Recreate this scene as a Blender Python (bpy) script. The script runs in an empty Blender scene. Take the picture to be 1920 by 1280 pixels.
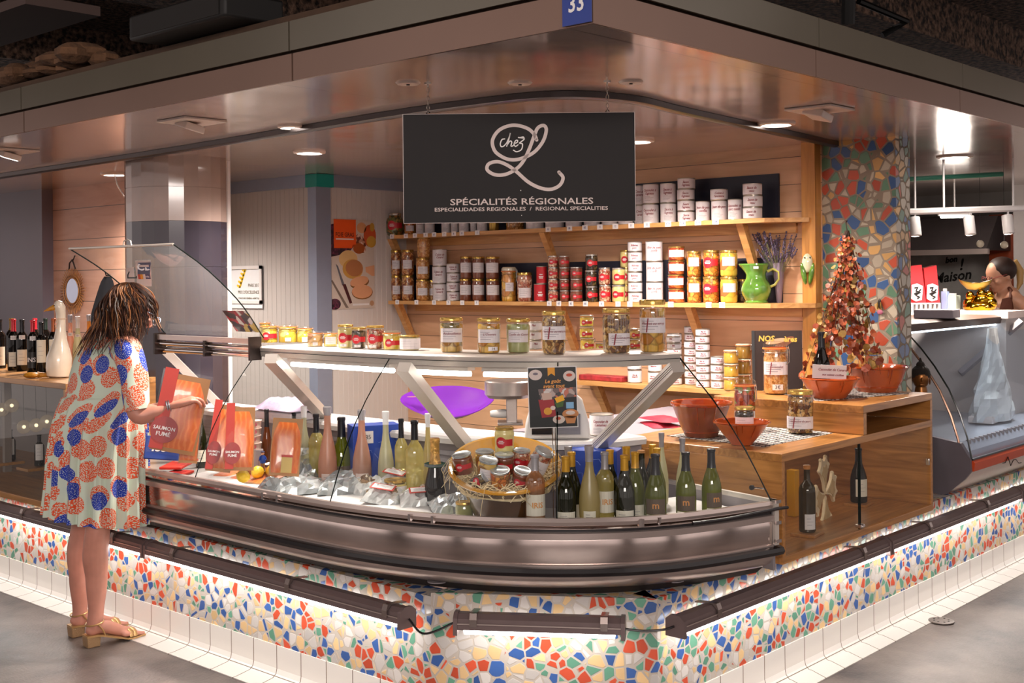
import bpy, bmesh, math, random
from mathutils import Vector, Matrix
random.seed(7)
sc = bpy.context.scene
COL = sc.collection
PI = math.pi

# ---------------------------------------------------------------- camera
FPX = 2249.0
CAM = Vector((-2.848, -2.340, 1.55))
TH = 0.0102
DV = Vector((.740, .672, 0)).normalized()
RV = Vector((DV.y, -DV.x, 0))
UV_ = Vector((0, 0, 1))
RC = RV * math.cos(TH) - UV_ * math.sin(TH)
UC = RV * math.sin(TH) + UV_ * math.cos(TH)
cam_d = bpy.data.cameras.new('camera')
cam_d.sensor_width = 36.0
cam_d.lens = 36.0 * FPX / 1920.0
cam_d.shift_y = -119.0 / 1920.0
cam_d.clip_start = 0.05
cam_d.clip_end = 100
cam = bpy.data.objects.new('camera', cam_d)
COL.objects.link(cam)
M3 = Matrix((RC, UC, -DV)).transposed()
cam.matrix_world = Matrix.Translation(CAM) @ M3.to_4x4()
sc.camera = cam
sc.view_settings.view_transform = 'Standard'
sc.view_settings.look = 'None'
sc.view_settings.gamma = 1.0
sc.view_settings.use_curve_mapping = False
sc.view_settings.exposure = 0.12
sc.cycles.transparent_max_bounces = 24
sc.cycles.max_bounces = 7
sc.cycles.use_adaptive_sampling = True
sc.cycles.adaptive_threshold = 0.025
sc.cycles.diffuse_bounces = 3
sc.cycles.glossy_bounces = 4
sc.cycles.sample_clamp_indirect = 6.0
sc.cycles.caustics_reflective = False
sc.cycles.caustics_refractive = False

# ---------------------------------------------------------------- world
wd = bpy.data.worlds.new('hall_ambient')
sc.world = wd
wd.use_nodes = True
bg = wd.node_tree.nodes['Background']
bg.inputs[0].default_value = (1.0, .86, .82, 1)
bg.inputs[1].default_value = 0.8

def area_light(name, loc, rot, sx, sy, power, color, spread=None):
    l = bpy.data.lights.new(name, 'AREA')
    l.shape = 'RECTANGLE'; l.size = sx; l.size_y = sy
    l.energy = power; l.color = color
    o = bpy.data.objects.new(name, l)
    o.location = loc; o.rotation_euler = rot
    COL.objects.link(o)
    return o
# unseen fill panels added above the aisle to stand in for hall lighting
for loc, rot, sx, sy in (((-3.3, 1.8, 3.15), (0, math.radians(-38), 0), 2.0, 5.5), ((1.8, -3.3, 3.15), (math.radians(38), 0, 0), 5.5, 2.0)):
    area_light('hall_fill_light', loc, rot, sx, sy, 34, (1.0, .87, .82))
fl = area_light('hall_fill_light', (-5.6, -5.0, 3.25), (0, 0, 0), 4.0, 1.2, 330, (1.0, .89, .83))  # unseen fill behind the camera, added to brighten the fronts facing it
fl.rotation_euler = (Vector((.3, .3, .9)) - fl.location).to_track_quat('-Z', 'Y').to_euler()
# ceiling lamps of the stall interior (round flush lamps are built further down)
def spot_light(name, loc, power, color=(1.0, .86, .74), size=math.radians(130), target=None):
    l = bpy.data.lights.new(name, 'SPOT')
    l.energy = power; l.color = color; l.spot_size = size; l.spot_blend = .8; l.shadow_soft_size = .05
    o = bpy.data.objects.new(name, l); o.location = loc
    if target is not None:
        d = Vector(target) - Vector(loc)
        o.rotation_euler = d.to_track_quat('-Z', 'Y').to_euler()
    COL.objects.link(o)
    return o

# ---------------------------------------------------------------- measuring helpers
def ray(u, v):
    return DV + RC * ((u - 960) / FPX) + UC * ((521 - v) / FPX)
def at(u, v, x=None, y=None, z=None, t=None):
    r = ray(u, v)
    if x is not None: t = (x - CAM.x) / r.x
    if y is not None: t = (y - CAM.y) / r.y
    if z is not None: t = (z - CAM.z) / r.z
    return CAM + r * t
def depth(p):
    return (Vector(p) - CAM).dot(DV)
def face_cam(x, y, j=0.0):
    return math.atan2(CAM.x - x, -(CAM.y - y)) + j

# ---------------------------------------------------------------- materials
MATS = {}
def nmat(name):
    m = bpy.data.materials.new(name); m.use_nodes = True
    MATS[name] = m
    return m, m.node_tree, m.node_tree.nodes['Principled BSDF']
def N(nt, t, **kw):
    n = nt.nodes.new(t)
    for k, v in kw.items(): setattr(n, k, v)
    return n
def L(nt, a, b): nt.links.new(a, b)
def rgb(c): return (c[0], c[1], c[2], 1)
def hexc(h):
    h = h.lstrip('#'); o = []
    for i in (0, 2, 4):
        c = int(h[i:i+2], 16) / 255
        o.append(c / 12.92 if c <= .04045 else ((c + .055) / 1.055) ** 2.4)
    return tuple(o)
def P(name, col, rough=.5, metal=0, coat=0, var=0, vscale=20, bump=0, bscale=60, emit=None, es=0, sub=0, trans=0):
    if name in MATS: return MATS[name]
    m, nt, b = nmat(name)
    c = hexc(col) if isinstance(col, str) else col
    b.inputs['Base Color'].default_value = rgb(c)
    b.inputs['Roughness'].default_value = rough
    b.inputs['Metallic'].default_value = metal
    if coat:
        b.inputs['Coat Weight'].default_value = coat; b.inputs['Coat Roughness'].default_value = .05
    if emit is not None:
        b.inputs['Emission Color'].default_value = rgb(emit); b.inputs['Emission Strength'].default_value = es
    tc = N(nt, 'ShaderNodeTexCoord')
    no = N(nt, 'ShaderNodeTexNoise'); no.inputs['Scale'].default_value = vscale; no.inputs['Detail'].default_value = 4
    L(nt, tc.outputs['Object'], no.inputs['Vector'])
    v = max(var, .03)
    mx = N(nt, 'ShaderNodeMix', data_type='RGBA', blend_type='MULTIPLY')
    mx.inputs[0].default_value = 1
    mr = N(nt, 'ShaderNodeMapRange'); mr.inputs[1].default_value = .3; mr.inputs[2].default_value = .7
    mr.inputs[3].default_value = 1 - v; mr.inputs[4].default_value = 1 + v * .5
    L(nt, no.outputs['Fac'], mr.inputs[0])
    mx.inputs[6].default_value = rgb(c)
    L(nt, mr.outputs[0], mx.inputs[7]); L(nt, mx.outputs[2], b.inputs['Base Color'])
    if bump:
        n2 = N(nt, 'ShaderNodeTexNoise'); n2.inputs['Scale'].default_value = bscale; n2.inputs['Detail'].default_value = 5
        L(nt, tc.outputs['Object'], n2.inputs['Vector'])
        bp = N(nt, 'ShaderNodeBump'); bp.inputs['Strength'].default_value = bump; bp.inputs['Distance'].default_value = .01
        L(nt, n2.outputs['Fac'], bp.inputs['Height']); L(nt, bp.outputs[0], b.inputs['Normal'])
    return m
def EM(name, col, s):
    if name in MATS: return MATS[name]
    m, nt, b = nmat(name)
    nt.nodes.remove(b)
    e = N(nt, 'ShaderNodeEmission'); e.inputs[0].default_value = rgb(col); e.inputs[1].default_value = s
    L(nt, e.outputs[0], nt.nodes['Material Output'].inputs[0])
    return m
def GL(name, tint=(.93, .97, .96), refl=.05, edge=.5, haze=0.0, hazecol=(.9, .9, .9), rough=.0, pw_=4.5):
    """thin pane: lets light straight through, reflects like glass"""
    if name in MATS: return MATS[name]
    m, nt, b = nmat(name); nt.nodes.remove(b)
    tr = N(nt, 'ShaderNodeBsdfTransparent'); tr.inputs[0].default_value = rgb(tint)
    gl = N(nt, 'ShaderNodeBsdfGlossy'); gl.inputs[0].default_value = (1, 1, 1, 1); gl.inputs['Roughness'].default_value = rough
    lw = N(nt, 'ShaderNodeLayerWeight'); lw.inputs[0].default_value = .35
    mr = N(nt, 'ShaderNodeMapRange'); mr.inputs[3].default_value = refl; mr.inputs[4].default_value = edge
    pw = N(nt, 'ShaderNodeMath', operation='POWER'); pw.inputs[1].default_value = pw_
    L(nt, lw.outputs['Facing'], pw.inputs[0]); L(nt, pw.outputs[0], mr.inputs[0])
    mx = N(nt, 'ShaderNodeMixShader')
    L(nt, mr.outputs[0], mx.inputs[0]); L(nt, tr.outputs[0], mx.inputs[1]); L(nt, gl.outputs[0], mx.inputs[2])
    last = mx
    if haze:
        df = N(nt, 'ShaderNodeBsdfDiffuse'); df.inputs[0].default_value = rgb(hazecol)
        tl = N(nt, 'ShaderNodeBsdfTranslucent'); tl.inputs[0].default_value = rgb(hazecol)
        ad = N(nt, 'ShaderNodeMixShader'); ad.inputs[0].default_value = .5
        L(nt, df.outputs[0], ad.inputs[1]); L(nt, tl.outputs[0], ad.inputs[2])
        m2 = N(nt, 'ShaderNodeMixShader'); m2.inputs[0].default_value = haze
        L(nt, mx.outputs[0], m2.inputs[1]); L(nt, ad.outputs[0], m2.inputs[2]); last = m2
    L(nt, last.outputs[0], nt.nodes['Material Output'].inputs[0])
    return m
def BITS(name, cols, scale=60, rough=.25, coat=1.0, stretch=(1, 1, 1), dark=.35, contrast=.12):
    """chunky preserved food behind jar glass: cells of several colours with darker gaps"""
    if name in MATS: return MATS[name]
    m, nt, b = nmat(name)
    tc = N(nt, 'ShaderNodeTexCoord'); mp = N(nt, 'ShaderNodeMapping'); mp.inputs['Scale'].default_value = stretch
    L(nt, tc.outputs['Object'], mp.inputs[0])
    nz = N(nt, 'ShaderNodeTexNoise'); nz.inputs['Scale'].default_value = scale * .5
    L(nt, mp.outputs[0], nz.inputs['Vector'])
    ad = N(nt, 'ShaderNodeMix', data_type='VECTOR'); ad.inputs[0].default_value = .02
    L(nt, mp.outputs[0], ad.inputs[4]); L(nt, nz.outputs['Color'], ad.inputs[5])
    vo = N(nt, 'ShaderNodeTexVoronoi'); vo.inputs['Scale'].default_value = scale
    ve = N(nt, 'ShaderNodeTexVoronoi', feature='DISTANCE_TO_EDGE'); ve.inputs['Scale'].default_value = scale
    L(nt, ad.outputs[1], vo.inputs['Vector']); L(nt, ad.outputs[1], ve.inputs['Vector'])
    sp = N(nt, 'ShaderNodeSeparateColor'); L(nt, vo.outputs['Color'], sp.inputs[0])
    cr = N(nt, 'ShaderNodeValToRGB'); cr.color_ramp.interpolation = 'CONSTANT'
    els = cr.color_ramp.elements
    cc = [hexc(c) for c in cols]
    els[0].position = 0; els[0].color = rgb(cc[0])
    els[1].position = 1 / len(cc); els[1].color = rgb(cc[1 % len(cc)])
    for i in range(2, len(cc)):
        e = els.new(i / len(cc)); e.color = rgb(cc[i])
    L(nt, sp.outputs[0], cr.inputs[0])
    mr = N(nt, 'ShaderNodeMapRange'); mr.inputs[1].default_value = 0; mr.inputs[2].default_value = contrast
    mr.inputs[3].default_value = dark; mr.inputs[4].default_value = 1
    L(nt, ve.outputs['Distance'], mr.inputs[0])
    mx = N(nt, 'ShaderNodeMix', data_type='RGBA', blend_type='MULTIPLY'); mx.inputs[0].default_value = 1
    L(nt, cr.outputs[0], mx.inputs[6]); L(nt, mr.outputs[0], mx.inputs[7])
    L(nt, mx.outputs[2], b.inputs['Base Color'])
    b.inputs['Roughness'].default_value = rough
    b.inputs['Coat Weight'].default_value = coat; b.inputs['Coat Roughness'].default_value = .04
    return m
def TINT(name, col, dens=.7, rough=.02, gloss=.06, body=None):
    """coloured bottle glass with liquid: part see-through tint, part body colour, glassy highlight"""
    if name in MATS: return MATS[name]
    m, nt, b = nmat(name); nt.nodes.remove(b)
    c = hexc(col)
    tr = N(nt, 'ShaderNodeBsdfTransparent'); tr.inputs[0].default_value = rgb([min(1, x ** .5) for x in c])
    df = N(nt, 'ShaderNodeBsdfDiffuse'); df.inputs[0].default_value = rgb(hexc(body) if body else c)
    tl = N(nt, 'ShaderNodeBsdfTranslucent'); tl.inputs[0].default_value = rgb(hexc(body) if body else c)
    a = N(nt, 'ShaderNodeMixShader'); a.inputs[0].default_value = .5
    L(nt, df.outputs[0], a.inputs[1]); L(nt, tl.outputs[0], a.inputs[2])
    x1 = N(nt, 'ShaderNodeMixShader'); x1.inputs[0].default_value = dens
    L(nt, tr.outputs[0], x1.inputs[1]); L(nt, a.outputs[0], x1.inputs[2])
    gl = N(nt, 'ShaderNodeBsdfGlossy'); gl.inputs['Roughness'].default_value = rough
    lw = N(nt, 'ShaderNodeLayerWeight'); lw.inputs[0].default_value = .3
    pw = N(nt, 'ShaderNodeMath', operation='POWER'); pw.inputs[1].default_value = 3
    mr = N(nt, 'ShaderNodeMapRange'); mr.inputs[3].default_value = gloss; mr.inputs[4].default_value = .5
    L(nt, lw.outputs['Facing'], pw.inputs[0]); L(nt, pw.outputs[0], mr.inputs[0])
    x2 = N(nt, 'ShaderNodeMixShader'); L(nt, mr.outputs[0], x2.inputs[0]); L(nt, x1.outputs[0], x2.inputs[1]); L(nt, gl.outputs[0], x2.inputs[2])
    L(nt, x2.outputs[0], nt.nodes['Material Output'].inputs[0])
    return m
def WOOD(name, c1, c2, scale=3.0, axis=0, rough=.35, boards=0, off=0.0, grain=14, coat=.2):
    """wood grain running along AXIS; boards: board height in metres (dark joints)"""
    if name in MATS: return MATS[name]
    m, nt, b = nmat(name)
    g = N(nt, 'ShaderNodeNewGeometry')
    s = [grain, grain, grain]; s[axis] = 1.2
    mp = N(nt, 'ShaderNodeMapping'); mp.inputs['Scale'].default_value = s
    L(nt, g.outputs['Position'], mp.inputs[0])
    n1 = N(nt, 'ShaderNodeTexNoise'); n1.inputs['Scale'].default_value = scale; n1.inputs['Detail'].default_value = 6; n1.inputs['Distortion'].default_value = 1.2
    L(nt, mp.outputs[0], n1.inputs['Vector'])
    cr = N(nt, 'ShaderNodeValToRGB')
    cr.color_ramp.elements[0].position = .3; cr.color_ramp.elements[0].color = rgb(hexc(c2))
    cr.color_ramp.elements[1].position = .68; cr.color_ramp.elements[1].color = rgb(hexc(c1))
    L(nt, n1.outputs['Fac'], cr.inputs[0])
    out = cr.outputs[0]
    if boards:
        sp = N(nt, 'ShaderNodeSeparateXYZ'); L(nt, g.outputs['Position'], sp.inputs[0])
        a0 = N(nt, 'ShaderNodeMath', operation='ADD'); a0.inputs[1].default_value = off; L(nt, sp.outputs[2], a0.inputs[0])
        d = N(nt, 'ShaderNodeMath', operation='DIVIDE'); d.inputs[1].default_value = boards; L(nt, a0.outputs[0], d.inputs[0])
        fl = N(nt, 'ShaderNodeMath', operation='FLOOR'); L(nt, d.outputs[0], fl.inputs[0])
        fr = N(nt, 'ShaderNodeMath', operation='FRACT'); L(nt, d.outputs[0], fr.inputs[0])
        wn = N(nt, 'ShaderNodeTexWhiteNoise', noise_dimensions='1D'); L(nt, fl.outputs[0], wn.inputs['W'])
        mr = N(nt, 'ShaderNodeMapRange'); mr.inputs[3].default_value = .86; mr.inputs[4].default_value = 1.08
        L(nt, wn.outputs['Value'], mr.inputs[0])
        m1 = N(nt, 'ShaderNodeMix', data_type='RGBA', blend_type='MULTIPLY'); m1.inputs[0].default_value = 1
        L(nt, out, m1.inputs[6]); L(nt, mr.outputs[0], m1.inputs[7])
        lt = N(nt, 'ShaderNodeMath', operation='LESS_THAN'); lt.inputs[1].default_value = .02; L(nt, fr.outputs[0], lt.inputs[0])
        m2 = N(nt, 'ShaderNodeMix', data_type='RGBA'); L(nt, lt.outputs[0], m2.inputs[0])
        L(nt, m1.outputs[2], m2.inputs[6]); m2.inputs[7].default_value = (.05, .03, .02, 1)
        out = m2.outputs[2]
    L(nt, out, b.inputs['Base Color'])
    b.inputs['Roughness'].default_value = rough
    b.inputs['Coat Weight'].default_value = coat; b.inputs['Coat Roughness'].default_value = .25
    return m
def MOSAIC(name, scale, cols, grout, gw=.05, rough=.22, seed=0.0, bump=.4):
    m, nt, b = nmat(name)
    g = N(nt, 'ShaderNodeNewGeometry')
    mp = N(nt, 'ShaderNodeMapping'); mp.inputs['Location'].default_value = (seed, seed * .7, seed * 1.3)
    L(nt, g.outputs['Position'], mp.inputs[0])
    vo = N(nt, 'ShaderNodeTexVoronoi'); vo.inputs['Scale'].default_value = scale
    ve = N(nt, 'ShaderNodeTexVoronoi', feature='DISTANCE_TO_EDGE'); ve.inputs['Scale'].default_value = scale
    L(nt, mp.outputs[0], vo.inputs['Vector']); L(nt, mp.outputs[0], ve.inputs['Vector'])
    sp = N(nt, 'ShaderNodeSeparateColor'); L(nt, vo.outputs['Color'], sp.inputs[0])
    cr = N(nt, 'ShaderNodeValToRGB'); cr.color_ramp.interpolation = 'CONSTANT'
    els = cr.color_ramp.elements
    els[0].position = 0; els[0].color = rgb(hexc(cols[0][1]))
    els[1].position = cols[0][0]; els[1].color = rgb(hexc(cols[1][1]))
    p = cols[0][0]
    for i in range(2, len(cols)):
        p += cols[i-1][0]
        e = els.new(p); e.color = rgb(hexc(cols[i][1]))
    L(nt, sp.outputs[0], cr.inputs[0])
    mr0 = N(nt, 'ShaderNodeMapRange'); mr0.inputs[3].default_value = .8; mr0.inputs[4].default_value = 1.12
    L(nt, sp.outputs[1], mr0.inputs[0])
    m0 = N(nt, 'ShaderNodeMix', data_type='RGBA', blend_type='MULTIPLY'); m0.inputs[0].default_value = 1
    L(nt, cr.outputs[0], m0.inputs[6]); L(nt, mr0.outputs[0], m0.inputs[7])
    mr = N(nt, 'ShaderNodeMapRange'); mr.inputs[1].default_value = gw; mr.inputs[2].default_value = gw + .03
    L(nt, ve.outputs['Distance'], mr.inputs[0])
    mx = N(nt, 'ShaderNodeMix', data_type='RGBA'); L(nt, mr.outputs[0], mx.inputs[0])
    mx.inputs[6].default_value = rgb(hexc(grout)); L(nt, m0.outputs[2], mx.inputs[7])
    L(nt, mx.outputs[2], b.inputs['Base Color'])
    r2 = N(nt, 'ShaderNodeMapRange'); r2.inputs[3].default_value = .8; r2.inputs[4].default_value = rough
    L(nt, mr.outputs[0], r2.inputs[0]); L(nt, r2.outputs[0], b.inputs['Roughness'])
    bp = N(nt, 'ShaderNodeBump'); bp.inputs['Strength'].default_value = bump; bp.inputs['Distance'].default_value = .004
    L(nt, mr.outputs[0], bp.inputs['Height']); L(nt, bp.outputs[0], b.inputs['Normal'])
    return m

# ---------------------------------------------------------------- mesh helpers
class MB:
    def __init__(s): s.v = []; s.f = []; s.m = []; s.uv = {}; s.mats = []
    def mi(s, mat):
        if mat is None: return 0
        if mat not in s.mats: s.mats.append(mat)
        return s.mats.index(mat)
    def add(s, vs, fs, mat=None, M=None, uvs=None):
        o = len(s.v); k = s.mi(mat)
        for p in vs:
            p = Vector(p)
            s.v.append(M @ p if M is not None else p)
        for i, f in enumerate(fs):
            s.f.append([a + o for a in f]); s.m.append(k)
            if uvs: s.uv[len(s.f) - 1] = uvs[i]
        return s
    def box(s, x0, y0, z0, x1, y1, z1, mat=None, M=None):
        vs = [(x, y, z) for z in (z0, z1) for y in (y0, y1) for x in (x0, x1)]
        return s.add(vs, [(0, 2, 3, 1), (4, 5, 7, 6), (0, 1, 5, 4), (2, 6, 7, 3), (0, 4, 6, 2), (1, 3, 7, 5)], mat, M)
    def lathe(s, prof, seg=24, mat=None, M=None, cap=True, sx=1, sy=1, fn=None):
        vs = []; fs = []
        for (r, z) in prof:
            for i in range(seg):
                a = 2 * PI * i / seg
                x, y, zz = r * math.cos(a) * sx, r * math.sin(a) * sy, z
                if fn: x, y, zz = fn(x, y, zz, a)
                vs.append((x, y, zz))
        n = len(prof)
        for j in range(n - 1):
            for i in range(seg):
                k = (i + 1) % seg
                fs.append((j*seg+i, j*seg+k, (j+1)*seg+k, (j+1)*seg+i))
        if cap:
            if prof[0][0] > 1e-5: fs.append(tuple(reversed(range(seg))))
            if prof[-1][0] > 1e-5: fs.append(tuple((n-1)*seg + i for i in range(seg)))
        return s.add(vs, fs, mat, M)
    def tube(s, pts, r, seg=8, mat=None, closed=False, M=None, cap=True):
        pts = [Vector(p) for p in pts]; n = len(pts)
        rr = r if isinstance(r, (list, tuple)) else [r] * n
        vs = []; fs = []; up = None
        for i, p in enumerate(pts):
            if closed: d = pts[(i+1) % n] - pts[i-1]
            elif i == 0: d = pts[1] - pts[0]
            elif i == n-1: d = pts[-1] - pts[-2]
            else: d = pts[i+1] - pts[i-1]
            if d.length < 1e-9: d = Vector((0, 0, 1))
            d.normalize()
            if up is None:
                up = Vector((0, 0, 1)) if abs(d.z) < .9 else Vector((1, 0, 0))
            a = up - d * up.dot(d)
            if a.length < 1e-6: a = d.orthogonal()
            a.normalize(); up = a; b = d.cross(a)
            ri = rr[i]; ra, rb = (ri if isinstance(ri, (list, tuple)) else (ri, ri))
            for k in range(seg):
                t = 2 * PI * k / seg
                vs.append(p + a * (ra * math.cos(t)) + b * (rb * math.sin(t)))
        m = n if closed else n - 1
        for j in range(m):
            for k in range(seg):
                q = (k + 1) % seg; j2 = (j + 1) % n
                fs.append((j*seg+k, j*seg+q, j2*seg+q, j2*seg+k))
        if cap and not closed:
            fs.append(tuple(reversed(range(seg)))); fs.append(tuple((n-1)*seg + i for i in range(seg)))
        return s.add(vs, fs, mat, M)
    def prism(s, poly, z0, z1, mat=None, M=None):
        """polygon in XY extruded along Z"""
        n = len(poly)
        vs = [(x, y, z0) for x, y in poly] + [(x, y, z1) for x, y in poly]
        fs = [tuple(reversed(range(n))), tuple(range(n, 2*n))]
        fs += [(i, (i+1) % n, (i+1) % n + n, i + n) for i in range(n)]
        return s.add(vs, fs, mat, M)
    def sphere(s, c, r, mat=None, su=16, sv=10, sc3=(1, 1, 1), M=None):
        prof = [(max(1e-6, math.sin(PI*j/sv)), -math.cos(PI*j/sv)) for j in range(sv + 1)]
        MM = Matrix.Translation(c) @ (M if M is not None else Matrix.Identity(4)) @ Matrix.Diagonal((r*sc3[0], r*sc3[1], r*sc3[2], 1))
        return s.lathe(prof, su, mat, MM, cap=False)
    def merge(s, o, M=None, mat=None):
        off = len(s.v)
        for p in o.v: s.v.append(M @ p if M is not None else p.copy())
        for i, f in enumerate(o.f):
            s.f.append([a + off for a in f])
            mm = mat if mat is not None else (o.mats[o.m[i]] if o.mats else None)
            s.m.append(s.mi(mm))
        return s
    def curve2d(s, path, prof, mat=None, closed=True, caps=True, zf=None):
        """sweep PROF [(inward offset, z)] along plan PATH [(x, y)]"""
        n = len(path); vs = []; fs = []; uvs = []
        nr = []
        for i in range(n):
            a = Vector(path[max(0, i-1)]); b = Vector(path[i]); c = Vector(path[min(n-1, i+1)])
            d1 = (b - a); d2 = (c - b)
            if d1.length < 1e-9: d1 = d2
            if d2.length < 1e-9: d2 = d1
            d1 = d1.normalized(); d2 = d2.normalized()
            n1 = Vector((-d1.y, d1.x)); n2 = Vector((-d2.y, d2.x))
            h = (n1 + n2).normalized(); k = 1 / max(.3, h.dot(n1))
            nr.append(h * k)
        arc = [0]
        for i in range(1, n): arc.append(arc[-1] + (Vector(path[i]) - Vector(path[i-1])).length)
        pl = [0]
        for j in range(1, len(prof)): pl.append(pl[-1] + math.dist(prof[j], prof[j-1]))
        m = len(prof)
        for i in range(n):
            for (o, z) in prof:
                p = Vector(path[i]) + nr[i] * o
                vs.append((p.x, p.y, z))
        q = m if closed else m - 1
        for i in range(n - 1):
            for j in range(q):
                k = (j + 1) % m
                fs.append((i*m+j, i*m+k, (i+1)*m+k, (i+1)*m+j))
                pk = pl[k] if k else pl[-1] + .01
                uvs.append([(arc[i], pl[j]), (arc[i], pk), (arc[i+1], pk), (arc[i+1], pl[j])])
        if caps and closed:
            fs.append(tuple(reversed(range(m)))); uvs.append([(0, 0)] * m)
            fs.append(tuple((n-1)*m + j for j in range(m))); uvs.append([(0, 0)] * m)
        return s.add(vs, fs, mat, None, uvs)
    def mesh(s, name, smooth=False, angle=35):
        me = bpy.data.meshes.new(name)
        me.from_pydata([tuple(p) for p in s.v], [], s.f)
        for m in s.mats: me.materials.append(m)
        if s.mats:
            me.polygons.foreach_set('material_index', s.m)
        if s.uv:
            ul = me.uv_layers.new(name='UVMap')
            for p in me.polygons:
                u = s.uv.get(p.index)
                if u:
                    for k, li in enumerate(p.loop_indices): ul.data[li].uv = u[k]
        me.update()
        if smooth:
            me.polygons.foreach_set('use_smooth', [True] * len(me.polygons))
            bm = bmesh.new(); bm.from_mesh(me)
            for e in bm.edges:
                if len(e.link_faces) == 2 and e.calc_face_angle(0) > math.radians(angle): e.smooth = False
            bm.to_mesh(me); bm.free()
        return me
def ob(name, mb, mat=None, parent=None, loc=None, rot=None, smooth=True, label=None, bevel=0):
    me = mb.mesh(name, smooth) if isinstance(mb, MB) else mb
    if mat is not None and not (isinstance(mb, MB) and mb.mats): me.materials.append(mat)
    o = bpy.data.objects.new(name, me); COL.objects.link(o)
    if parent is not None: o.parent = parent
    if loc is not None: o.location = loc
    if rot is not None: o.rotation_euler = rot
    if label: o['label'] = label
    if bevel:
        b = o.modifiers.new('edge', 'BEVEL'); b.width = bevel; b.segments = 2; b.limit_method = 'ANGLE'
    return o
def tag(o, label, cat, group=None, kind=None):
    o['label'] = label; o['category'] = cat
    if group: o['group'] = group
    if kind: o['kind'] = kind
    return o
def thing(name, label, cat, loc=(0, 0, 0), rz=0, group=None):
    o = bpy.data.objects.new(name, None); COL.objects.link(o)
    o.empty_display_size = .05
    o.location = loc; o.rotation_euler = (0, 0, rz)
    return tag(o, label, cat, group)
def struct(name, mb, mat=None, smooth=False):
    o = ob(name, mb, mat, smooth=smooth); o['kind'] = 'structure'
    return o
def dup(root, loc, rz, label, group=None):
    def rec(o, par):
        c = o.copy(); COL.objects.link(c)
        if par is not None: c.parent = par
        for ch in list(o.children): rec(ch, c)
        return c
    r = rec(root, None); r.location = loc; r.rotation_euler = (0, 0, rz)
    r['label'] = label
    if group: r['group'] = group
    return r
def BB(*a, mat=None):
    return MB().box(*a, mat=mat)
def Rz(a): return Matrix.Rotation(a, 4, 'Z')
def Rx(a): return Matrix.Rotation(a, 4, 'X')
def Ry(a): return Matrix.Rotation(a, 4, 'Y')
def T(x, y=None, z=None): return Matrix.Translation((x, y, z) if y is not None else x)

_tc = {}
def text_mb(s, size=.02, shear=0.0, align='CENTER', bold=0.0, sx=1.0):
    """lettering as flat mesh in the XY plane"""
    key = (s, size, shear, align, bold, sx)
    if key in _tc: return _tc[key]
    c = bpy.data.curves.new('t', 'FONT'); c.body = s; c.size = size; c.shear = shear
    c.align_x = align; c.align_y = 'CENTER'; c.offset = bold; c.resolution_u = 2; c.space_line = .85
    o = bpy.data.objects.new('t', c); COL.objects.link(o)
    bpy.context.view_layer.update()
    dg = bpy.context.evaluated_depsgraph_get()
    me = bpy.data.meshes.new_from_object(o.evaluated_get(dg))
    b = MB(); b.v = [Vector((p.co.x * sx, p.co.y, p.co.z)) for p in me.vertices]
    b.f = [list(p.vertices) for p in me.polygons]; b.m = [0] * len(b.f)
    bpy.data.objects.remove(o); bpy.data.meshes.remove(me); bpy.data.curves.remove(c)
    _tc[key] = b
    return b
def wrap(mb, r, z0, a0=0.0):
    """bend flat XY artwork around a vertical cylinder, facing local -Y"""
    o = MB(); o.f = mb.f; o.m = mb.m; o.mats = mb.mats
    o.v = [Vector(((r + p.z) * math.sin(p.x / r + a0), -(r + p.z) * math.cos(p.x / r + a0), z0 + p.y)) for p in mb.v]
    return o
def patch(r, a0, a1, z0, z1, seg=8):
    b = MB(); vs = []; fs = []
    for i in range(seg + 1):
        a = a0 + (a1 - a0) * i / seg
        for z in (z0, z1): vs.append((r * math.sin(a), -r * math.cos(a), z))
    for i in range(seg): fs.append((2*i, 2*i+2, 2*i+3, 2*i+1))
    return b.add(vs, fs)
def ell(cx, cy, rx, ry, n=20, a=0):
    out = []
    for i in range(n):
        t = 2*PI*i/n; x = rx*math.cos(t); y = ry*math.sin(t)
        out.append((cx + x*math.cos(a) - y*math.sin(a), cy + x*math.sin(a) + y*math.cos(a)))
    return out
def flat(mb, poly, z, mat):
    """one flat shape of a printed picture (XY plane)"""
    return mb.add([(x, y, z) for x, y in poly], [tuple(range(len(poly)))], mat)
# ================================================================ THE SETTING
mos_cols = [(.18, '#cb5338'), (.17, '#3c5f9e'), (.18, '#659a82'), (.22, '#e3bf8d'), (.25, '#cec7c2')]
m_mos = MOSAIC('mosaic_base', 27, mos_cols, '#b8ada2', .065, seed=2.0)
m_mos2 = MOSAIC('mosaic_column', 20, [(.16, '#b04a30'), (.19, '#35527f'), (.19, '#5d8065'), (.16, '#c99c60'), (.30, '#b0a38f')], '#857767', .06, seed=5.0)
m_grout = P('pale_grout', '#b9aea6', .8)

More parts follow.
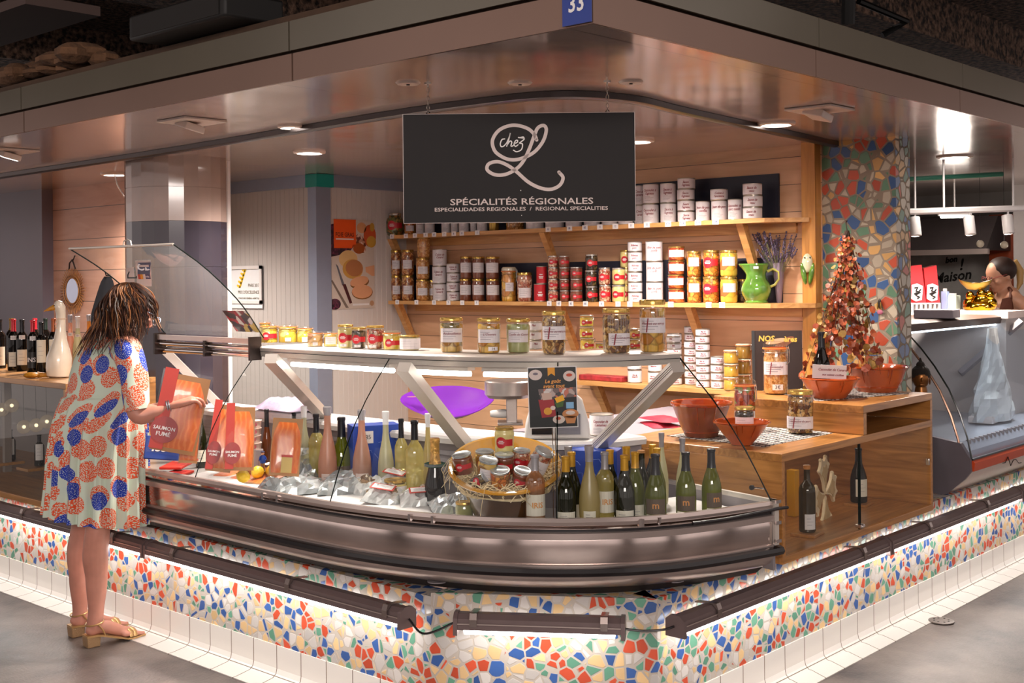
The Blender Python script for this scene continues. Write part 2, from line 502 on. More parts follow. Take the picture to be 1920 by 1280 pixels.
def tile_mat(name, base, line, u, vs, w=.0022, rough=.12):
    m, nt, b = nmat(name)
    uv = N(nt, 'ShaderNodeUVMap'); sp = N(nt, 'ShaderNodeSeparateXYZ'); L(nt, uv.outputs[0], sp.inputs[0])
    d = N(nt, 'ShaderNodeMath', operation='DIVIDE'); d.inputs[1].default_value = u; L(nt, sp.outputs[0], d.inputs[0])
    f = N(nt, 'ShaderNodeMath', operation='FRACT'); L(nt, d.outputs[0], f.inputs[0])
    lt = N(nt, 'ShaderNodeMath', operation='LESS_THAN'); lt.inputs[1].default_value = 2*w/u; L(nt, f.outputs[0], lt.inputs[0])
    last = lt
    for vv in vs:
        s = N(nt, 'ShaderNodeMath', operation='SUBTRACT'); s.inputs[1].default_value = vv; L(nt, sp.outputs[1], s.inputs[0])
        a = N(nt, 'ShaderNodeMath', operation='ABSOLUTE'); L(nt, s.outputs[0], a.inputs[0])
        l2 = N(nt, 'ShaderNodeMath', operation='LESS_THAN'); l2.inputs[1].default_value = w*.8; L(nt, a.outputs[0], l2.inputs[0])
        mx = N(nt, 'ShaderNodeMath', operation='MAXIMUM'); L(nt, last.outputs[0], mx.inputs[0]); L(nt, l2.outputs[0], mx.inputs[1]); last = mx
    mc = N(nt, 'ShaderNodeMix', data_type='RGBA'); L(nt, last.outputs[0], mc.inputs[0])
    mc.inputs[6].default_value = rgb(hexc(base)); mc.inputs[7].default_value = rgb(hexc(line))
    L(nt, mc.outputs[2], b.inputs['Base Color']); b.inputs['Roughness'].default_value = rough
    return m
m_tile = tile_mat('skirting_tile', '#e9e3dc', '#7d6c5c', .152, [.126])

# floor: dark worn resin with blotches
m, nt, b = nmat('hall_floor')
g = N(nt, 'ShaderNodeNewGeometry')
n1 = N(nt, 'ShaderNodeTexNoise'); n1.inputs['Scale'].default_value = 1.6; n1.inputs['Detail'].default_value = 8; n1.inputs['Roughness'].default_value = .65
n2 = N(nt, 'ShaderNodeTexNoise'); n2.inputs['Scale'].default_value = 90; n2.inputs['Detail'].default_value = 3
L(nt, g.outputs['Position'], n1.inputs['Vector']); L(nt, g.outputs['Position'], n2.inputs['Vector'])
cr = N(nt, 'ShaderNodeValToRGB'); cr.color_ramp.elements[0].position = .35; cr.color_ramp.elements[0].color = rgb(hexc('#3a3133'))
cr.color_ramp.elements[1].position = .72; cr.color_ramp.elements[1].color = rgb(hexc('#94867e'))
L(nt, n1.outputs['Fac'], cr.inputs[0]); L(nt, cr.outputs[0], b.inputs['Base Color'])
mr = N(nt, 'ShaderNodeMapRange'); mr.inputs[3].default_value = .28; mr.inputs[4].default_value = .5; L(nt, n1.outputs['Fac'], mr.inputs[0]); L(nt, mr.outputs[0], b.inputs['Roughness'])
bp = N(nt, 'ShaderNodeBump'); bp.inputs['Strength'].default_value = .35; bp.inputs['Distance'].default_value = .004
L(nt, n2.outputs['Fac'], bp.inputs['Height']); L(nt, bp.outputs[0], b.inputs['Normal'])
struct('floor', MB().box(-9, -9, -.05, 9.5, 9.5, 0), m)

# base walls under the counters
struct('wall_left', MB().box(0, .637, .12, .1, 8.5, .462), m_mos)
struct('wall_right', MB().box(.432, 0, .12, 8.5, .1, .475), m_mos)
_cp = [(0, .637), (.432, 0), (.50, .0995), (.50, .66), (.0995, .66), (.0995, .637)]
struct('wall_corner', MB().prism(_cp, .0, .475), m_mos)
sk = [(0, .124), (-.005, .124), (-.005, .034), (-.011, .015), (-.03, .005), (-.126, .004), (-.126, 0), (0, 0)]
for k, pth in enumerate(([(0, 8.5), (0, .637), (.216, .3185)], [(.216, .3185), (.432, 0), (8.5, 0)])):
    struct('baseboard_' + ('left', 'right')[k], MB().curve2d(pth, sk), m_tile)

# unseen square pillars, added so the steel band reflects vertical streaks
for k, (x, y) in enumerate(((-6.6, 3.4), (-7.2, .6), (-6.9, -2.2), (-2.6, -6.9), (.6, -7.2), (3.4, -6.6), (6.6, -6.2))):
    struct('wall_reflection_pillar_%d' % (k + 1), MB().box(x - .35, y - .35, 0, x + .35, y + .35, 3.5), P('reflection_pillar_brown', '#4a332a', .6))
# drain plate let into the tiled strip
dp = at(1765, 1163, z=.006)
dr = thing('floor_drain', 'round perforated metal drain cover set in the white floor tiles', 'drain', (dp.x, dp.y, .004))
m_steelw = P('worn_steel', '#8a817c', .4, .8)
ob('cover', MB().lathe([(.055, 0), (.055, .003), (.05, .004), (0, .004)], 28), m_steelw, dr)
hb = MB()
for k in range(8):
    a = 2*PI*k/8
    hb.lathe([(.005, .0041), (.005, .0046), (0, .0046)], 8, M=T(.033*math.cos(a), .033*math.sin(a), 0))
ob('holes', hb, P('black_hole', '#15100e', .8), dr)

# ---- ceiling of the stall
m, nt, b = nmat('ceiling_panel')
g = N(nt, 'ShaderNodeNewGeometry'); sp = N(nt, 'ShaderNodeSeparateXYZ'); L(nt, g.outputs['Position'], sp.inputs[0])
last = None
for ax, off, per in ((0, .62, 1.25), (1, .35, 1.25)):
    a = N(nt, 'ShaderNodeMath', operation='ADD'); a.inputs[1].default_value = off; L(nt, sp.outputs[ax], a.inputs[0])
    d = N(nt, 'ShaderNodeMath', operation='DIVIDE'); d.inputs[1].default_value = per; L(nt, a.outputs[0], d.inputs[0])
    f = N(nt, 'ShaderNodeMath', operation='FRACT'); L(nt, d.outputs[0], f.inputs[0])
    lt = N(nt, 'ShaderNodeMath', operation='LESS_THAN'); lt.inputs[1].default_value = .004; L(nt, f.outputs[0], lt.inputs[0])
    if last is None: last = lt
    else:
        mx = N(nt, 'ShaderNodeMath', operation='MAXIMUM'); L(nt, last.outputs[0], mx.inputs[0]); L(nt, lt.outputs[0], mx.inputs[1]); last = mx
mc = N(nt, 'ShaderNodeMix', data_type='RGBA'); L(nt, last.outputs[0], mc.inputs[0])
mc.inputs[6].default_value = rgb(hexc('#cdb9b0')); mc.inputs[7].default_value = rgb(hexc('#6e5a50'))
L(nt, mc.outputs[2], b.inputs['Base Color'])
b.inputs['Metallic'].default_value = .55; b.inputs['Roughness'].default_value = .16
m_ceil = m
nz = N(nt, 'ShaderNodeTexNoise'); nz.inputs['Scale'].default_value = 2.2; L(nt, g.outputs['Position'], nz.inputs['Vector'])
bp = N(nt, 'ShaderNodeBump'); bp.inputs['Strength'].default_value = .25; bp.inputs['Distance'].default_value = .02
L(nt, nz.outputs['Fac'], bp.inputs['Height']); L(nt, bp.outputs[0], b.inputs['Normal'])
struct('ceiling', MB().box(-.44, -.44, 2.2, 9, 9, 2.25), m_ceil)

m_fasc = P('fascia_metal', '#806558', .35, .35, var=.05, vscale=3)
m_fasc2 = P('fascia_glass_strip', '#645d50', .25, .2, var=.05, vscale=3)
m_black = P('black_gap', '#120d0c', .6)
def fascia(name, a, b_, side, z0, z1, n, mat):
    if side == 'L': mb = MB().box(-.45 - n, min(a, b_), z0, -.44 - n, max(a, b_), z1)
    else: mb = MB().box(min(a, b_), -.45 - n, z0, max(a, b_), -.44 - n, z1)
    return struct(name, mb, mat)
ys = [-.45, 1.05, at(548, 120, x=-.45).y, at(45, 235, x=-.45).y, 6.0, 8.5]
ys = [-.45, ys[2], ys[3], 6.0, 8.5]
xs = [-.44, at(1530, 130, y=-.45).x, at(1800, 190, y=-.45).x, 5.0, 8.5]
ti = 1
for i in range(4):
    fascia('trim_%d' % ti, ys[i] + (.004 if i else 0), ys[i+1] - .004, 'L', 2.195, 2.283, 0, m_fasc); ti += 1
    fascia('trim_%d' % ti, ys[i] + (.004 if i else 0), ys[i+1] - .004, 'L', 2.290, 2.385, .012, m_fasc2); ti += 1
    fascia('trim_%d' % ti, xs[i] + (.002 if i else 0), xs[i+1] - .002, 'R', 2.195, 2.283, 0, m_fasc); ti += 1
    fascia('trim_%d' % ti, xs[i] + (.002 if i else -.02), xs[i+1] - .002, 'R', 2.290, 2.385, .012, m_fasc2); ti += 1
m_ledge = P('dusty_brown_beam', '#4a3423', .8, var=.3, vscale=8)
struct('trim_%d' % ti, MB().box(-.43, -.43, 2.283, -.36, 8.5, 2.415).box(-.36, -.43, 2.283, 8.5, -.36, 2.40), m_ledge); ti += 1
struct('trim_%d' % ti, MB().box(-.44, -.44, 2.25, 9, 9, 2.28), m_ledge); ti += 1

# hall ceiling with sprayed rough insulation and beams
m, nt, b = nmat('sprayed_ceiling')
b.inputs['Roughness'].default_value = .95
g = N(nt, 'ShaderNodeNewGeometry')
n1 = N(nt, 'ShaderNodeTexNoise'); n1.inputs['Scale'].default_value = 26; n1.inputs['Detail'].default_value = 6; L(nt, g.outputs['Position'], n1.inputs['Vector'])
cr = N(nt, 'ShaderNodeValToRGB'); cr.color_ramp.elements[0].position = .38; cr.color_ramp.elements[0].color = rgb(hexc('#1a110c'))
cr.color_ramp.elements[1].position = .66; cr.color_ramp.elements[1].color = rgb(hexc('#8a6b58'))
L(nt, n1.outputs['Fac'], cr.inputs[0]); L(nt, cr.outputs[0], b.inputs['Base Color'])
bp = N(nt, 'ShaderNodeBump'); bp.inputs['Strength'].default_value = 1; bp.inputs['Distance'].default_value = .05
L(nt, n1.outputs['Fac'], bp.inputs['Height']); L(nt, bp.outputs[0], b.inputs['Normal'])
m_spray = m
struct('ceiling_hall', MB().box(-9, -9, 3.5, 14, 14, 3.6), m_spray)
hb = MB()
for k in range(5): hb.box(-9, -1.5 + 2.6*k, 3.2, 14, -1.1 + 2.6*k, 3.5)
struct('trim_%d' % ti, hb, m_spray); ti += 1
p1 = at(20, 60, z=2.95)
struct('trim_%d' % ti, MB().box(p1.x - .3, p1.y - .8, 2.93, p1.x + .1, p1.y + .5, 2.98), P('painted_duct', '#5d4a44', .6)); ti += 1
pb = at(360, 60, z=2.42)
lb = thing('loudspeaker', 'black box lying on top of the brown stall ledge', 'speaker', (pb.x + .05, pb.y, 2.42))
ob('housing', MB().box(-.12, -.30, 0, .12, .30, .09), P('matt_black', '#0b0908', .6), lb, bevel=.01)
ob('grille', MB().box(-.124, -.27, .01, -.12, .27, .08), P('black_grille', '#161210', .8), lb)
# crumpled old insulation lying on the ledge
pr = at(75, 135, x=-.36)
rg = MB(); random.seed(3)
for k in range(26):
    rg.sphere((random.uniform(-.05, .12), random.uniform(-.45, .45), random.uniform(0, .07)), random.uniform(.03, .07), su=7, sv=5, sc3=(1, random.uniform(1, 2.4), random.uniform(.4, .9)), M=Rz(random.random()*3))
tag(ob('insulation_scraps', rg, P('insulation_foam', '#6e4e36', .95, bump=.8, bscale=40, var=.4), loc=(pr.x, pr.y, 2.44)), 'crumpled brown insulation scraps lying on the ledge above the wine counter', 'rubble', kind='stuff')
# dark pipe hanging at the upper right
pp = at(1625, -30, z=2.75)
pi = thing('ceiling_pipe', 'black metal bracket and pipes under the rough hall ceiling, upper right', 'pipe', (pp.x, pp.y, 2.45))
m_bk = P('black_steel', '#0a0807', .45, .5)
q0 = at(1585, 8, t=6.0) - Vector((pp.x, pp.y, 2.45)); q1 = at(1600, -60, t=6.0) - Vector((pp.x, pp.y, 2.45))
q2 = at(1700, 40, t=6.4) - Vector((pp.x, pp.y, 2.45)); q3 = at(1655, 66, t=6.4) - Vector((pp.x, pp.y, 2.45)); q4 = at(1610, 2, t=6.2) - Vector((pp.x, pp.y, 2.45))
ob('upright', MB().tube([at(1590, 45, t=6.2) - Vector((pp.x, pp.y, 2.45)), q1 + Vector((0, 0, .6))], .035, 10), m_bk, pi)
ob('arm', MB().tube([q4, q2, q3], .018, 8), m_bk, pi)

# number plate 33 at the corner of the fascia
ya = at(1056, 20, x=-.455).y
n33 = thing('number_plate', 'blue plate with the white number 33 on the fascia corner', 'sign', (-.455, -.45, 2.198))
ob('plate', MB().box(-.004, 0, 0, 0, ya + .45, .13), P('enamel_blue', '#12358f', .3), n33)
tm = text_mb('33', .062, 0, 'CENTER', .0012, .9)
mt = T(-.0052, (ya + .45) / 2, .052) @ Matrix(((0, 0, -1, 0), (-1, 0, 0, 0), (0, 1, 0, 0), (0, 0, 0, 1)))
mm = MB(); mm.merge(tm, mt); ob('numerals', mm, P('white_paint', '#f2efec', .5), n33)

# ---- pillars and inner walls
m_pt = P('beige_pillar_tile', '#a58f86', .12, 0, coat=.6, var=.12, vscale=6)
m_pt2 = P('dark_pillar_tile', '#3b363f', .12, 0, coat=.6, var=.1, vscale=6)
pc = CAM + ray(332, 420) * 6.40
prr = .266
struct('wall_pillar_upper', MB().lathe([(prr, 1.862), (prr, 2.036), (prr - .002, 2.037), (prr - .002, 2.039), (prr, 2.04), (prr, 2.2)], 22, M=T(pc.x, pc.y, 0)), m_pt)
struct('wall_pillar_lower', MB().lathe([(prr, 0), (prr, 1.62), (prr - .002, 1.622), (prr - .002, 1.624), (prr, 1.626), (prr, 1.861)], 22, M=T(pc.x, pc.y, 0)), m_pt2)
m_pine = WOOD('pine_boards', '#dfb08a', '#c99a74', 1.6, 1, .45, boards=.137, off=.052, grain=10)
m_panel = P('cold_room_panel', '#b9b2ae', .4, var=.05, vscale=2)
m_panel2 = P('cold_room_panel_light', '#d5cdc9', .4, var=.04, vscale=2)
m_bluegrey = P('blue_grey_metal', '#8d94a8', .4, .2)
struct('wall_shelving', MB().box(2.55, .50, 0, 2.62, 3.56, 2.2), m_pine)
def ribs(mb, x0, x1, y0, y1, n, th=.0015):
    for k in range(n):
        if abs(x1 - x0) > abs(y1 - y0):
            x = x0 + (x1-x0)*(k+.5)/n; mb.box(x, y0 - th, .02, x + .012, y0, 2.13)
        else:
            y = y0 + (y1-y0)*(k+.5)/n; mb.box(x0 - th, y, .02, x0, y + .012, 2.13)
    return mb
struct('wall_cold_room_front', ribs(MB().box(1.88, 3.5, 0, 2.56, 3.56, 2.14), 1.9, 2.55, 3.5, 3.5, 16), m_panel2)
struct('wall_cold_room_side', ribs(MB().box(1.8, 3.52, 0, 1.86, 4.6, 2.14), 1.8, 1.8, 3.55, 4.6, 22), m_panel)
struct('trim_%d' % ti, MB().box(1.775, 3.46, 2.125, 2.56, 3.56, 2.2).box(1.775, 3.46, 2.125, 1.88, 4.6, 2.2), m_bluegrey); ti += 1
struct('trim_%d' % ti, MB().box(1.775, 3.47, 0, 1.89, 3.55, 2.12), m_bluegrey); ti += 1
struct('trim_%d' % ti, MB().box(1.765, 3.45, 2.12, 1.90, 3.56, 2.198), P('teal_tape', '#0f8f86', .5)); ti += 1
m_pine2 = WOOD('pink_pine_boards', '#d0a18a', '#c08f76', 1.5, 1, .45, boards=.21, off=.05, grain=8)
struct('wall_back_left', MB().box(1.2, 4.4, 0, 1.26, 5.66, 2.2), m_pine2)
struct('wall_back_step', MB().box(1.2, 4.4, 0, 1.86, 4.46, 2.2), m_panel)
struct('wall_grey_left', MB().box(1.12, 5.66, 0, 1.26, 8.5, 2.2), P('grey_wall_panel', '#746c78', .45, var=.05, vscale=2))
struct('trim_%d' % ti, MB().box(1.105, 6.40, 0, 1.12, 6.43, 2.2), m_black); ti += 1
wp = CAM + ray(427.5, 420) * 6.50
struct('trim_%d' % ti, MB().box(wp.x - .01, wp.y - .012, 0, wp.x + .01, wp.y + .012, 2.2), P('white_pvc', '#e8e2e0', .4)); ti += 1
m_yel = WOOD('yellow_pine', '#c98b3f', '#a46a2a', 2.0, 2, .4, grain=14)
struct('trim_%d' % ti, MB().box(2.49, .502, 0, 2.56, .575, 2.2), m_yel); ti += 1
struct('wall_mosaic_column', MB().box(2.56, .12, 0, 2.716, .50, 2.2), m_mos2)
# rail let into the ceiling
def crs(K, n=8):
    K = [Vector(k) for k in K]; K = [2*K[0]-K[1]] + K + [2*K[-1]-K[-2]]; o = []
    for i in range(1, len(K)-2):
        p0, p1, p2, p3 = K[i-1:i+3]
        for j in range(n):
            t = j/n; o.append(.5*((2*p1)+(p2-p0)*t+(2*p0-5*p1+4*p2-p3)*t*t+(3*p1-p0-3*p2+p3)*t**3))
    o.append(K[-2]); return [tuple(p) for p in o]
tr = crs([(.40, 8.4), (.375, 4.6), (.35, 2.9), (.29, 1.7), (.265, 1.2), (.27, .75), (.34, .36), (.62, .22), (1.1, .27), (2.58, .41)], 8)
struct('trim_%d' % ti, MB().curve2d(tr, [(0, 2.199), (0, 2.178), (.012, 2.172), (.03, 2.172), (.042, 2.178), (.042, 2.199)]).curve2d(tr, [(.055, 2.199), (.055, 2.186), (.07, 2.186), (.07, 2.199)]), P('dark_rail_metal', '#4a4342', .3, .7), smooth=True); ti += 1

# ---- far side of the neighbouring stall
struct('wall_far_right', MB().box(6.9, -.2, 0, 7.0, 3.4, 2.2), P('far_wall_grey', '#9b9490', .5, var=.2, vscale=2))
m_or = P('orange_wood_panel', '#b2491d', .45, var=.15, vscale=6)
a_ = at(1857, 440, t=9.3); c_ = at(1902, 640, t=9.1)
struct('wall_orange_panel', MB().box(a_.x - .03, c_.y, .9, a_.x + .02, a_.y, 2.0), m_or)
a_ = at(1900, 440, t=8.9)
struct('wall_white_right', MB().box(a_.x, a_.y - 1.6, 0, a_.x + .08, a_.y, 2.2), P('white_wall', '#c9c0bc', .5))
struct('wall_neighbour_side', MB().box(2.62, 3.3, 0, 7.0, 3.4, 2.2), m_panel)

# ---- ceiling lamps
m_lamp = EM('lamp_glow', (1.0, .93, .86), 14)
m_lampw = P('lamp_white_metal', '#d8c6bb', .35)
def round_lamp(u, v, lab, r=.075, power=200, on=True, tilt=False):
    p = at(u, v, z=2.195)
    t = thing('round_ceiling_lamp', lab, 'lamp', (p.x, p.y, 2.2), group='round lamps flush in the stall ceiling')
    ob('rim', MB().lathe([(r*.8, -.002), (r*.86, -.012), (r*1.08, -.008), (r*1.1, 0)], 32, cap=False), m_lampw, t)
    ob('diffuser', MB().lathe([(0, -.004), (r*.86, -.006)], 32, cap=False), m_lamp if on else P('lamp_off', '#c8b8ae', .3), t)
    if on and power:
        l = bpy.data.lights.new('lamp_light', 'SPOT'); l.energy = power; l.color = (1, .89, .80); l.spot_size = math.radians(150); l.spot_blend = .9; l.shadow_soft_size = r
        lo = bpy.data.objects.new('lamp_light', l); COL.objects.link(lo); lo.parent = t; lo.location = (0, 0, -.03)
    return t
round_lamp(580, 286, 'round lit ceiling lamp beside the tiled round pillar')
round_lamp(545, 238, 'small tilted round ceiling lamp just in front of the ceiling rail', r=.05)
round_lamp(215, 327, 'round lit ceiling lamp with a dangling wire above the pink boards')
round_lamp(1455, 233, 'round lit ceiling lamp in front of the mosaic column', power=75)
round_lamp(1790, 294, 'round lit ceiling lamp over the neighbouring fish counter', r=.09, power=14)
round_lamp(1195, 265, 'round lit ceiling lamp half hidden by the black hanging sign')
for (u, v, lb_) in ((765, 155, 'leftmost of three small unlit ceiling discs above the hanging sign'), (975, 155, 'middle of three small unlit ceiling discs above the hanging sign'), (1183, 153, 'rightmost of three small unlit ceiling discs above the hanging sign')):
    p = at(u, v, z=2.2)
    t = thing('ceiling_disc', lb_, 'ceiling fitting', (p.x, p.y, 2.2), group='small unlit ceiling discs')
    ob('disc', MB().lathe([(.0, -.006), (.036, -.006), (.042, 0)], 24, cap=False), m_lampw, t)
    ob('screw', MB().lathe([(0, -.009), (.006, -.009), (.006, -.006)], 10, cap=False), m_black, t)
wr = at(215, 327, z=2.19)
tag(ob('dangling_wire', MB().tube([wr, wr + Vector((.01, -.01, -.06)), wr + RV*.06 + Vector((0, 0, -.14)), wr + RV*.13 + Vector((0, 0, -.17)), wr + RV*.19 + Vector((0, 0, -.165))], .004, 6), P('white_pvc', '#e8e2e0', .4)), 'thin white wire hanging from the ceiling lamp beside the round pillar', 'cable')
def square_lamp(u, v, lab, on, rz=0):
    p = at(u, v, z=2.19)
    t = thing('square_ceiling_lamp', lab, 'lamp', (p.x, p.y, 2.2), rz, group='square spotlight plates in the stall ceiling')
    ob('plate', MB().box(-.10, -.10, -.010, .10, .10, -.001), m_lampw, t, bevel=.002)
    ob('spot_head', MB().box(-.045, -.045, -.04, .045, .045, -.011), m_lampw, t, rot=(.25, .2, 0), bevel=.004)
    if on:
        ob('diffuser', MB().box(-.035, -.035, -.0425, .035, .035, -.0405), m_lamp, t, rot=(.25, .2, 0))
    return t
square_lamp(360, 230, 'square white ceiling lamp plate over the customer, unlit', False)
square_lamp(1537, 208, 'square white ceiling lamp plate near the mosaic column, unlit', False)
square_lamp(20, 285, 'square white ceiling lamp with lit spot at the far left', True)
# ================================================================ THE COUNTERS
m_glass = GL('counter_glass', (.96, .98, .975), .02, .5)
m_glassd = GL('vitrine_glass', (.96, .97, .96), .03, .45, haze=.01)
m_edge = P('glass_edge', '#0d1a17', .15)
m_alu = P('brushed_aluminium', '#c9bab4', .3, .7, var=.06, vscale=5)
m_aluw = P('pale_aluminium', '#d6cdc4', .35, .35, var=.04, vscale=5)
m_chrome = P('chrome', '#e2dad6', .08, 1)
m_band = P('steel_band', '#d9c9c2', .15, .95, var=.2, vscale=5)
m_rubber = P('black_rubber', '#1a1619', .35, coat=.2)
m_white = P('white_plastic', '#d6d1cf', .4)
m_grey = P('grey_liner', '#8a8386', .5)

FP = crs([(-.09, 3.12), (-.09, 2.6), (-.09, 2.0), (-.09, 1.55), (-.088, 1.3), (-.08, 1.08), (-.055, .864), (-.01, .664), (.067, .464), (.19, .265), (.337, .107), (.5, -.005), (.70, -.085), (.93, -.15)], 8)
def offs(path, n):
    o = []
    for i, p in enumerate(path):
        a = Vector(path[max(0, i-1)]); c = Vector(path[min(len(path)-1, i+1)])
        d = (c - a).normalized(); o.append((p[0] - d.y*n, p[1] + d.x*n))
    return o
def seg_y(y0, y1, path=None):
    path = path or FP
    return [p for p in path if y1 - 1e-6 <= p[1] <= y0 + 1e-6]
def sub_path(i0, i1): return FP[i0:i1 + 1]
def idx(y): return min(range(len(FP)), key=lambda i: abs(FP[i][1] - y) + (0 if FP[i][0] < .95 else 9))
O32 = offs(FP, .32)
i_end = max(i for i in range(len(O32)) if O32[i][0] <= .875)
i_left = idx(1.94); i_s1 = idx(1.09); i_s2 = idx(.247)

case = thing('refrigerated_display_counter', 'curved stainless steel refrigerated display counter with black rubber bumper at the stall corner', 'display counter', (.4, .9, .46))
def cpart(name, mb, mat, smooth=True, label=None):
    o = ob(name, mb, mat, case, smooth=smooth, label=label)
    o.matrix_parent_inverse = Matrix.Translation((-.4, -.9, -.46))
    return o
cpart('glass_channel', MB().curve2d(FP, [(.0, .722), (-.004, .734), (.002, .746), (.018, .746), (.018, .722)]), m_alu, label='pale aluminium glass channel')
cpart('chrome_trim', MB().curve2d(FP, [(-.004, .711), (-.008, .717), (-.003, .722), (.02, .722), (.02, .711)]), m_chrome)
cpart('upper_groove', MB().curve2d(FP, [(.006, .699), (.006, .711), (.03, .711), (.03, .699)]), m_rubber)
cpart('lip', MB().curve2d(FP, [(-.006, .676), (-.008, .697), (-.003, .6995), (.02, .6995), (.02, .676)]), m_alu)
cpart('steel_band', MB().curve2d(FP, [(.004, .592), (.002, .60), (.001, .668), (.003, .676), (.02, .676), (.02, .592)]), m_band, label='brushed steel band')
cpart('band_trim', MB().curve2d(FP, [(-.004, .585), (-.005, .590), (0, .593), (.02, .593), (.02, .585)]), m_alu)
FPb = FP + [(.965, -.157)]
cpart('bumper', MB().curve2d(FPb, [(-.006, .552), (-.020, .557), (-.026, .569), (-.020, .581), (-.006, .586), (.02, .586), (.02, .552)]), m_rubber, label='black rubber bumper')
cpart('lower_panel', MB().curve2d(FP, [(-.002, .553), (.0, .543), (.015, .522), (.045, .505), (.085, .496), (.085, .553)]), m_alu)
cpart('underside', MB().curve2d(FP, [(.05, .503), (.085, .475), (.20, .473), (.30, .55), (.085, .55)]), P('dark_underside', '#2a211f', .8))
lid_drain = MB().lathe([(.05, 0), (.05, .004), (.04, .006), (0, .006)], 24)
for (u, v) in ((820, 1088), (1265, 1086)):
    p = at(u, v, z=.507)
    cpart('drain_cap', MB().lathe([(.035, 0), (.035, .003), (.028, .005), (0, .005)], 24, M=T(p.x + .01, p.y + .01, .503) @ Rx(PI)), m_grey)
# well floor, back wall and worktop
well = [(p[0], p[1]) for p in offs(FP, .02)] + [(min(p[0], 1.08), p[1]) for p in reversed(offs(FP, .67)) if p[1] < 3.12]
cpart('well_floor', MB().prism(well, .640, .655), P('well_steel', '#b5b0ad', .3, .5, var=.1, vscale=6))
bk = [(p[0], p[1]) for p in offs(FP, .66)]
bk = [p for p in bk if p[0] < 1.06]
lb_ = MB().curve2d(bk, [(0, .655), (0, .885), (.012, .885), (.012, .655)])
for k in range(4): lb_.curve2d(bk, [(-.008, .73 + .035*k), (-.002, .748 + .035*k), (0, .748 + .035*k), (0, .73 + .035*k)], caps=False)
cpart('air_grille', lb_, m_grey)
cpart('worktop', MB().curve2d(bk, [(-.03, .885), (-.034, .905), (-.025, .915), (.22, .915), (.22, .885)]), m_white, label='white rear worktop')
cpart('body', MB().curve2d([p for p in offs(FP, .14) if p[0] < .9], [(0, .48), (0, .638), (.5, .638), (.5, .48)]), m_grey)
# end panel at the wooden cabinet
e0 = Vector((FP[-1][0], FP[-1][1], 0)); e1 = Vector((1.06, .42, 0))
ed = (e1 - e0).normalized(); en = Vector((ed.y, -ed.x, 0))
def endbox(s0, s1, z0, z1, th, mat=None, mb=None):
    mb = mb or MB()
    a = e0 + ed*s0; b = e0 + ed*s1
    vs = [(q.x + en.x*k, q.y + en.y*k, z) for k in (0, th) for q in (a, b) for z in (z0, z1)]
    return mb.add(vs, [(0, 1, 3, 2), (4, 6, 7, 5), (0, 4, 5, 1), (2, 3, 7, 6), (0, 2, 6, 4), (1, 5, 7, 3)], mat)
cpart('end_panel', endbox(.0, .56, .50, .735, .012), m_grey, smooth=False)
cpart('end_rail', endbox(-.005, .56, .735, .752, .016), m_aluw, smooth=False)
cpart('corner_cap', endbox(-.012, .02, .592, .752, .02), m_aluw, smooth=False)
for z in (.60, .665, .74): cpart('corner_bolt', endbox(-.018, -.004, z, z + .012, .026), m_chrome, smooth=False)
_a = Vector(FP[-1]); _c = [Vector((FP[i][0], FP[i][1] - .014 - .012*max(0, (i - len(FP) + 9)/8), .712 + .012*max(0, (i - len(FP) + 9)/8))) for i in range(len(FP) - 14, len(FP))] + [Vector((.975, -.185, .722))]
cpart('drain_hose', MB().tube(_c, .006, 8), m_rubber, label='dark hose along the rail')
# counter top shelf
TP = FP[i_left:i_end + 1]
cpart('top_shelf', MB().curve2d(TP, [(.322, 1.225), (.316, 1.262), (.322, 1.268), (.62, 1.268), (.62, 1.252), (.345, 1.246), (.34, 1.225)]), m_aluw, label='pale aluminium top shelf')
cpart('shelf_seal', MB().curve2d(TP, [(.314, 1.2455), (.314, 1.2475), (.33, 1.2475), (.33, 1.2455)]), m_edge)
for k, (pa, pb_) in enumerate((((305, 648), (428, 760)), ((508, 672), (612, 785)), ((757, 688), (870, 831)), ((1270, 688), (1124, 834)))):
    a = at(*pa, z=1.235 if k else 1.27); b = at(*pb_, z=.905)
    if k == 0: a = Vector((.36, 2.93, 1.24)); b = Vector((.62, 2.76, .905))
    d = (b - a).normalized(); s = d.cross(UV_).normalized(); w = d.cross(s).normalized()
    mb = MB()
    vs = []
    for q in (a, b):
        for (i, j) in ((-1, -1), (1, -1), (1, 1), (-1, 1)): vs.append(q + s*(.026*i) + w*(.02*j))
    mb.add(vs, [(0, 1, 2, 3), (7, 6, 5, 4), (0, 4, 5, 1), (1, 5, 6, 2), (2, 6, 7, 3), (3, 7, 4, 0)])
    pst = cpart('post', mb, m_aluw, smooth=False)
    g2 = MB()
    for i in (-.6, 0, .6):
        for q0, q1 in ((a, b),):
            c0 = q0 + s*(-.027) + w*(.012*i); c1 = q1 + s*(-.027) + w*(.012*i)
            g2.tube([c0, c1], .0012, 4)
    gr = ob('groove', g2, m_grey, pst); 
# lamps under the shelf
m_tube = EM('display_tube_glow', (1.0, .97, .90), 15)
for (ya_, yb_) in ((1.78, 1.10), (1.04, .64), (.60, .20)):
    seg = seg_y(ya_, yb_)
    fl = cpart('lamp_tube', MB().curve2d(seg, [(.36, 1.205), (.355, 1.20), (.355, 1.192), (.36, 1.187), (.368, 1.187), (.373, 1.192), (.373, 1.2), (.368, 1.205)]), m_tube, label='glowing tube lamp')
    cpart('lamp_fitting', MB().curve2d(seg, [(.34, 1.208), (.34, 1.222), (.40, 1.222), (.40, 1.208)]), m_aluw)

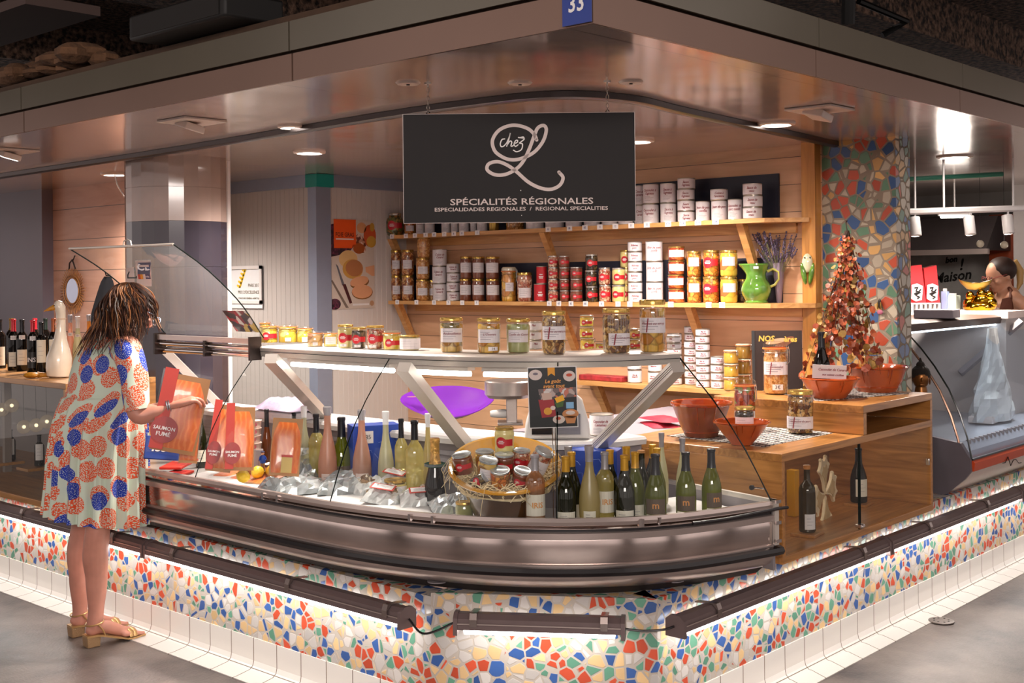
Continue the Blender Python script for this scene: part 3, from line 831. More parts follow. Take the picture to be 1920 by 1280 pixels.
# front glass panes
def pane_surface(i0, i1, gap0=0, gap1=0, steps=6):
    A = FP[i0:i1 + 1]; mb = MB(); vs = []; rows = []
    prof = []
    for k in range(steps + 1):
        q = k/steps; bul = .035*math.sin(PI*q)
        nx = .004 + .318*q; z = .742 + (1.246 - .742)*q
        prof.append((nx - bul*.84, z + bul*.55))
    for n, z in prof:
        O = offs(FP, n)[i0:i1 + 1]
        rows.append([(p[0], p[1], z) for p in O])
    w = len(rows[0])
    for r in rows: vs += r
    fs = [(j*w + i, j*w + i + 1, (j+1)*w + i + 1, (j+1)*w + i) for j in range(steps) for i in range(w - 1)]
    mb.add(vs, fs)
    return mb, [r[0] for r in rows], [r[-1] for r in rows]
def pane(i0, i1, lab):
    mb, ea, eb = pane_surface(i0, i1)
    of = -Vector(ea[0])
    mb.v = [p + of for p in mb.v]
    t = cpart('glass_pane', mb, m_glass); t.location = ea[0]
    for e in (ea, eb):
        ob('edge', MB().tube([Vector(q) + of for q in e], .0022, 5), m_edge, t)
    c = Vector(FP[(i0 + i1)//2] + (.728,)) + of
    hb = MB()
    for d in (-.045, .045):
        dd = (Vector(FP[(i0+i1)//2 + 1]) - Vector(FP[(i0+i1)//2])).normalized()
        q = c + Vector((dd.x*d, dd.y*d, 0)); nn = Vector((dd.y, -dd.x, 0))
        ob('hinge', MB().box(-.006, -.006, -.014, .006, .006, .012, M=T(q + nn*.006)), m_chrome, t)
    return t
pane(i_left, i_s1, 'curved front glass pane in front of the salmon packs and lemons')
pane(i_s1, i_s2, 'curved front glass pane in front of the straw-filled bowl')
# right pane runs to the end of the rail; its top stops with the shelf
def right_pane():
    i1 = len(FP) - 1; A = list(range(i_s2, i1 + 1)); mb = MB(); rows = []
    steps = 6
    for k in range(steps + 1):
        q = k/steps; bul = .035*math.sin(PI*q)
        n = .004 + .318*q - bul*.84; z = .742 + (1.246 - .742)*q + bul*.55
        O = offs(FP, n)
        end = i1 + (i_end - i1)*q
        row = []
        for j in range(13):
            f = i_s2 + (end - i_s2)*j/12; a = int(math.floor(f)); b = min(a + 1, i1); w = f - a
            row.append((O[a][0]*(1-w) + O[b][0]*w, O[a][1]*(1-w) + O[b][1]*w, z))
        rows.append(row)
    vs = [p for r in rows for p in r]; w = 13
    fs = [(j*w+i, j*w+i+1, (j+1)*w+i+1, (j+1)*w+i) for j in range(steps) for i in range(w-1)]
    of = -Vector(rows[0][0])
    mb.add([Vector(p) + of for p in vs], fs)
    t = cpart('glass_pane', mb, m_glass); t.location = rows[0][0]
    for e in (0, -1): ob('edge', MB().tube([Vector(r[e]) + of for r in rows], .0022, 5), m_edge, t)
    q = Vector(FP[i_s2 + 12] + (.728,)) + of
    for d in (-.03, .03): ob('hinge', MB().box(-.006, -.006, -.014, .006, .006, .012, M=T(q + Vector((d, -.006 - d*.45, 0)))), m_chrome, t)
    # the side pane
    tp = Vector(rows[-1][-1]); a = Vector((FP[-1][0], FP[-1][1], .752)); b = Vector((1.03, .38, .752))
    es = [Vector(r[-1]) - a for r in rows]
    vs = es + [b - a]
    t2 = cpart('side_glass_pane', MB().add(vs, [tuple([len(vs) - 1, i, i + 1]) for i in range(len(es) - 1)]), m_glass); t2.location = a
    ob('edge', MB().tube([es[0] + Vector((.004, 0, 0)), es[2] + Vector((.004, 0, 0)), es[4] + Vector((.004, 0, 0)), es[6] + Vector((.004, 0, 0))], .0018, 5), m_edge, t2)
    kn = ob('catch', MB().lathe([(.009, 0), (.009, .01), (0, .012)], 14, M=Ry(-PI/2)), m_rubber, t2, loc=(.0, .08, .035))
    ob('pin', MB().tube([(-.02, .02, .04), (.0, .08, .035)], .003, 6), m_chrome, t2)
right_pane()

# lifted glass lid over the open end, held by the hinge bars
yl, yr = 2.67, 1.90
hL = Vector((.2, yl, 1.295)); 
pTL = at(130, 466, y=yl); pTR = at(325, 458, y=yr)
cv = [at(494, 633, y=yr), at(462, 583, y=yr), at(430, 545, y=yr), at(380, 498, y=yr), pTR]
tx = (pTL.x + pTR.x)/2; tz = (pTL.z + pTR.z)/2
cv = [Vector((c.x, 0, c.z)) for c in cv]
cvL = [Vector((c.x, yl, c.z)) for c in cv]; cvR = [Vector((c.x, yr, c.z)) for c in cv]
dL = pTL - cvL[-1]
cvL = [c + Vector((dL.x, 0, dL.z)) * (i/4) for i, c in enumerate(cvL)]
oo = Vector((cvR[0].x, yr, cvR[0].z))
def catm(P4, q):
    n = len(P4) - 1; f = q*n; i = min(int(f), n - 1); t = f - i
    p1, p2 = P4[i], P4[i+1]; p0 = P4[i-1] if i else p1*2 - p2; p3 = P4[i+2] if i + 2 <= n else p2*2 - p1
    return .5*((2*p1)+(p2-p0)*t+(2*p0-5*p1+4*p2-p3)*t*t+(3*p1-p0-3*p2+p3)*t**3)
def lidpt(s, q, out=0.0):
    p = catm(cvR, q)*(1-s) + catm(cvL, q)*s - oo
    if out:
        e = .01; d1 = lidpt(s, min(1, q + e)) - lidpt(s, q - e if q + e > 1 else q); d2 = Vector((0, -1, 0))
        p += d1.cross(d2).normalized()*(-out)
    return p
vs = [lidpt(s/6, q/14) for q in range(15) for s in range(7)]
m_lidg = GL('lid_glass', (.93, .93, .90), .05, .6, haze=.05)
lid = cpart('lifted_glass_lid', MB().add(vs, [(j*7+i, j*7+i+1, (j+1)*7+i+1, (j+1)*7+i) for j in range(14) for i in range(6)]), m_lidg, label='raised glass lid with card stickers'); lid.location = oo
for s in (0, 1): ob('edge', MB().tube([lidpt(s, q/10) for q in range(11)], .003, 6), m_edge, lid)
ob('top_trim', MB().tube([lidpt(s/4, 1) for s in range(5)], (.0055), 6), m_aluw, lid)
hk = lidpt(.42, 1)
ob('handle', MB().tube([hk + Vector((0, .035, 0)), hk + Vector((0, .025, .022)), hk + Vector((0, 0, .028)), hk + Vector((0, -.025, .022)), hk + Vector((0, -.035, 0))], .003, 6), m_aluw, lid)
def lid_find(u, v):
    best = None
    for a in range(0, 41):
        for b in range(0, 41):
            p = lidpt(a/40, b/40) + oo
            d = p - CAM; t = d.dot(DV); uu = 960 + FPX*d.dot(RC)/t; vv = 521 - FPX*d.dot(UC)/t
            e = (uu-u)**2 + (vv-v)**2
            if best is None or e < best[0]: best = (e, a/40, b/40)
    return best[1], best[2]
def lid_sticker(name, uv4, mat, out=-.004):
    st = [lid_find(*p) for p in uv4]; n = 6; vs = []
    for j in range(n + 1):
        for i in range(n + 1):
            x, y = i/n, j/n
            s = (st[0][0]*(1-x) + st[1][0]*x)*(1-y) + (st[3][0]*(1-x) + st[2][0]*x)*y
            q = (st[0][1]*(1-x) + st[1][1]*x)*(1-y) + (st[3][1]*(1-x) + st[2][1]*x)*y
            p = lidpt(s, q)
            vs.append(p + (CAM - p - oo).normalized()*abs(out))
    return ob(name, MB().add(vs, [(j*(n+1)+i, j*(n+1)+i+1, (j+1)*(n+1)+i+1, (j+1)*(n+1)+i) for j in range(n) for i in range(n)]), mat, lid, smooth=False)
m_paper = P('white_paper', '#e6e2e2', .6)
lid_sticker('paper_sticker', [(255, 488), (284, 488), (284, 538), (255, 538)], m_paper)
lid_sticker('blue_sticker', [(258, 492), (281, 492), (281, 512), (258, 512)], P('cb_blue', '#12497f', .4), -.007)
lid_sticker('letter_mark', [(260, 497), (279, 497), (279, 501), (260, 501)], m_paper, -.009)
lid_sticker('red_mark', [(258, 515), (263.5, 515), (263.5, 522), (258, 522)], P('card_red', '#c2262a', .4), -.007)
lid_sticker('yellow_mark', [(263.5, 515), (269, 515), (269, 522), (263.5, 522)], P('card_yellow', '#e9a21c', .4), -.007)
lid_sticker('navy_mark', [(272, 515), (281, 515), (281, 522), (272, 522)], P('card_navy', '#1c2a6b', .4), -.007)
lid_sticker('paper_note', [(236, 500), (253, 500), (253, 532), (236, 532)], m_paper)
_s, _q = lid_find(268, 502)
_p = lidpt(_s, _q); _d = (CAM - _p - oo).normalized(); _x = UV_.cross(_d).normalized(); _y = _d.cross(_x)
_R = Matrix((_x, _y, _d)).transposed().to_4x4()
ob('card_lettering', MB().merge(text_mb('CB', .045, 0, 'CENTER', .001), T(_p + _d*.016) @ _R), m_paper, lid)
_s, _q = lid_find(277, 518); _p = lidpt(_s, _q)
ob('card_lettering', MB().merge(text_mb('VISA', .011, .2), T(_p + _d*.016) @ _R), m_paper, lid)
ob('note_lettering', MB().merge(text_mb('D', .06), T(lidpt(*lid_find(247, 516)) + _d*.012) @ _R @ Matrix.Rotation(PI/2, 4, 'Z')), m_black, lid)
fly = lid_sticker('flyer', [(418, 583), (466, 583), (492, 622), (442, 622)], BITS('flyer_print', ['#b01838', '#20203c', '#e0c46a', '#7b1030', '#e8e4e0', '#20203c'], 30, .2, .6, dark=.8), -.004)
fly['label'] = 'small colour flyer of red peppers'
m_dks = P('dark_steel', '#3a3230', .3, .8)
def hpart(n, mb, mat):
    o = cpart(n, mb, mat); o.location = (.2, yr, 1.25); return o
hpart('hinge_flat_bar', MB().box(-.012, .03, .030, .012, yl - yr, .052), m_alu)
hpart('hinge_round_bar', MB().tube([(0, .03, .012), (0, yl - yr, .012)], .012, 12), m_chrome)
hpart('hinge_round_bar', MB().tube([(.015, .03, -.018), (.015, yl - yr, -.018)], .014, 12), m_chrome)
hpart('hinge_clip', MB().box(-.02, .36, -.035, .02, .375, .035), m_dks)
for y in (.02, yl - yr): hpart('hinge_bracket', MB().box(-.025, y - .006, -.04, .035, y + .006, .06), m_dks)

# ---- strip lights on the base wall
m_hous = P('strip_housing', '#7d6c6b', .38, .35, var=.05)
m_diff = EM('strip_glow', (1.0, .96, .91), 12)
m_clip = P('steel_clip', '#9c8f8a', .25, .8)
def strip(name_lab, a, b, nout, clips, cable=None):
    a = Vector((a[0], a[1], 0)); b = Vector((b[0], b[1], 0)); d = (b - a); Ln = d.length; d.normalize()
    rz = math.atan2(d.y, d.x)
    t = thing('strip_light', name_lab, 'strip light', (a.x, a.y, .41), rz, group='strip lights along the mosaic base')
    sgn = 1 if Vector((-d.y, d.x, 0)).dot(Vector((nout[0], nout[1], 0))) > 0 else -1
    def sw(prof, x0, x1, mat, nm, lab=None):
        mb = MB(); n = len(prof)
        vs = [(x, y*sgn, z) for x in (x0, x1) for y, z in prof]
        fs = [(i, (i+1) % n, (i+1) % n + n, i + n) for i in range(n)] + [tuple(range(n)), tuple(range(2*n - 1, n - 1, -1))]
        return ob(nm, mb.add(vs, fs), mat, t, smooth=False, label=lab)
    sw([(-.030, -.022), (-.030, .012), (-.012, .028), (.018, .028), (.034, .014), (.034, -.002), (.038, -.006), (.038, -.022)], 0, Ln, m_hous, 'housing')
    sw([(.0381, -.004), (.0395, -.004), (.0395, 0), (.0381, 0)], 0, Ln, m_alu, 'housing_rib')
    sw([(-.026, -.022), (-.020, -.038), (.028, -.038), (.034, -.022)], .02, Ln - .02, m_diff, 'diffuser', 'bright white diffuser')
    for x in (0, Ln):
        e = -.014 if x == 0 else 0
        sw([(-.034, -.040), (-.034, .016), (-.014, .032), (.020, .032), (.040, .016), (.042, -.040)], x + e, x + e + .014, m_hous, 'end_cap')
    for f in clips:
        c = sw([(-.05, .028), (.02, .034), (.036, .034), (.044, .014), (.044, -.010), (.040, -.010), (.040, .012), (.02, .030), (-.05, .024)], f*Ln - .012, f*Ln + .012, m_clip, 'clip')
    return t
strip('strip light on the left mosaic wall, nearest the corner', (-.085, 2.26), (-.085, .67), (-1, 0), (.13, .62, .96))
strip('strip light on the left mosaic wall behind the customer legs', (-.085, 3.86), (-.085, 2.30), (-1, 0), (.3, .85))
strip('strip light on the left mosaic wall at the far left end', (-.085, 5.46), (-.085, 3.90), (-1, 0), (.2, .8))
cm = Vector((.142, .268)); cdx = Vector((.561, -.827))
q0 = cm - cdx*.27; q1 = cm + cdx*.27
strip('short strip light on the narrow angled corner of the mosaic base', (q0.x, q0.y), (q1.x, q1.y), (-.827, -.561), (.1, .9))
strip('strip light on the right mosaic wall, nearest the corner', (.42, -.085), (1.93, -.085), (0, -1), (.13, .85))
strip('strip light on the right mosaic wall under the wooden cabinet end', (1.97, -.085), (3.48, -.085), (0, -1), (.25, .7))
strip('strip light on the right mosaic wall at the far right edge', (3.52, -.085), (5.1, -.085), (0, -1), (.2, .8))
def cable(pts, lab, r=.004):
    return tag(ob('power_cable', MB().tube([catm([Vector(p) for p in pts], i/16) for i in range(17)], r, 7), m_rubber), lab, 'cable', 'cables linking the strip lights')
cable([(-.085, .655, .40), (-.085, .60, .365), (-.06, .56, .37), (q0.x - .0, q0.y + .02, .40)], 'black cable joining the left strip light to the corner one')
cable([(q1.x, q1.y - .015, .40), (.33, -.02, .395), (.37, -.07, .40), (.405, -.085, .405)], 'black cable joining the corner strip light to the right one')

# ---- wooden cabinet on the right
m_oak = WOOD('oak_x', '#c58a4b', '#93602f', 2.2, 0, .32, grain=16, coat=.3)
m_oaky = WOOD('oak_y', '#c58a4b', '#93602f', 2.2, 1, .32, grain=16, coat=.3)
m_oakd = WOOD('oak_brown', '#99693f', '#6b4526', 2.6, 0, .35, grain=14)
wc = thing('wooden_display_cabinet', 'stepped wooden display cabinet with glass doors beside the curved counter', 'cabinet', (1.105, -.09, .478))
X1, Y1 = 1.350, .75
ob('bottom_board', MB().box(0, 0, 0, X1, Y1, .028), m_oak, wc, smooth=False, bevel=.002)
ob('side_panel', MB().box(0, 0, .028, .022, Y1, .380), m_oaky, wc, smooth=False, bevel=.002)
ob('side_panel', MB().box(X1 - .022, 0, .028, X1, Y1, .380), m_oaky, wc, smooth=False, bevel=.002)
ob('top_board', MB().box(0, 0, .380, X1, Y1, .410), m_oak, wc, smooth=False, bevel=.002)
ob('back_panel', MB().box(.022, .50, .028, X1 - .022, .515, .380), m_oakd, wc, smooth=False)
for x in (.30, .52): ob('upright', MB().box(x, .40, .028, x + .045, .445, .380), m_oaky, wc, smooth=False)
ob('grey_panel', MB().box(.06, .34, .028, .30, .35, .375), P('slate_panel', '#2b2a31', .7), wc, smooth=False)
ob('grey_panel', MB().box(.42, .42, .028, .52, .43, .375), m_alu, wc, smooth=False)
ub = ob('upper_side', MB().box(.665, 0, .412, .693, .72, .500), m_oaky, wc, smooth=False); ob('upper_side', MB().box(X1 - .022, 0, .412, X1, .72, .500), m_oaky, wc, smooth=False); ob('upper_back', MB().box(.693, .30, .412, X1 - .022, .315, .5), m_oak, wc, smooth=False)
ob('upper_top_board', MB().box(.665, 0, .500, X1, .72, .532), m_oak, wc, smooth=False, bevel=.002)
for (a, b) in ((.024, .635), (.640, X1 - .024)):
    d = ob('glass_door', MB().box(a, .006, .030, b, .010, .378), m_glassd, wc, smooth=False)
    ob('glass_rim', MB().box(a if a > .5 else b - .003, .004, .03, a + .003 if a > .5 else b, .012, .378), m_edge, d, smooth=False)
ob('door_clamp', MB().box(.622, -.008, .034, .655, .02, .050).box(.628, -.012, .038, .65, .0, .046), m_chrome, wc, bevel=.003)
ob('door_clamp', MB().box(X1 - .05, -.004, .21, X1 - .04, .012, .24), m_chrome, wc, bevel=.002)

ob('cabinet_lamp', MB().box(.1, .30, .370, X1 - .1, .315, .379), EM('cabinet_glow', (1, .85, .68), 9), wc, smooth=False, label='warm lamp strip under the top board')
# ---- low vitrine on the left
vc = thing('wine_counter', 'wooden counter with glass front below, bottles and a goose standing on it', 'counter', (-.02, 3.14, .435))
Lx, Ly = .80, 5.2
m_oakl = WOOD('oak_left', '#c68f55', '#9d6f42', 2.2, 1, .35, grain=14)
ob('top_board', MB().box(0, 0, .600, Lx, Ly, .628), m_oakl, vc, smooth=False, bevel=.002)
ob('bottom_board', MB().box(0, 0, 0, Lx, Ly, .032), m_oakl, vc, smooth=False, bevel=.002)
ob('side_panel', MB().box(0, 0, .032, Lx, .022, .60), m_oak, vc, smooth=False)
ob('back_panel', MB().box(Lx - .02, .022, .032, Lx, Ly, .60), P('grey_back_panel', '#8a8280', .4, .2), vc, smooth=False)
for y in (.46, 1.30): ob('upright', MB().box(.30, y, .032, .34, y + .03, .60), P('grey_post', '#8d827c', .45), vc, smooth=False)
for (a, b) in ((.024, .80), (.805, 1.7), (1.705, 3.0)):
    d = ob('glass_door', MB().box(.008, a, .034, .012, b, .598), m_glassd, vc, smooth=False)
    ob('glass_rim', MB().box(.006, b - .003, .034, .014, b, .598), m_edge, d, smooth=False)
ob('shelf', MB().box(.36, .03, .30, .78, 3.0, .312), m_glassd, vc, smooth=False)
# ================================================================ GOODS
m_jarglass = GL('jar_glass', (.97, .98, .96), .05, .6)
m_gold = P('gold_lid', '#cda85a', .25, .85)
m_silver = P('silver_lid', '#cfc9c2', .25, .85)
m_goldcap = P('gold_capsule', '#d09a2e', .38, .4)
m_wirem = P('clip_wire', '#b9b2aa', .25, .9)
m_seal = P('orange_seal', '#d87a3c', .4)
m_label = P('paper_label', '#e4dde0', .6)
m_cream = P('cream_label', '#e2dccb', .6)
m_redl = P('red_label', '#c51f2b', .45)
m_wtxt = P('white_print', '#f0eaea', .5)
m_rtxt = P('maroon_print', '#8c2f3a', .6)
m_gtxt = P('grey_print', '#7d7480', .6)
m_bltxt = P('blue_ink', '#2b3f7a', .6)
m_tin = P('tin_metal', '#b9b0a6', .3, .8)
C_bean = BITS('beans', ['#b5793a', '#c98f4c', '#9c5f2a', '#d6a566'], 95)
C_bean2 = BITS('pale_beans', ['#dca05a', '#e3b070', '#cc8a45', '#b9753a'], 105, contrast=.08, dark=.5)
C_bean3 = BITS('dark_beans', ['#b98a4a', '#8d5c2c', '#cfa768', '#6b4020'], 70)
C_cass = BITS('cassoulet', ['#c98446', '#a85f30', '#d9a468', '#8e4a28'], 70)
C_pate = P('brown_pate', '#7b4430', .25, coat=1, var=.2, vscale=40)
C_red = BITS('red_stew', ['#a8431f', '#8b2f16', '#c2662c'], 60, dark=.7)
C_carrot = BITS('carrot_stew', ['#d87a2a', '#c2611f', '#e0963f', '#9c6a2a'], 50)
C_green = BITS('green_stew', ['#7d7a35', '#a58a3e', '#5f5a2a', '#b57a35'], 45)
C_yel = P('yellow_fat', '#e2cf86', .3, coat=1, var=.08, vscale=30)
C_foie = BITS('foie_gras', ['#e5c84c', '#d8b23a', '#e8d77a', '#d8a04a'], 25, dark=.85)
C_pink = BITS('pink_beans', ['#d9a98c', '#c2785c', '#e3c2a6', '#a85a44'], 80)
C_dark = BITS('dark_olives', ['#3c2f24', '#54452e', '#2a211b', '#6b5a34'], 60)
C_fruit = BITS('yellow_fruit', ['#d99a3c', '#e0b04c', '#b9762c', '#cf8a3a'], 26, dark=.5)
C_conf = BITS('confit_pieces', ['#b98a3c', '#d2ab58', '#9a6a2c', '#7d6a35'], 30, dark=.55)
C_pale = P('pale_confit', '#a9ad74', .25, coat=1, var=.2, vscale=25)
C_gren = P('grey_green_pickle', '#8a8a55', .25, coat=1, var=.25, vscale=30)

def lines(w, h, n, th=.0012):
    """small unreadable printed lines"""
    b = MB()
    for k in range(n):
        y = h/2 - h*(k + .5)/n; ww = w*(.55 + .45*((k*37 % 10)/10))
        hq(b, -w/2, -w/2 + ww, y, y + th)
    return b
def hq(b, x0, x1, y0, y1, n=7):
    vs = [(x0 + (x1-x0)*i/n, y, 0) for i in range(n + 1) for y in (y0, y1)]
    return b.add(vs, [(2*i, 2*i+2, 2*i+3, 2*i+1) for i in range(n)])
def hdisc(b, cx, r, n=10):
    vs = []
    for i in range(n + 1):
        a = PI*i/n; vs += [(cx - r*math.cos(a), -r*math.sin(a), 0), (cx - r*math.cos(a), r*math.sin(a), 0)]
    return b.add(vs, [(2*i, 2*i+2, 2*i+3, 2*i+1) for i in range(n)])
def mark_red(label, r, cz, w, h, parent, mat=None, txt=True):
    """red label: band with a round badge"""
    b = MB(); b.merge(wrap(hdisc(MB(), -w*.22, h*.62), r*1.014 + .0005, cz))
    b.merge(patch(r*1.010, -w*.25/r, w*.55/r, cz - h*.36, cz + h*.36, 6))
    lo = ob('label', b, mat or m_redl, parent, smooth=False, label='red label')
    if txt:
        t = MB()
        for k, (ww, yy) in enumerate(((.26, .14), (.38, 0), (.3, -.14))): hq(t, -w*.22 - h*ww, -w*.22 + h*ww, h*yy, h*yy + h*.07)
        ob('print', wrap(t, r*1.018 + .0006, cz), m_wtxt, lo, smooth=False)
    return lo
def sticker(par, r, cz, a, txt='', w=.02, h=.012):
    s = ob('price_sticker', patch(r*1.022 + .0008, a - w/2/r, a + w/2/r, cz - h/2, cz + h/2, 4), m_wtxt, par, smooth=False)
    if txt:
        ob('price_print', wrap(text_mb(txt, h*.9), r*1.03 + .0012, cz, a), m_black, s, smooth=False)
def jar(root, r, h, content, lid='gold', label='white', fill=.86, glass=False, clip=False, text=None, sq=1.0, belly=False, sides=20, stick=None, lab_c=.42, lab_h=.34, lab_w=1.5, gap=None):
    """preserving jar with lid, contents and label, standing on z=0"""
    ht = h*.90 if not clip else h*.86
    if belly: prof = [(.0, 0), (r*.72, 0), (r*.86, h*.04), (r, h*.16), (r, h*.62), (r*.93, h*.74), (r*.72, h*.83), (r*.68, ht)]
    elif clip: prof = [(0, 0), (r*.84, 0), (r*.93, h*.03), (r*.95, h*.08), (r*.95, h*.70), (r*.90, h*.76), (r*.88, ht)]
    else: prof = [(0, 0), (r*.82, 0), (r*.92, h*.03), (r*.96, h*.08), (r, h*.72), (r*.99, h*.80), (r*.93, h*.84), (r*.93, ht)]
    def fn(x, y, z, a): return (x, y, z)
    if glass:
        ob('glass_jar', MB().lathe(prof, sides, cap=False), m_jarglass, root)
        zc = h*fill
        cp = [(0, .002)] + [(max(0, p[0] - .0022), max(p[1], .002)) for p in prof[1:] if p[1] < zc] + [(prof[-2][0]*.95 if zc > h*.7 else prof[3][0]*.97, zc), (0, zc)]
        ob('contents', MB().lathe(cp, sides, cap=False), content, root)
    else:
        ob('glass_jar', MB().lathe(prof, sides, cap=False), content, root)
    lr = r*(.74 if belly else .97)
    if clip:
        ob('lid', MB().lathe([(r*.92, h*.885), (r*.97, h*.90), (r*.95, h*.96), (r*.80, h), (0, h*.99)], sides, cap=False), m_jarglass if glass else P('clip_lid_glass', '#c9c0a8', .1, coat=1), root)
        ob('rubber_seal', MB().lathe([(r*.9, h*.855), (r*1.0, h*.86), (r*1.0, h*.885), (r*.9, h*.89)], sides, cap=False), m_seal, root)
        a = .9
        w = MB()
        ca, sa = math.sin(a), -math.cos(a)
        w.tube([(r*ca*1.02, r*sa*1.02, h*.93), (r*ca*1.12, r*sa*1.12, h*.86), (r*ca*1.14, r*sa*1.14, h*.62), (r*ca*1.0, r*sa*1.0, h*.56)], r*.035, 5)
        w.tube([(r*ca*1.02 + r*.16, r*sa*1.02 + r*.1, h*.93), (r*ca*1.12 + r*.14, r*sa*1.12 + r*.1, h*.86), (r*ca*1.14 + r*.12, r*sa*1.14 + r*.1, h*.62), (r*ca*1.0, r*sa*1.0, h*.56)], r*.035, 5)
        w.tube([(r*1.01*math.cos(t), r*1.01*math.sin(t), h*.80) for t in [2*PI*k/16 for k in range(16)]], r*.02, 4, closed=True)
        ob('wire_clip', w, m_wirem, root)
    elif lid != 'none':
        lm = {'gold': m_gold, 'silver': m_silver, 'white': m_white}[lid]
        ob('lid', MB().lathe([(lr*.98, h*.905), (lr, h*.91), (lr, h*.985), (lr*.97, h), (lr*.85, h), (lr*.82, h*.993), (0, h*.993)], sides, cap=False), lm, root)
    cz = h*lab_c
    rr = r*(1.0 if not clip else .955)
    if label == 'white':
        hw = lab_w/2
        lo = ob('label', patch(rr*1.012 + .0003, -hw, hw, cz - h*lab_h/2, cz + h*lab_h/2), m_label, root, smooth=False)
        t = MB(); t.merge(lines(rr*hw*1.5, h*lab_h*.7, 4 if h > .08 else 3, h*.008))
        ob('print', wrap(t, rr*1.018 + .0006, cz), m_gtxt, lo, smooth=False)
        if text:
            ob('lettering', wrap(text_mb(text, h*lab_h*.26, .3), rr*1.024 + .0008, cz + h*lab_h*.12, .05), m_rtxt, lo, smooth=False)
            if h > .14: ob('red_stripe', wrap(MB().add([(-.008, -h*lab_h*.46, 0), (-.003, -h*lab_h*.46, 0), (.004, h*lab_h*.46, 0), (-.001, h*lab_h*.46, 0)], [(0, 1, 2, 3)]), rr*1.024 + .0008, cz, -.35), m_rtxt, lo, smooth=False)
    elif label == 'red': mark_red('red', rr, cz + h*.03, r*1.7, h*.34, root)
    if stick: sticker(root, rr, h*.14, stick[1], stick[0], r*.8, max(.010, h*.11))
    return root
def tin(root, r, h, lines_, mat=None, scale=1.0, col=None):
    ob('can', MB().lathe([(r*.96, 0), (r, .002), (r, .004), (r*.985, .005), (r*.985, h - .005), (r, h - .004), (r, h - .001), (r*.97, h), (r*.95, h - .003), (0, h - .003)], 22, cap=False), m_tin, root)
    lo = ob('paper_sleeve', MB().lathe([(r*.995, .005), (r*.997, .006), (r*.997, h - .006), (r*.995, h - .005)], 22, cap=False), mat or m_label, root)
    t = MB()
    if lines_:
        n = len(lines_); sz = min(.019*scale, h*.30)
        for k, s in enumerate(lines_):
            t.merge(text_mb(s, sz, .35, 'CENTER', .0003, .8), T(0, (-k*sz*.9), 0))
        ob('lettering', wrap(t, r + .0008, h*.68 if h > .07 else h*.62, -.12), col or m_rtxt, lo, smooth=False)
    if h > .07 and not mat:
        ob('print', wrap(lines(r*1.3, h*.25, 4, .0009), r + .0008, h*.26, -.1), m_gtxt, lo, smooth=False)
    if mat:
        t = MB()
        for k, (w, y) in enumerate(((.5, .50), (.75, .38), (.6, .30))):
            hq(t, -r*w*.6, r*w*.6, h*y, h*y + h*.05)
        ob('print', wrap(t, r + .0008, 0), m_wtxt, lo, smooth=False)
    return root
ORD = {1: [''], 2: ['bottom', 'top'], 3: ['bottom', 'middle', 'top'], 4: ['bottom', 'second lowest', 'second highest', 'top'],
       6: ['bottom', 'second lowest', 'third lowest', 'fourth lowest', 'second highest', 'top'],
       7: ['bottom', 'second lowest', 'third lowest', 'middle', 'fifth lowest', 'second highest', 'top'],
       8: ['bottom', 'second lowest', 'third lowest', 'fourth lowest', 'fifth lowest', 'third highest', 'second highest', 'top']}
def stack(name, cat, look, where, n, x, y, z, h, build, rz, group=None, gap=.0006, jit=.12):
    """n pieces on top of each other; LOOK names the piece and WHERE its stack"""
    root = None; rs = random.Random(hash((round(x, 3), round(y, 3))) & 255)
    for k in range(n):
        pos = ORD[n][k]
        lab = (look + ', ' + pos + ' of ' + where) if n > 1 else (look + ', ' + where)
        loc = (x + rs.uniform(-.002, .002), y + rs.uniform(-.002, .002), z + k*(h + gap)); rr = rz + rs.uniform(-jit, jit)
        if root is None:
            root = thing(name, lab, cat, loc, rr, group); build(root)
        else:
            dup(root, loc, rr, lab, group)

# ---- wall shelves
m_shelf = WOOD('shelf_pine', '#dba668', '#b87f45', 2.0, 1, .4, grain=14)
def shelf(lab, z, y0, y1, x0=2.33, cut=.16):
    t = thing('wall_shelf', lab, 'shelf', (2.55, y0, z), group='wooden shelves on the plank wall')
    poly = [(0, 0), (-.07, 0), (x0 - 2.55, cut), (x0 - 2.55, y1 - y0 - .06), (-.10, y1 - y0), (0, y1 - y0)]
    ob('board', MB().prism(poly, -.022, 0), m_shelf, t, smooth=False)
    ob('batten', MB().box(-.02, .1, -.07, 0, y1 - y0 - .1, -.022), m_shelf, t, smooth=False)
    return t
def bracket(t, y, dz=.26, out=.17):
    o = t.location
    d = Vector((-out, 0, 0)); mb = MB()
    vs = [(0, -.02, -dz), (0, .02, -dz), (-.02, .02, -dz - .03), (-.02, -.02, -dz - .03), (-out, -.02, -.022), (-out, .02, -.022), (-out + .045, .02, -.022), (-out + .045, -.02, -.022)]
    mb.add(vs, [(0, 1, 2, 3), (4, 7, 6, 5), (3, 2, 5, 4), (0, 7, 6, 1), (0, 3, 4, 7), (1, 6, 5, 2)])
    ob('bracket', mb, m_shelf, t, loc=(0, y - o.y, 0), smooth=False)
Z1, Z2 = 1.412, 1.832
sh_lo = shelf('middle wooden wall shelf full of jars and tins', Z1, .50, 3.50)
sh_hi = shelf('top wooden wall shelf behind the hanging sign', Z2, .53, 3.46)
for u in (757, 1060, 1303): bracket(sh_lo, at(u, 600, x=2.45).y)
for u in (745, 1030, 1400): bracket(sh_hi, at(u, 470, x=2.45).y)
sh3 = shelf('lowest wooden wall shelf with short stacks of small tins', .975, .70, 1.98, cut=.02)
bracket(sh3, 1.80, .24)
m_slate = P('navy_board', '#1f2334', .5)
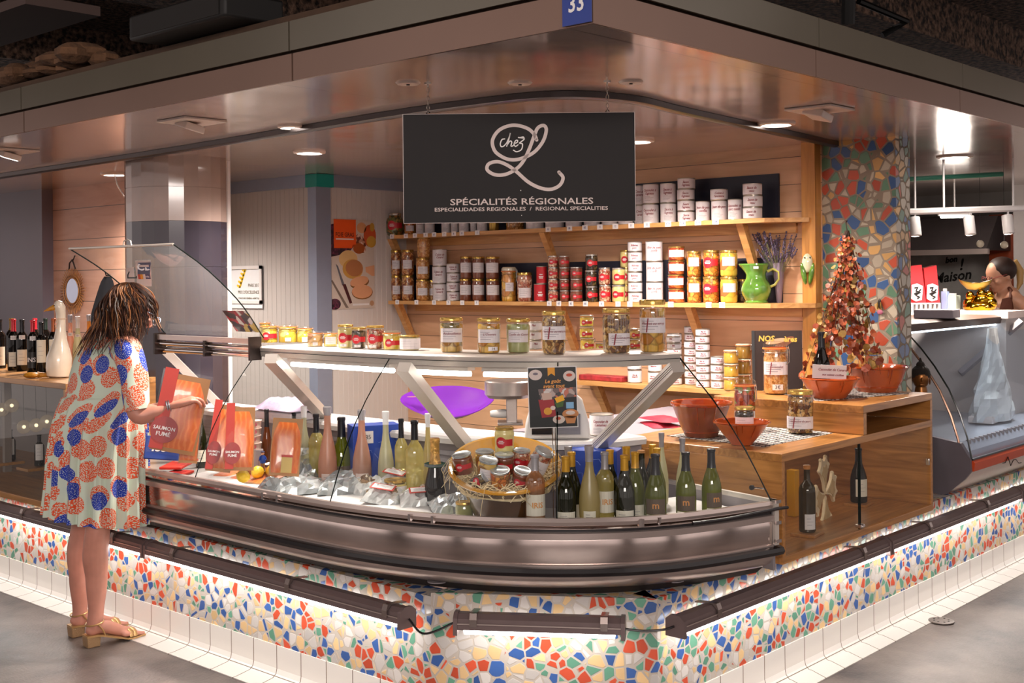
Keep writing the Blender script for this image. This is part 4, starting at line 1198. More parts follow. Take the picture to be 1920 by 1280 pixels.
def board(lab, u0, u1, v0, v1, x=2.545):
    a = at(u0, v0, x=x); b = at(u1, v1, x=x)
    return tag(ob('backing_board', MB().box(x - .004, b.y, b.z, x + .004, a.y, a.z), m_slate), lab, 'board')
a = at(1300, 400, x=2.545)
tag(ob('backing_board', MB().box(2.538, at(1461, 330, x=2.545).y, Z2 + .0, 2.549, at(800, 400, x=2.545).y, at(1461, 325, x=2.545).z), m_slate), 'dark navy board leaning behind the white tins on the top shelf', 'board')
tag(ob('backing_board', MB().box(2.538, at(1467, 500, x=2.545).y, Z1 + .0, 2.549, at(745, 490, x=2.545).y, at(1400, 484, x=2.545).z), m_slate), 'dark navy board leaning behind the jars on the middle shelf', 'board')

SX = 2.425
def px(u, w, h, v, x=SX, z=None):
    """size in metres of a piece w x h pixels seen at column u"""
    p = at(u, v, x=x); k = depth(p)/FPX
    return p.y, w*k/2, h*k
def S(look, where, u, w, h, n, kind, z=Z1, x=SX, name='preserve_jar', cat='jar', group=None, rzj=0.0, **kw):
    y, r, hh = px(u, w, h, 540 if z < 1.6 else 400, x)
    rz = face_cam(x, y) + rzj
    if kind == 'tin': b = lambda t: tin(t, r, hh, kw.get('lines_'), kw.get('mat'), kw.get('scale', 1))
    else: b = lambda t: jar(t, r, hh, kind, **kw)
    stack(name, cat, look, where, n, x, y, z, hh, b, rz, group)
T_ = dict(name='food_tin', cat='tin')
# middle shelf, left to right
S('narrow bean jar with white label', 'the outermost pair on the middle shelf', 743, 20, 47, 2, C_cass)
S('bean jar with white label and gold lid', 'second pair, middle shelf', 765, 24, 47.5, 2, C_cass)
y, r, hh = px(793, 26, 39.5, 540)
S('bean jar with white label', 'the pair under the unlabelled jar', 793, 26, 40, 2, C_bean2)
S('unlabelled jar of orange beans', 'on top of two labelled bean jars', 793, 25, 39, 1, C_bean2, z=Z1 + 2*(px(793, 26, 40, 540)[2] + .0006), label='none')
S('bean jar with white label', 'half hidden behind the tall white tins', 811, 24, 38, 1, C_bean, x=2.50)
S('large white tin with maroon script', 'three beside the brown jars', 825, 27, 32, 3, 'tin', lines_=['Cuisse de', 'Canard'], **T_)
S('small white tin with maroon script', 'four beside the brown jars', 850, 25, 17.3, 4, 'tin', lines_=['Cuisse de', 'Canard'], scale=.8, **T_)
for u, wd, w in ((874, 'the leftmost brown pair', 24), (898, 'the middle brown pair', 24), (924, 'the rightmost brown pair', 27)):
    S('brown pate jar', wd + ', middle shelf', u, w, 41.5, 2, C_pate, lab_w=1.9, lab_c=.5, lab_h=.44)
S('tall clip-top jar of orange fruit slices', 'right of the brown jars', 954, 30, 64, 1, C_fruit, clip=True, name='clip_top_jar', lab_c=.42, lab_h=.25, lab_w=1.1)
S('squat jar of beige beans with two labels', 'beside the red tins', 984, 29, 54, 1, C_pink, lab_c=.3, lab_w=1.8)
S('red tin with white print', 'lower of the two on the middle shelf', 1012, 23, 33, 1, 'tin', mat=m_redl, **T_)
S('red tin with white print', 'upper of the two on the middle shelf', 1016, 20, 33, 1, 'tin', z=Z1 + px(1012, 23, 33.1, 540)[2], mat=m_redl, x=2.43, **T_)
S('small red-label jar with pale lid', 'the first red-label column', 1038, 20.5, 21.3, 4, C_pink, lid='silver', label='red')
S('small red-label jar with pale lid', 'the second red-label column', 1059, 20.5, 21.3, 4, C_pate, lid='silver', label='red')
S('small red-label jar with pale lid', 'the third red-label column', 1081, 24, 21.5, 3, C_pate, lid='silver', label='red')
S('dark red-label jar with silver lid', 'the column of dark jars', 1109, 24, 29.5, 3, C_dark, lid='silver', label='red')
S('red-label jar of pink beans', 'the bean pair on the middle shelf', 1134, 23, 32, 2, C_pink, lid='silver', label='red')
S('red-label jar of pale yellow fat', 'the front yellow pair', 1160, 25, 32, 2, C_yel, lid='silver', label='red')
S('red-label jar of yellow fat', 'the rear column behind the white tins', 1174, 22, 32, 3, C_yel, lid='gold', label='red', x=2.50)
S('small flat white tin', 'the six-high stack on the middle shelf', 1191, 27, 18.7, 6, 'tin', lines_=['Rillettes', 'porc'], scale=.8, **T_)
S('big white tin with maroon script', 'the three-high stack of pork tins', 1227, 32, 38, 3, 'tin', lines_=['Rôti de porc', 'confit'], **T_)
S('flat jar of red stew with white label', 'the four-high stack', 1269, 32, 26, 4, C_red, lab_h=.5, lab_w=2.0, lab_c=.5)
S('carrot stew jar with white label', 'the pair on the middle shelf', 1302, 28, 48, 2, C_carrot, lab_c=.58)
S('carrot stew jar with red label', 'the pair on the middle shelf', 1334, 31, 49, 2, C_carrot, label='red', lab_c=.5)
S('yellow fruit jar with white label', 'the pair next to the green jug', 1367, 33, 49, 2, BITS('yellow_stew', ['#e2c04c', '#d9a83c', '#c96a3a', '#e8d27a'], 22, dark=.8), lab_c=.58, lab_w=1.5)
S('dark green jar', 'half hidden between yellow jars and green jug', 1392, 26, 44, 1, C_dark, x=2.50, label='none')
# top shelf
S('round jar of green stew with red label', 'far end of top shelf', 740, 33, 42, 1, C_green, z=Z2, lid='silver', label='red', belly=True)
S('orange stew jar', 'second from the far end of the top shelf', 768, 22, 30, 1, C_carrot, z=Z2)
hid = [(788, 16, 'tin'), (805, 19, 'tin'), (836, 18, 'tin'), (852, 14, 'tin'), (870, 20, 'tin'), (888, 12, 'tin')]
for k, (u, w, kd) in enumerate(hid):
    S('white tin covered by the sign', 'piece %s from the far end, top shelf' % ('three', 'four', 'five', 'six', 'seven', 'eight')[k], u, w, 30, 1, 'tin', z=Z2, lines_=['Confit'], **T_)
S('white tin with pink writing', 'peeping below the sign on the top shelf', 904, 20, 30, 1, 'tin', z=Z2, lines_=['Rillettes'], **T_)
S('jar with shiny gold contents', 'peeping below the sign on the top shelf', 926, 20, 30, 1, P('amber_oil', '#b08a3c', .15, .6), z=Z2, label='none')
S('bean jar without visible label', 'below the middle of the sign on the top shelf', 966, 35, 30, 1, C_bean, z=Z2, label='none')
for k, (u, w) in enumerate(((1003, 34), (1040, 35), (1076, 31), (1110, 31), (1143, 31), (1173, 27))):
    S('wide white tin below the sign', ('first', 'second', 'third', 'fourth', 'fifth', 'sixth')[k] + ' after the bean jar, top shelf', u, w, 36, 1, 'tin', z=Z2, lines_=['Cassoulet'], **T_)
S('white tin with maroon script', 'the pair at the edge of the sign', 1201, 24, 36.5, 2, 'tin', z=Z2, x=2.47, lines_=['Civet de', 'canard'], **T_)
S('large white tin with maroon script', 'the second pair right of the sign', 1221, 31, 37, 2, 'tin', z=Z2, lines_=['Cassoulet à', "l'agneau"], **T_)
S('large white tin with maroon script', 'the third pair right of the sign', 1254, 30, 37, 2, 'tin', z=Z2, lines_=['Sauce à', "l'agneau"], **T_)
S('flat white tin reading Sauce Agneau', 'the four-high top shelf stack', 1287, 33, 20.4, 4, 'tin', z=Z2, lines_=['Sauce', "l'agneau"], **T_)
S('single white tin with maroon script', 'before the navy board beside the four-high stack', 1318, 27, 38, 1, 'tin', z=Z2, lines_=['Joue de porc', 'confite'], **T_)
S('large white tin', 'under the flat tin on the top shelf', 1349, 30, 38, 1, 'tin', z=Z2, lines_=['Joue de porc'], **T_)
S('flat white tin', 'resting on a larger white tin, top shelf', 1349, 33, 21, 1, 'tin', z=Z2 + px(1349, 30, 38.1, 400)[2], lines_=['Cuisse à', "l'ancienne"], **T_)
S('single white tin with maroon script', 'second from the near end of top shelf', 1378, 27, 39, 1, 'tin', z=Z2, lines_=['Cassoulet de', 'porc confit'], **T_)
S('flat white tin reading Sauce de veau', 'the last top shelf stack', 1411, 36, 22, 3, 'tin', z=Z2, lines_=['Sauce de', 'veau'], **T_)
# price tags on the shelf edges
def tagp(u, z, txt, where, w=.034, h=.028, x=2.329):
    p = at(u, 560 if z < 1.6 else 420, x=x)
    t = thing('price_tag', 'white price tag reading %s on the shelf edge below %s' % (txt, where), 'price tag', (x - .001, p.y, z), -PI/2, 'price tags on the shelf edges')
    ob('card', MB().box(-w/2, -.001, -h*.8, w/2, 0, h*.2), m_wtxt, t, smooth=False)
    tm = text_mb(txt, .017, 0, 'CENTER', .0003, .85)
    ob('price', MB().merge(tm, T(0, -.0018, -h*.3) @ Rx(PI/2)), m_bltxt, t, smooth=False)
for (u, s, wh) in ((745, '8', 'the narrow bean jars'), (781, '9', 'the unlabelled bean jar'), (814, '12', 'the large duck tins'), (841, '7', 'the small duck tins'), (867, '6', 'the leftmost brown jars'), (894, '7', 'the middle brown jars'),
                   (1030, '6', 'the first red-label jars'), (1048, '65', 'the second red-label jars'), (1071, '65', 'the third red-label jars'), (1098, '85', 'the dark jars'), (1128, '8', 'the pink bean jars'), (1159, '7', 'the yellow fat jars'), (1181, '5', 'the six flat tins'), (1258, '13', 'the flat red stew jars'), (1329, '13', 'the carrot jars'), (1354, '9,8', 'the yellow fruit jars')):
    tagp(u, Z1, s, wh)
for (u, s, wh) in ((735, '8', 'the round green jar'), (761, '10', 'the orange stew jar'), (778, '12', 'the third piece'), (798, '7', 'the fourth piece'), (814, '6,5', 'the gap in the tins'), (833, '7', 'the fifth piece'), (851, '8', 'the sixth piece'), (866, '10', 'the seventh piece'), (895, '5', 'the pink-lettered tin'),
                   (1028, '8', 'the first wide tin'), (1068, '08', 'the second wide tin'), (1097, '85', 'the third wide tin'), (1125, '11', 'the fourth wide tin'), (1154, '12', 'the fifth wide tin'), (1184, '11', 'the sixth wide tin'), (1213, '13', 'the second tin pair'), (1253, '6,5€', 'the third tin pair'), (1280, '7,5€', 'the four-high stack'), (1309, '8,5€', 'the first single tin'), (1342, '10€', 'the two unequal tins')):
    tagp(u, Z2, s, wh, w=.038)
# lowest shelf tins
Z3 = .976
def S3(look, where, u, w, h, n, kind, x=2.40, **kw):
    S(look, where, u, w, h, n, kind, z=Z3, x=x, **kw)
def small(look, where, u, n, x, w=27, h=13.2):
    p = at(u, 700, x=x); k = depth(p)/FPX
    stack('food_tin', 'tin', look, where, n, x, p.y, Z3, h*k, lambda t: tin(t, w*k/2, h*k, ['Pâté de', 'campagne'], None, .55), face_cam(x, p.y), gap=.0015, jit=.3)
small('small flat white tin', 'the seven-high stack on the lowest shelf', 1265, 7, 2.45)
small('small flat white tin', 'the eight-high back stack on the lowest shelf', 1296, 8, 2.49, w=25)
small('small flat white tin', 'the eight-high front stack on the lowest shelf', 1318, 8, 2.40)
small('small flat white tin', 'the four-high stack beside the clip jars', 1346, 4, 2.40, h=14.5)
small('small flat white tin', 'the pair seen through the glass', 1190, 2, 2.42, h=24)
small('small flat white tin', 'the three seen through the glass', 1228, 3, 2.44, h=22)
def clipst(where, u, n, x, w, h, cont, z=Z3):
    p = at(u, 700, x=x); k = depth(p)/FPX
    stack('clip_top_jar', 'jar', 'small clip-top jar of yellow preserve', where, n, x, p.y, z, h*k, lambda t: jar(t, w*k/2, h*k, cont, clip=True, label='none'), face_cam(x, p.y), jit=.3)
clipst('the front clip jar column, lowest shelf', 1371, 3, 2.36, 29, 25, P('mustard_preserve', '#c59a3c', .2, coat=1, var=.2, vscale=40))
clipst('the rear clip jar column, lowest shelf', 1394, 3, 2.46, 30, 28, P('brown_preserve', '#8d6a2c', .2, coat=1, var=.2, vscale=40))
p = at(1130, 712, x=2.42)
t = thing('red_packet', 'row of small red packets lying on the lowest shelf', 'packet', (2.42, p.y, Z3), PI/2)
ob('packet', MB().box(-.16, -.04, 0, .14, .04, .03), P('red_packet', '#a33036', .4, var=.4, vscale=30), t, bevel=.005)

# ---- green jug with lavender
p = at(1418, 560, x=2.41); k = depth(p)/FPX; H = 74*k
jg = thing('green_jug', 'glazed green ceramic jug with handle at the near end of the shelf', 'jug', (2.41, p.y, Z1), face_cam(2.41, p.y))
m_jug = P('green_glaze', '#5c8a34', .08, coat=1, var=.55, vscale=12)
pr = [(0, 0), (.30, 0), (.31, .03), (.28, .07), (.36, .2), (.40, .34), (.36, .48), (.27, .62), (.25, .72), (.29, .84), (.34, .97), (.33, 1.0), (.29, .97), (.24, .85), (.2, .7)]
def spout(x, y, z, a):
    if z > .7*H and x < 0: x *= 1 + .35*max(0, -math.cos(a))**3*(z/H - .7)/.3
    return (x, y, z)
ob('body', MB().lathe([(a*H*.96, b*H) for a, b in pr], 28, cap=False, fn=lambda x, y, z, a: spout(x, y, z, a)), m_jug, jg)
ob('handle', MB().tube([(.28*H, 0, .80*H), (.42*H, 0, .86*H), (.56*H, 0, .78*H), (.56*H, 0, .60*H), (.46*H, 0, .46*H), (.36*H, 0, .42*H)], [.04*H, .035*H, .033*H, .033*H, .035*H, .04*H], 10), P('yellow_green_glaze', '#a9a64a', .1, coat=1), jg)
st = ob('price_sticker', MB().box(-.012, -.36*H, .87*H, .012, -.352*H, .93*H), m_wtxt, jg, smooth=False)
ob('price_print', MB().merge(text_mb('35', .012), T(0, -.363*H, .90*H) @ Rx(PI/2)), m_black, st, smooth=False)
lv = thing('lavender_bunch', 'bunch of dried purple lavender standing behind the green jug', 'dried flowers', (2.485, p.y - .085, Z1))
random.seed(11); mbs = MB(); mbf = MB()
for k_ in range(70):
    a = random.uniform(0, 2*PI); q = random.uniform(0, 1)**.6; tx, ty = .075*q*math.cos(a), .13*q*math.sin(a) + .02
    tx = min(tx, .055); top = Vector((tx, ty, random.uniform(.24, .36))); 
    pts = [Vector((random.uniform(-.01, .01), random.uniform(-.01, .01), 0)), Vector((tx*.3, ty*.25, .15)), top]
    mbs.tube(pts, .0009, 4)
    d = (pts[2] - pts[1]).normalized()
    for j in range(7):
        c = top - d*(.055*j/7) + Vector((random.uniform(-.003, .003),)*3)
        mbf.sphere(c, random.uniform(.0035, .006), su=5, sv=3)
ob('stems', mbs, P('lavender_stem', '#6b6a4a', .8), lv)
ob('flowers', mbf, P('lavender_flower', '#5e4f66', .8, var=.5, vscale=60), lv)
ob('wrapping', MB().lathe([(.012, 0), (.022, .10), (.03, .2)], 10, cap=False), P('lavender_net', '#7a6a78', .7), lv)

# ---- jars along the counter top shelf
ZT = 1.2685
def J(look, u, vb, w, vt, cont, dy=0, name='preserve_jar', zz=ZT, x=None, **kw):
    p = at(u, vb, z=zz)
    if dy: p = p + DV*dy; 
    k = depth(p)/FPX; h = (vb - vt)*k; r = w*k/2
    p = p + (p - CAM).normalized()*r*.8; p.z = zz
    k = depth(p)/FPX; h = (vb - vt)*k*1.0; r = w*k/2
    t = thing(name, look, 'jar', (p.x, p.y, zz), face_cam(p.x, p.y, kw.pop('turn', 0)), 'preserve jars on the curved counter top')
    return jar(t, r, h, cont, **kw)
G_ = dict(glass=True, sides=28)
J('clip-top jar of yellow foie gras, first beside the raised lid', 487, 641, 22, 604, C_foie, clip=True, label='none', dy=.12, **G_)
J('clip-top jar of yellow foie gras with red label, second from the lid', 505, 643, 34, 608, C_foie, clip=True, label='red', name='clip_top_jar', lab_c=.35, **G_)
J('wide clip-top jar of yellow foie gras with cream label, third from the lid', 540, 643, 38, 609, C_foie, clip=True, name='clip_top_jar', lab_w=.6, lab_c=.2, lab_h=.2, **G_)
J('clip-top jar with paper tag, half hidden behind others, fourth from the lid', 568, 644, 32, 614, C_foie, clip=True, name='clip_top_jar', lab_w=.7, lab_c=.22, lab_h=.3, dy=.05, **G_)
J('low clip-top jar of pale liver, fifth from the lid', 591, 650, 32, 622, BITS('liver', ['#d9b07a', '#c98a5a', '#e3c896'], 25, dark=.7), clip=True, name='clip_top_jar', lab_w=.6, lab_c=.2, lab_h=.2, **G_)
J('low clip-top jar with brown label and price sticker, sixth from the lid', 620, 650, 28, 622, C_foie, clip=True, name='clip_top_jar', lab_w=1.6, lab_c=.42, lab_h=.5, **G_)
J('jar of yellow fat with red label and gold lid among the small jars', 648, 653, 30, 609, C_yel, label='red', lid='gold', stick=('12', -.3), **G_)
J('jar of dark olives with red label beside the yellow fat jar', 673, 654, 29, 614, C_dark, label='red', lid='gold', stick=('11', -.2), **G_)
J('jar of white beans with red label and bright gold lid', 704, 655, 34, 611, C_pink, label='red', lid='gold', stick=('7', -.35), **G_)
J('clip-top jar with orange seal and red label, near the plain label jar', 735, 656, 36, 621, C_foie, clip=True, label='red', name='clip_top_jar', lab_c=.35, **G_)
J('low jar wrapped in a white label with gold lid', 769, 657, 38, 629, C_yel, lab_w=3.0, lab_c=.45, lab_h=.72, **G_)
J('tall preserve jar of orange confit, leftmost of the big counter jars', 847, 661, 45, 596, C_conf, text='Andouillettes', lab_c=.5, lab_w=2.1, lab_h=.4, fill=.84, **G_)
J('tall preserve jar of brown confit with price sticker, second big counter jar', 917, 663, 45, 597, C_fruit, text="L'Oseraie", lab_c=.5, lab_w=2.1, lab_h=.38, stick=('14', .35), fill=.84, **G_)
J('tall jar of pale green confit with gold lid, third big counter jar', 972, 662, 46, 598, C_pale, text='Confit de Canard', lab_c=.5, lab_w=1.8, lab_h=.36, fill=.84, **G_)
J('tall jar of whole brown beans with wide paper label, fourth big counter jar', 1039, 665, 46, 584, C_bean3, text='Haricots au naturel', lab_c=.5, lab_w=2.3, lab_h=.31, fill=.88, **G_)
J('large round-shouldered bean jar with small upper sticker on the counter', 1156, 663, 54, 579, C_bean3, text='Cassoulet au porc', lab_c=.32, lab_w=1.7, lab_h=.27, lid='gold', fill=.86, turn=.3, **G_)
J('tall preserve jar of peeled fruit, rightmost of the big counter jars', 1224, 661, 50, 563, C_fruit, text='Pêches au sirop', lab_c=.52, lab_w=2.4, lab_h=.29, lid='gold', fill=.84, **G_)
def cst(look, where, u, v, n, w, h, cont, back, name, cat, tinn=False):
    p = at(u, v, z=ZT); p = p + (p - CAM).normalized()*back; p.z = ZT; k = depth(p)/FPX
    b = (lambda t: tin(t, w*k/2, h*k, ['Pâté'], None, .6)) if tinn else (lambda t: jar(t, w*k/2, h*k, cont, clip=True, label='red', lab_c=.3))
    stack(name, cat, look, where, n, p.x, p.y, ZT, h*k, b, face_cam(p.x, p.y), jit=.3)
cst('small clip-top jar with red label', 'the stack left of the bean jar', 1100, 657, 3, 27, 21, C_foie, .12, 'clip_top_jar', 'jar')
cst('small clip-top jar with orange seal', 'lying low beside the big bean jar', 1126, 657, 1, 18, 11, C_foie, .12, 'clip_top_jar', 'jar')
cst('small clip-top jar of brown preserve', 'the pair between the two largest jars', 1190, 657, 2, 26, 19, C_conf, .13, 'clip_top_jar', 'jar')
cst('white tin with maroon writing', 'the stack behind the green confit jar', 1003, 658, 3, 26, 17, None, .12, 'food_tin', 'tin', True)
cst('small flat white tin', 'the two beside the tallest fruit jar', 1263, 656, 2, 26, 12.5, None, .03, 'food_tin', 'tin', True)
# ================================================================ DISPLAY CONTENTS
ZD = .6565
def inward(p):
    """distance of a point inside the curved front line"""
    best = 9
    for i in range(len(FP) - 1):
        a = Vector(FP[i]); b = Vector(FP[i+1]); q = Vector((p[0], p[1])); ab = b - a
        t = max(0, min(1, (q - a).dot(ab)/ab.length_squared)); d = (q - (a + ab*t)).length
        side = ab.x*(q.y - a.y) - ab.y*(q.x - a.x)
        if abs(d) < abs(best): best = d if side > 0 else -d
    return best
def place_n(u, n, z=ZD):
    lo, hi = 3.6, 7.0
    for _ in range(40):
        m_ = (lo + hi)/2; p = at(u, 700, t=m_)
        if inward(p) < n: lo = m_
        else: hi = m_
    p = at(u, 700, t=lo); return Vector((p.x, p.y, z)), lo
B_PR = {
 'bordeaux': [(0, 0), (.88, 0), (1, .02), (1, .60), (.96, .66), (.72, .715), (.42, .76), (.37, .80), (.36, .955), (.42, .96), (.42, .995), (0, 1)],
 'burgundy': [(0, 0), (.9, 0), (1, .02), (1, .40), (.95, .48), (.72, .60), (.48, .70), (.38, .78), (.36, .955), (.41, .96), (.41, .995), (0, 1)],
 'flute': [(0, 0), (.82, 0), (.9, .02), (.97, .14), (1, .30), (.93, .42), (.70, .56), (.46, .67), (.36, .76), (.34, .90), (.42, .97), (.42, .995), (0, 1)],
 'champagne': [(0, 0), (.9, 0), (1, .02), (1, .36), (.94, .45), (.72, .58), (.5, .70), (.42, .78), (.40, .93), (.46, .95), (.44, 1), (0, 1)]}
g_green = TINT('green_bottle_glass', '#7f8a1a', .62, body='#767c12')
g_dkgreen = TINT('dark_green_bottle_glass', '#2b2f10', .9, body='#25280f')
g_dark = TINT('dark_wine_glass', '#15110f', .97, gloss=.05)
g_rose = TINT('frosted_rose_glass', '#d9a58d', .9, rough=.35, body='#dba78f')
g_frost = TINT('frosted_white_glass', '#c9c6a4', .88, rough=.35, body='#cfcba8')
g_frosty = TINT('frosted_yellow_glass', '#c9b77a', .85, rough=.3, body='#cdbb80')
g_clear = TINT('clear_wine_glass', '#e6da98', .42, body='#dccd80', gloss=.1)
g_pink = TINT('clear_rose_glass', '#e0b088', .5, body='#cf9a72', gloss=.1)
g_amber = TINT('amber_glass', '#8a4518', .8, body='#7a3c16')
m_capk = P('black_capsule', '#17171c', .35, .3)
m_capw = P('white_capsule', '#e3e0e0', .35)
m_capg = P('grey_capsule', '#a39ea2', .35, .3)
m_capr = P('red_capsule', '#c0202f', .35, .2)
m_capc = P('copper_capsule', '#a35a35', .35, .5)
m_foil = P('gold_foil', '#d9a85c', .3, .6, var=.4, vscale=60, bump=.6, bscale=80)
def bottle(root, r, h, kind, glass, cap=None, cl=.2, label=None, sides=24):
    pr = [(a*r, b*h) for a, b in B_PR[kind]]
    ob('glass_body', MB().lathe(pr, sides, cap=False), glass, root)
    if cap is not None:
        cr_ = []
        z0 = 1 - cl
        def rad(f):
            q = B_PR[kind]
            for i in range(len(q) - 1):
                if q[i][1] <= f <= q[i+1][1] and q[i+1][1] > q[i][1]:
                    t = (f - q[i][1])/(q[i+1][1] - q[i][1]); return q[i][0]*(1-t) + q[i+1][0]*t
            return q[-2][0]
        fs_ = [z0, z0 + .01] + [f for _, f in B_PR[kind] if z0 + .012 < f < .992] + [.996]
        cr_ = [(rad(min(f, .99))*r*1.04 + .0004, f*h) for f in fs_] + [(rad(.98)*r*.9, h*1.003), (0, h*1.003)]
        ob('capsule', MB().lathe(cr_, sides, cap=False), cap, root)
    if label:
        for lb in (label if isinstance(label, list) else [label]):
            z0, z1, hw, mt = lb[:4]
            zc = (z0 + z1)/2*h
            pr_ = B_PR[kind]
            rr = max(rr_ for rr_, f in pr_ if z0 <= f <= z1 or abs(f - z0) < .25 and abs(f - z1) < .25)*r if kind == 'flute' else r
            lo = ob('label', patch(rr*1.012 + .0004, -hw, hw, z0*h, z1*h), mt, root, smooth=False)
            if len(lb) > 4 and lb[4]:
                ob('lettering', wrap(text_mb(lb[4], lb[5], 0, 'CENTER', .0004), rr*1.02 + .0009, zc + (lb[7] if len(lb) > 7 else 0), 0), lb[6], lo, smooth=False)
            elif mt is not m_capk:
                ob('print', wrap(lines(rr*hw*1.3, (z1 - z0)*h*.6, 3, .0012), rr*1.02 + .0009, zc), m_gtxt, lo, smooth=False)
def DB(look, u, vt, w, n, kind, glass, cap=None, cl=.2, label=None, turn=0, hfix=None, grp=None):
    zb = ZD if u < 985 else .7005
    p, t_ = place_n(u, n, zb); top = at(u, vt, t=t_); h = top.z - zb; r = w*t_/FPX/2
    t = thing('wine_bottle', look, 'bottle', p, face_cam(p.x, p.y, turn), grp or 'bottles in the display counter')
    bottle(t, r, h, kind, glass, cap, cl, label)
    return t
m_brl = P('taupe_label', '#5b4a3a', .6); m_orl = P('orange_print', '#d9924a', .6)
wl = (.02, .22, 1.0, m_cream)
iris = (.16, .46, 1.3, m_cream, 'IRIS', .026, m_orl)
ml = [(.14, .36, 1.0, m_brl, 'm', .034, m_orl, .004), (.02, .13, 1.0, m_cream)]
g10 = .11
_r = [q for q in FP if q[0] > .20]
tag(ob('display_riser', MB().curve2d([q for q in _r if q[0] < .92], [(.03, .657), (.03, .700), (.46, .700), (.46, .657)]), P('white_tray', '#d8d4d2', .35), smooth=False), 'low white riser under the gold-capped and black-capped bottles', 'riser')
DB('clear rose bottle labelled IRIS with grey cap standing before the straw bowl', 1001, 852, 37, .10, 'bordeaux', g_pink, m_capg, .22, iris, turn=.25)
DB('dark green bottle with gold cap, front, right of the straw bowl', 1059, 855, 38, g10, 'burgundy', g_dkgreen, m_goldcap, .22, wl)
DB('dark green bottle with gold cap directly behind the one beside the bowl', 1070, 847, 36, .25, 'burgundy', g_dkgreen, m_goldcap, .22, wl)
DB('frosted bottle with grey cap behind the gold caps beside the bowl', 1064, 836, 34, .40, 'flute', g_rose, m_capg, .18)
DB('frosted pale yellow bottle between gold-capped and IRIS bottles', 1103, 835, 40, g10, 'flute', g_frosty, m_capg, .2, (.05, .2, .6, m_cream))
DB('clear yellow bottle labelled IRIS with grey cap among the gold-capped bottles', 1132, 847, 34, .15, 'bordeaux', g_clear, m_capg, .24, iris, turn=.3)
DB('gold-capped bottle half hidden behind the yellow IRIS bottle', 1142, 843, 34, .30, 'burgundy', g_dkgreen, m_goldcap, .22)
DB('front gold-capped bottle just right of the yellow IRIS bottle', 1169, 853, 38, g10, 'burgundy', g_dkgreen, m_goldcap, .22, wl)
DB('tall gold-capped bottle in third row behind the middle gold caps', 1173, 837, 34, .36, 'burgundy', g_dkgreen, m_goldcap, .22)
DB('gold-capped bottle in second row with white label low down', 1189, 847, 36, .20, 'burgundy', g_green, m_goldcap, .24, wl)
DB('corked bottle without capsule beside the second row gold caps', 1201, 844, 33, .29, 'burgundy', g_dkgreen, P('cork', '#b9824f', .8), .04)
DB('rear gold-capped bottle behind the black-capped bottle marked m', 1222, 833, 34, .36, 'burgundy', g_dkgreen, m_goldcap, .22)
DB('gold-capped bottle squeezed right behind the first black-capped m bottle', 1230, 840, 33, .24, 'burgundy', g_green, m_goldcap, .2)
DB('green bottle marked m with black cap, first of three from the gold caps', 1227, 851, 40, g10, 'burgundy', g_green, m_capk, .30, ml)
DB('tall slender frosted bottle rising behind the first m bottle', 1239, 811, 25, .38, 'flute', g_frost, m_capg, .2)
DB('slender frosted bottle with clear neck behind the middle m bottle', 1278, 821, 26, .30, 'flute', g_frost, m_capg, .2)
DB('green bottle marked m with black cap, middle of three', 1284, 847, 38, g10, 'burgundy', g_green, m_capk, .28, ml)
DB('green bottle with black cap standing alone, nearest the wooden cabinet', 1332, 841, 37, g10, 'burgundy', g_green, m_capk, .28, ml, turn=.5)
# left group
DB('frosted rose bottle with white cap behind the lifted mushroom sachets', 677, 768, 36, .50, 'flute', g_rose, m_capg, .12, (.12, .27, .7, P('pale_pink_label', '#e6cfc6', .6)))
DB('green bottle with white label between two frosted rose bottles', 639, 782, 37, .50, 'burgundy', g_green, m_capk, .26, ml)
DB('frosted rose bottle with clear stopper left of the green bottle', 613, 762, 36, .44, 'flute', g_rose, m_capg, .10, (.1, .24, .7, P('pale_pink_label', '#e6cfc6', .6)))
DB('clear pale wine bottle with black cap behind the salmon pack', 592, 776, 29, .50, 'bordeaux', g_clear, m_capk, .25)
DB('frosted white bottle with white cap left of the clear black-capped bottle', 569, 761, 27, .54, 'flute', g_frost, m_capw, .15)
DB('frosted pink bottle with white cap, hindmost behind the salmon', 560, 756, 25, .61, 'flute', g_rose, m_capw, .15)
DB('brown bottle with black cap beside the little blue figurine', 499, 767, 21, .50, 'burgundy', g_amber, m_capk, .25)
DB('black-capped bottle just behind the labelled salmon pack', 521, 768, 22, .60, 'burgundy', g_dkgreen, m_capk, .25)
DB('black-capped bottle squeezed behind the frosted white one', 550, 774, 20, .56, 'burgundy', g_dkgreen, m_capk, .25)
DB('frosted greenish bottle with white cap before the blue box', 722, 771, 31, .52, 'flute', g_frost, m_capw, .15)
DB('small clear bottle with black cap between frosted and yellow bottles', 751, 785, 25, .56, 'bordeaux', g_clear, m_capk, .24)
DB('clear yellow wine bottle with black cap and gold label', 776, 788, 34, .44, 'bordeaux', g_clear, m_capk, .22, (.02, .24, 1.2, P('gold_label', '#cdb35a', .4)))
DB('frosted bottle with white cap behind the champagne bottle', 801, 775, 25, .54, 'flute', g_frosty, m_capw, .15)
DB('dark champagne bottle with crumpled gold foil left of the bowl', 814, 821, 39, .36, 'champagne', g_dark, m_foil, .34, (.64, .68, 3.1, P('green_band', '#2d5a4c', .4)))
DB('dark green bottle with white label standing near the raised lid', 376, 765, 20, .50, 'burgundy', g_dkgreen, m_capk, .2, (.1, .3, .9, m_cream))

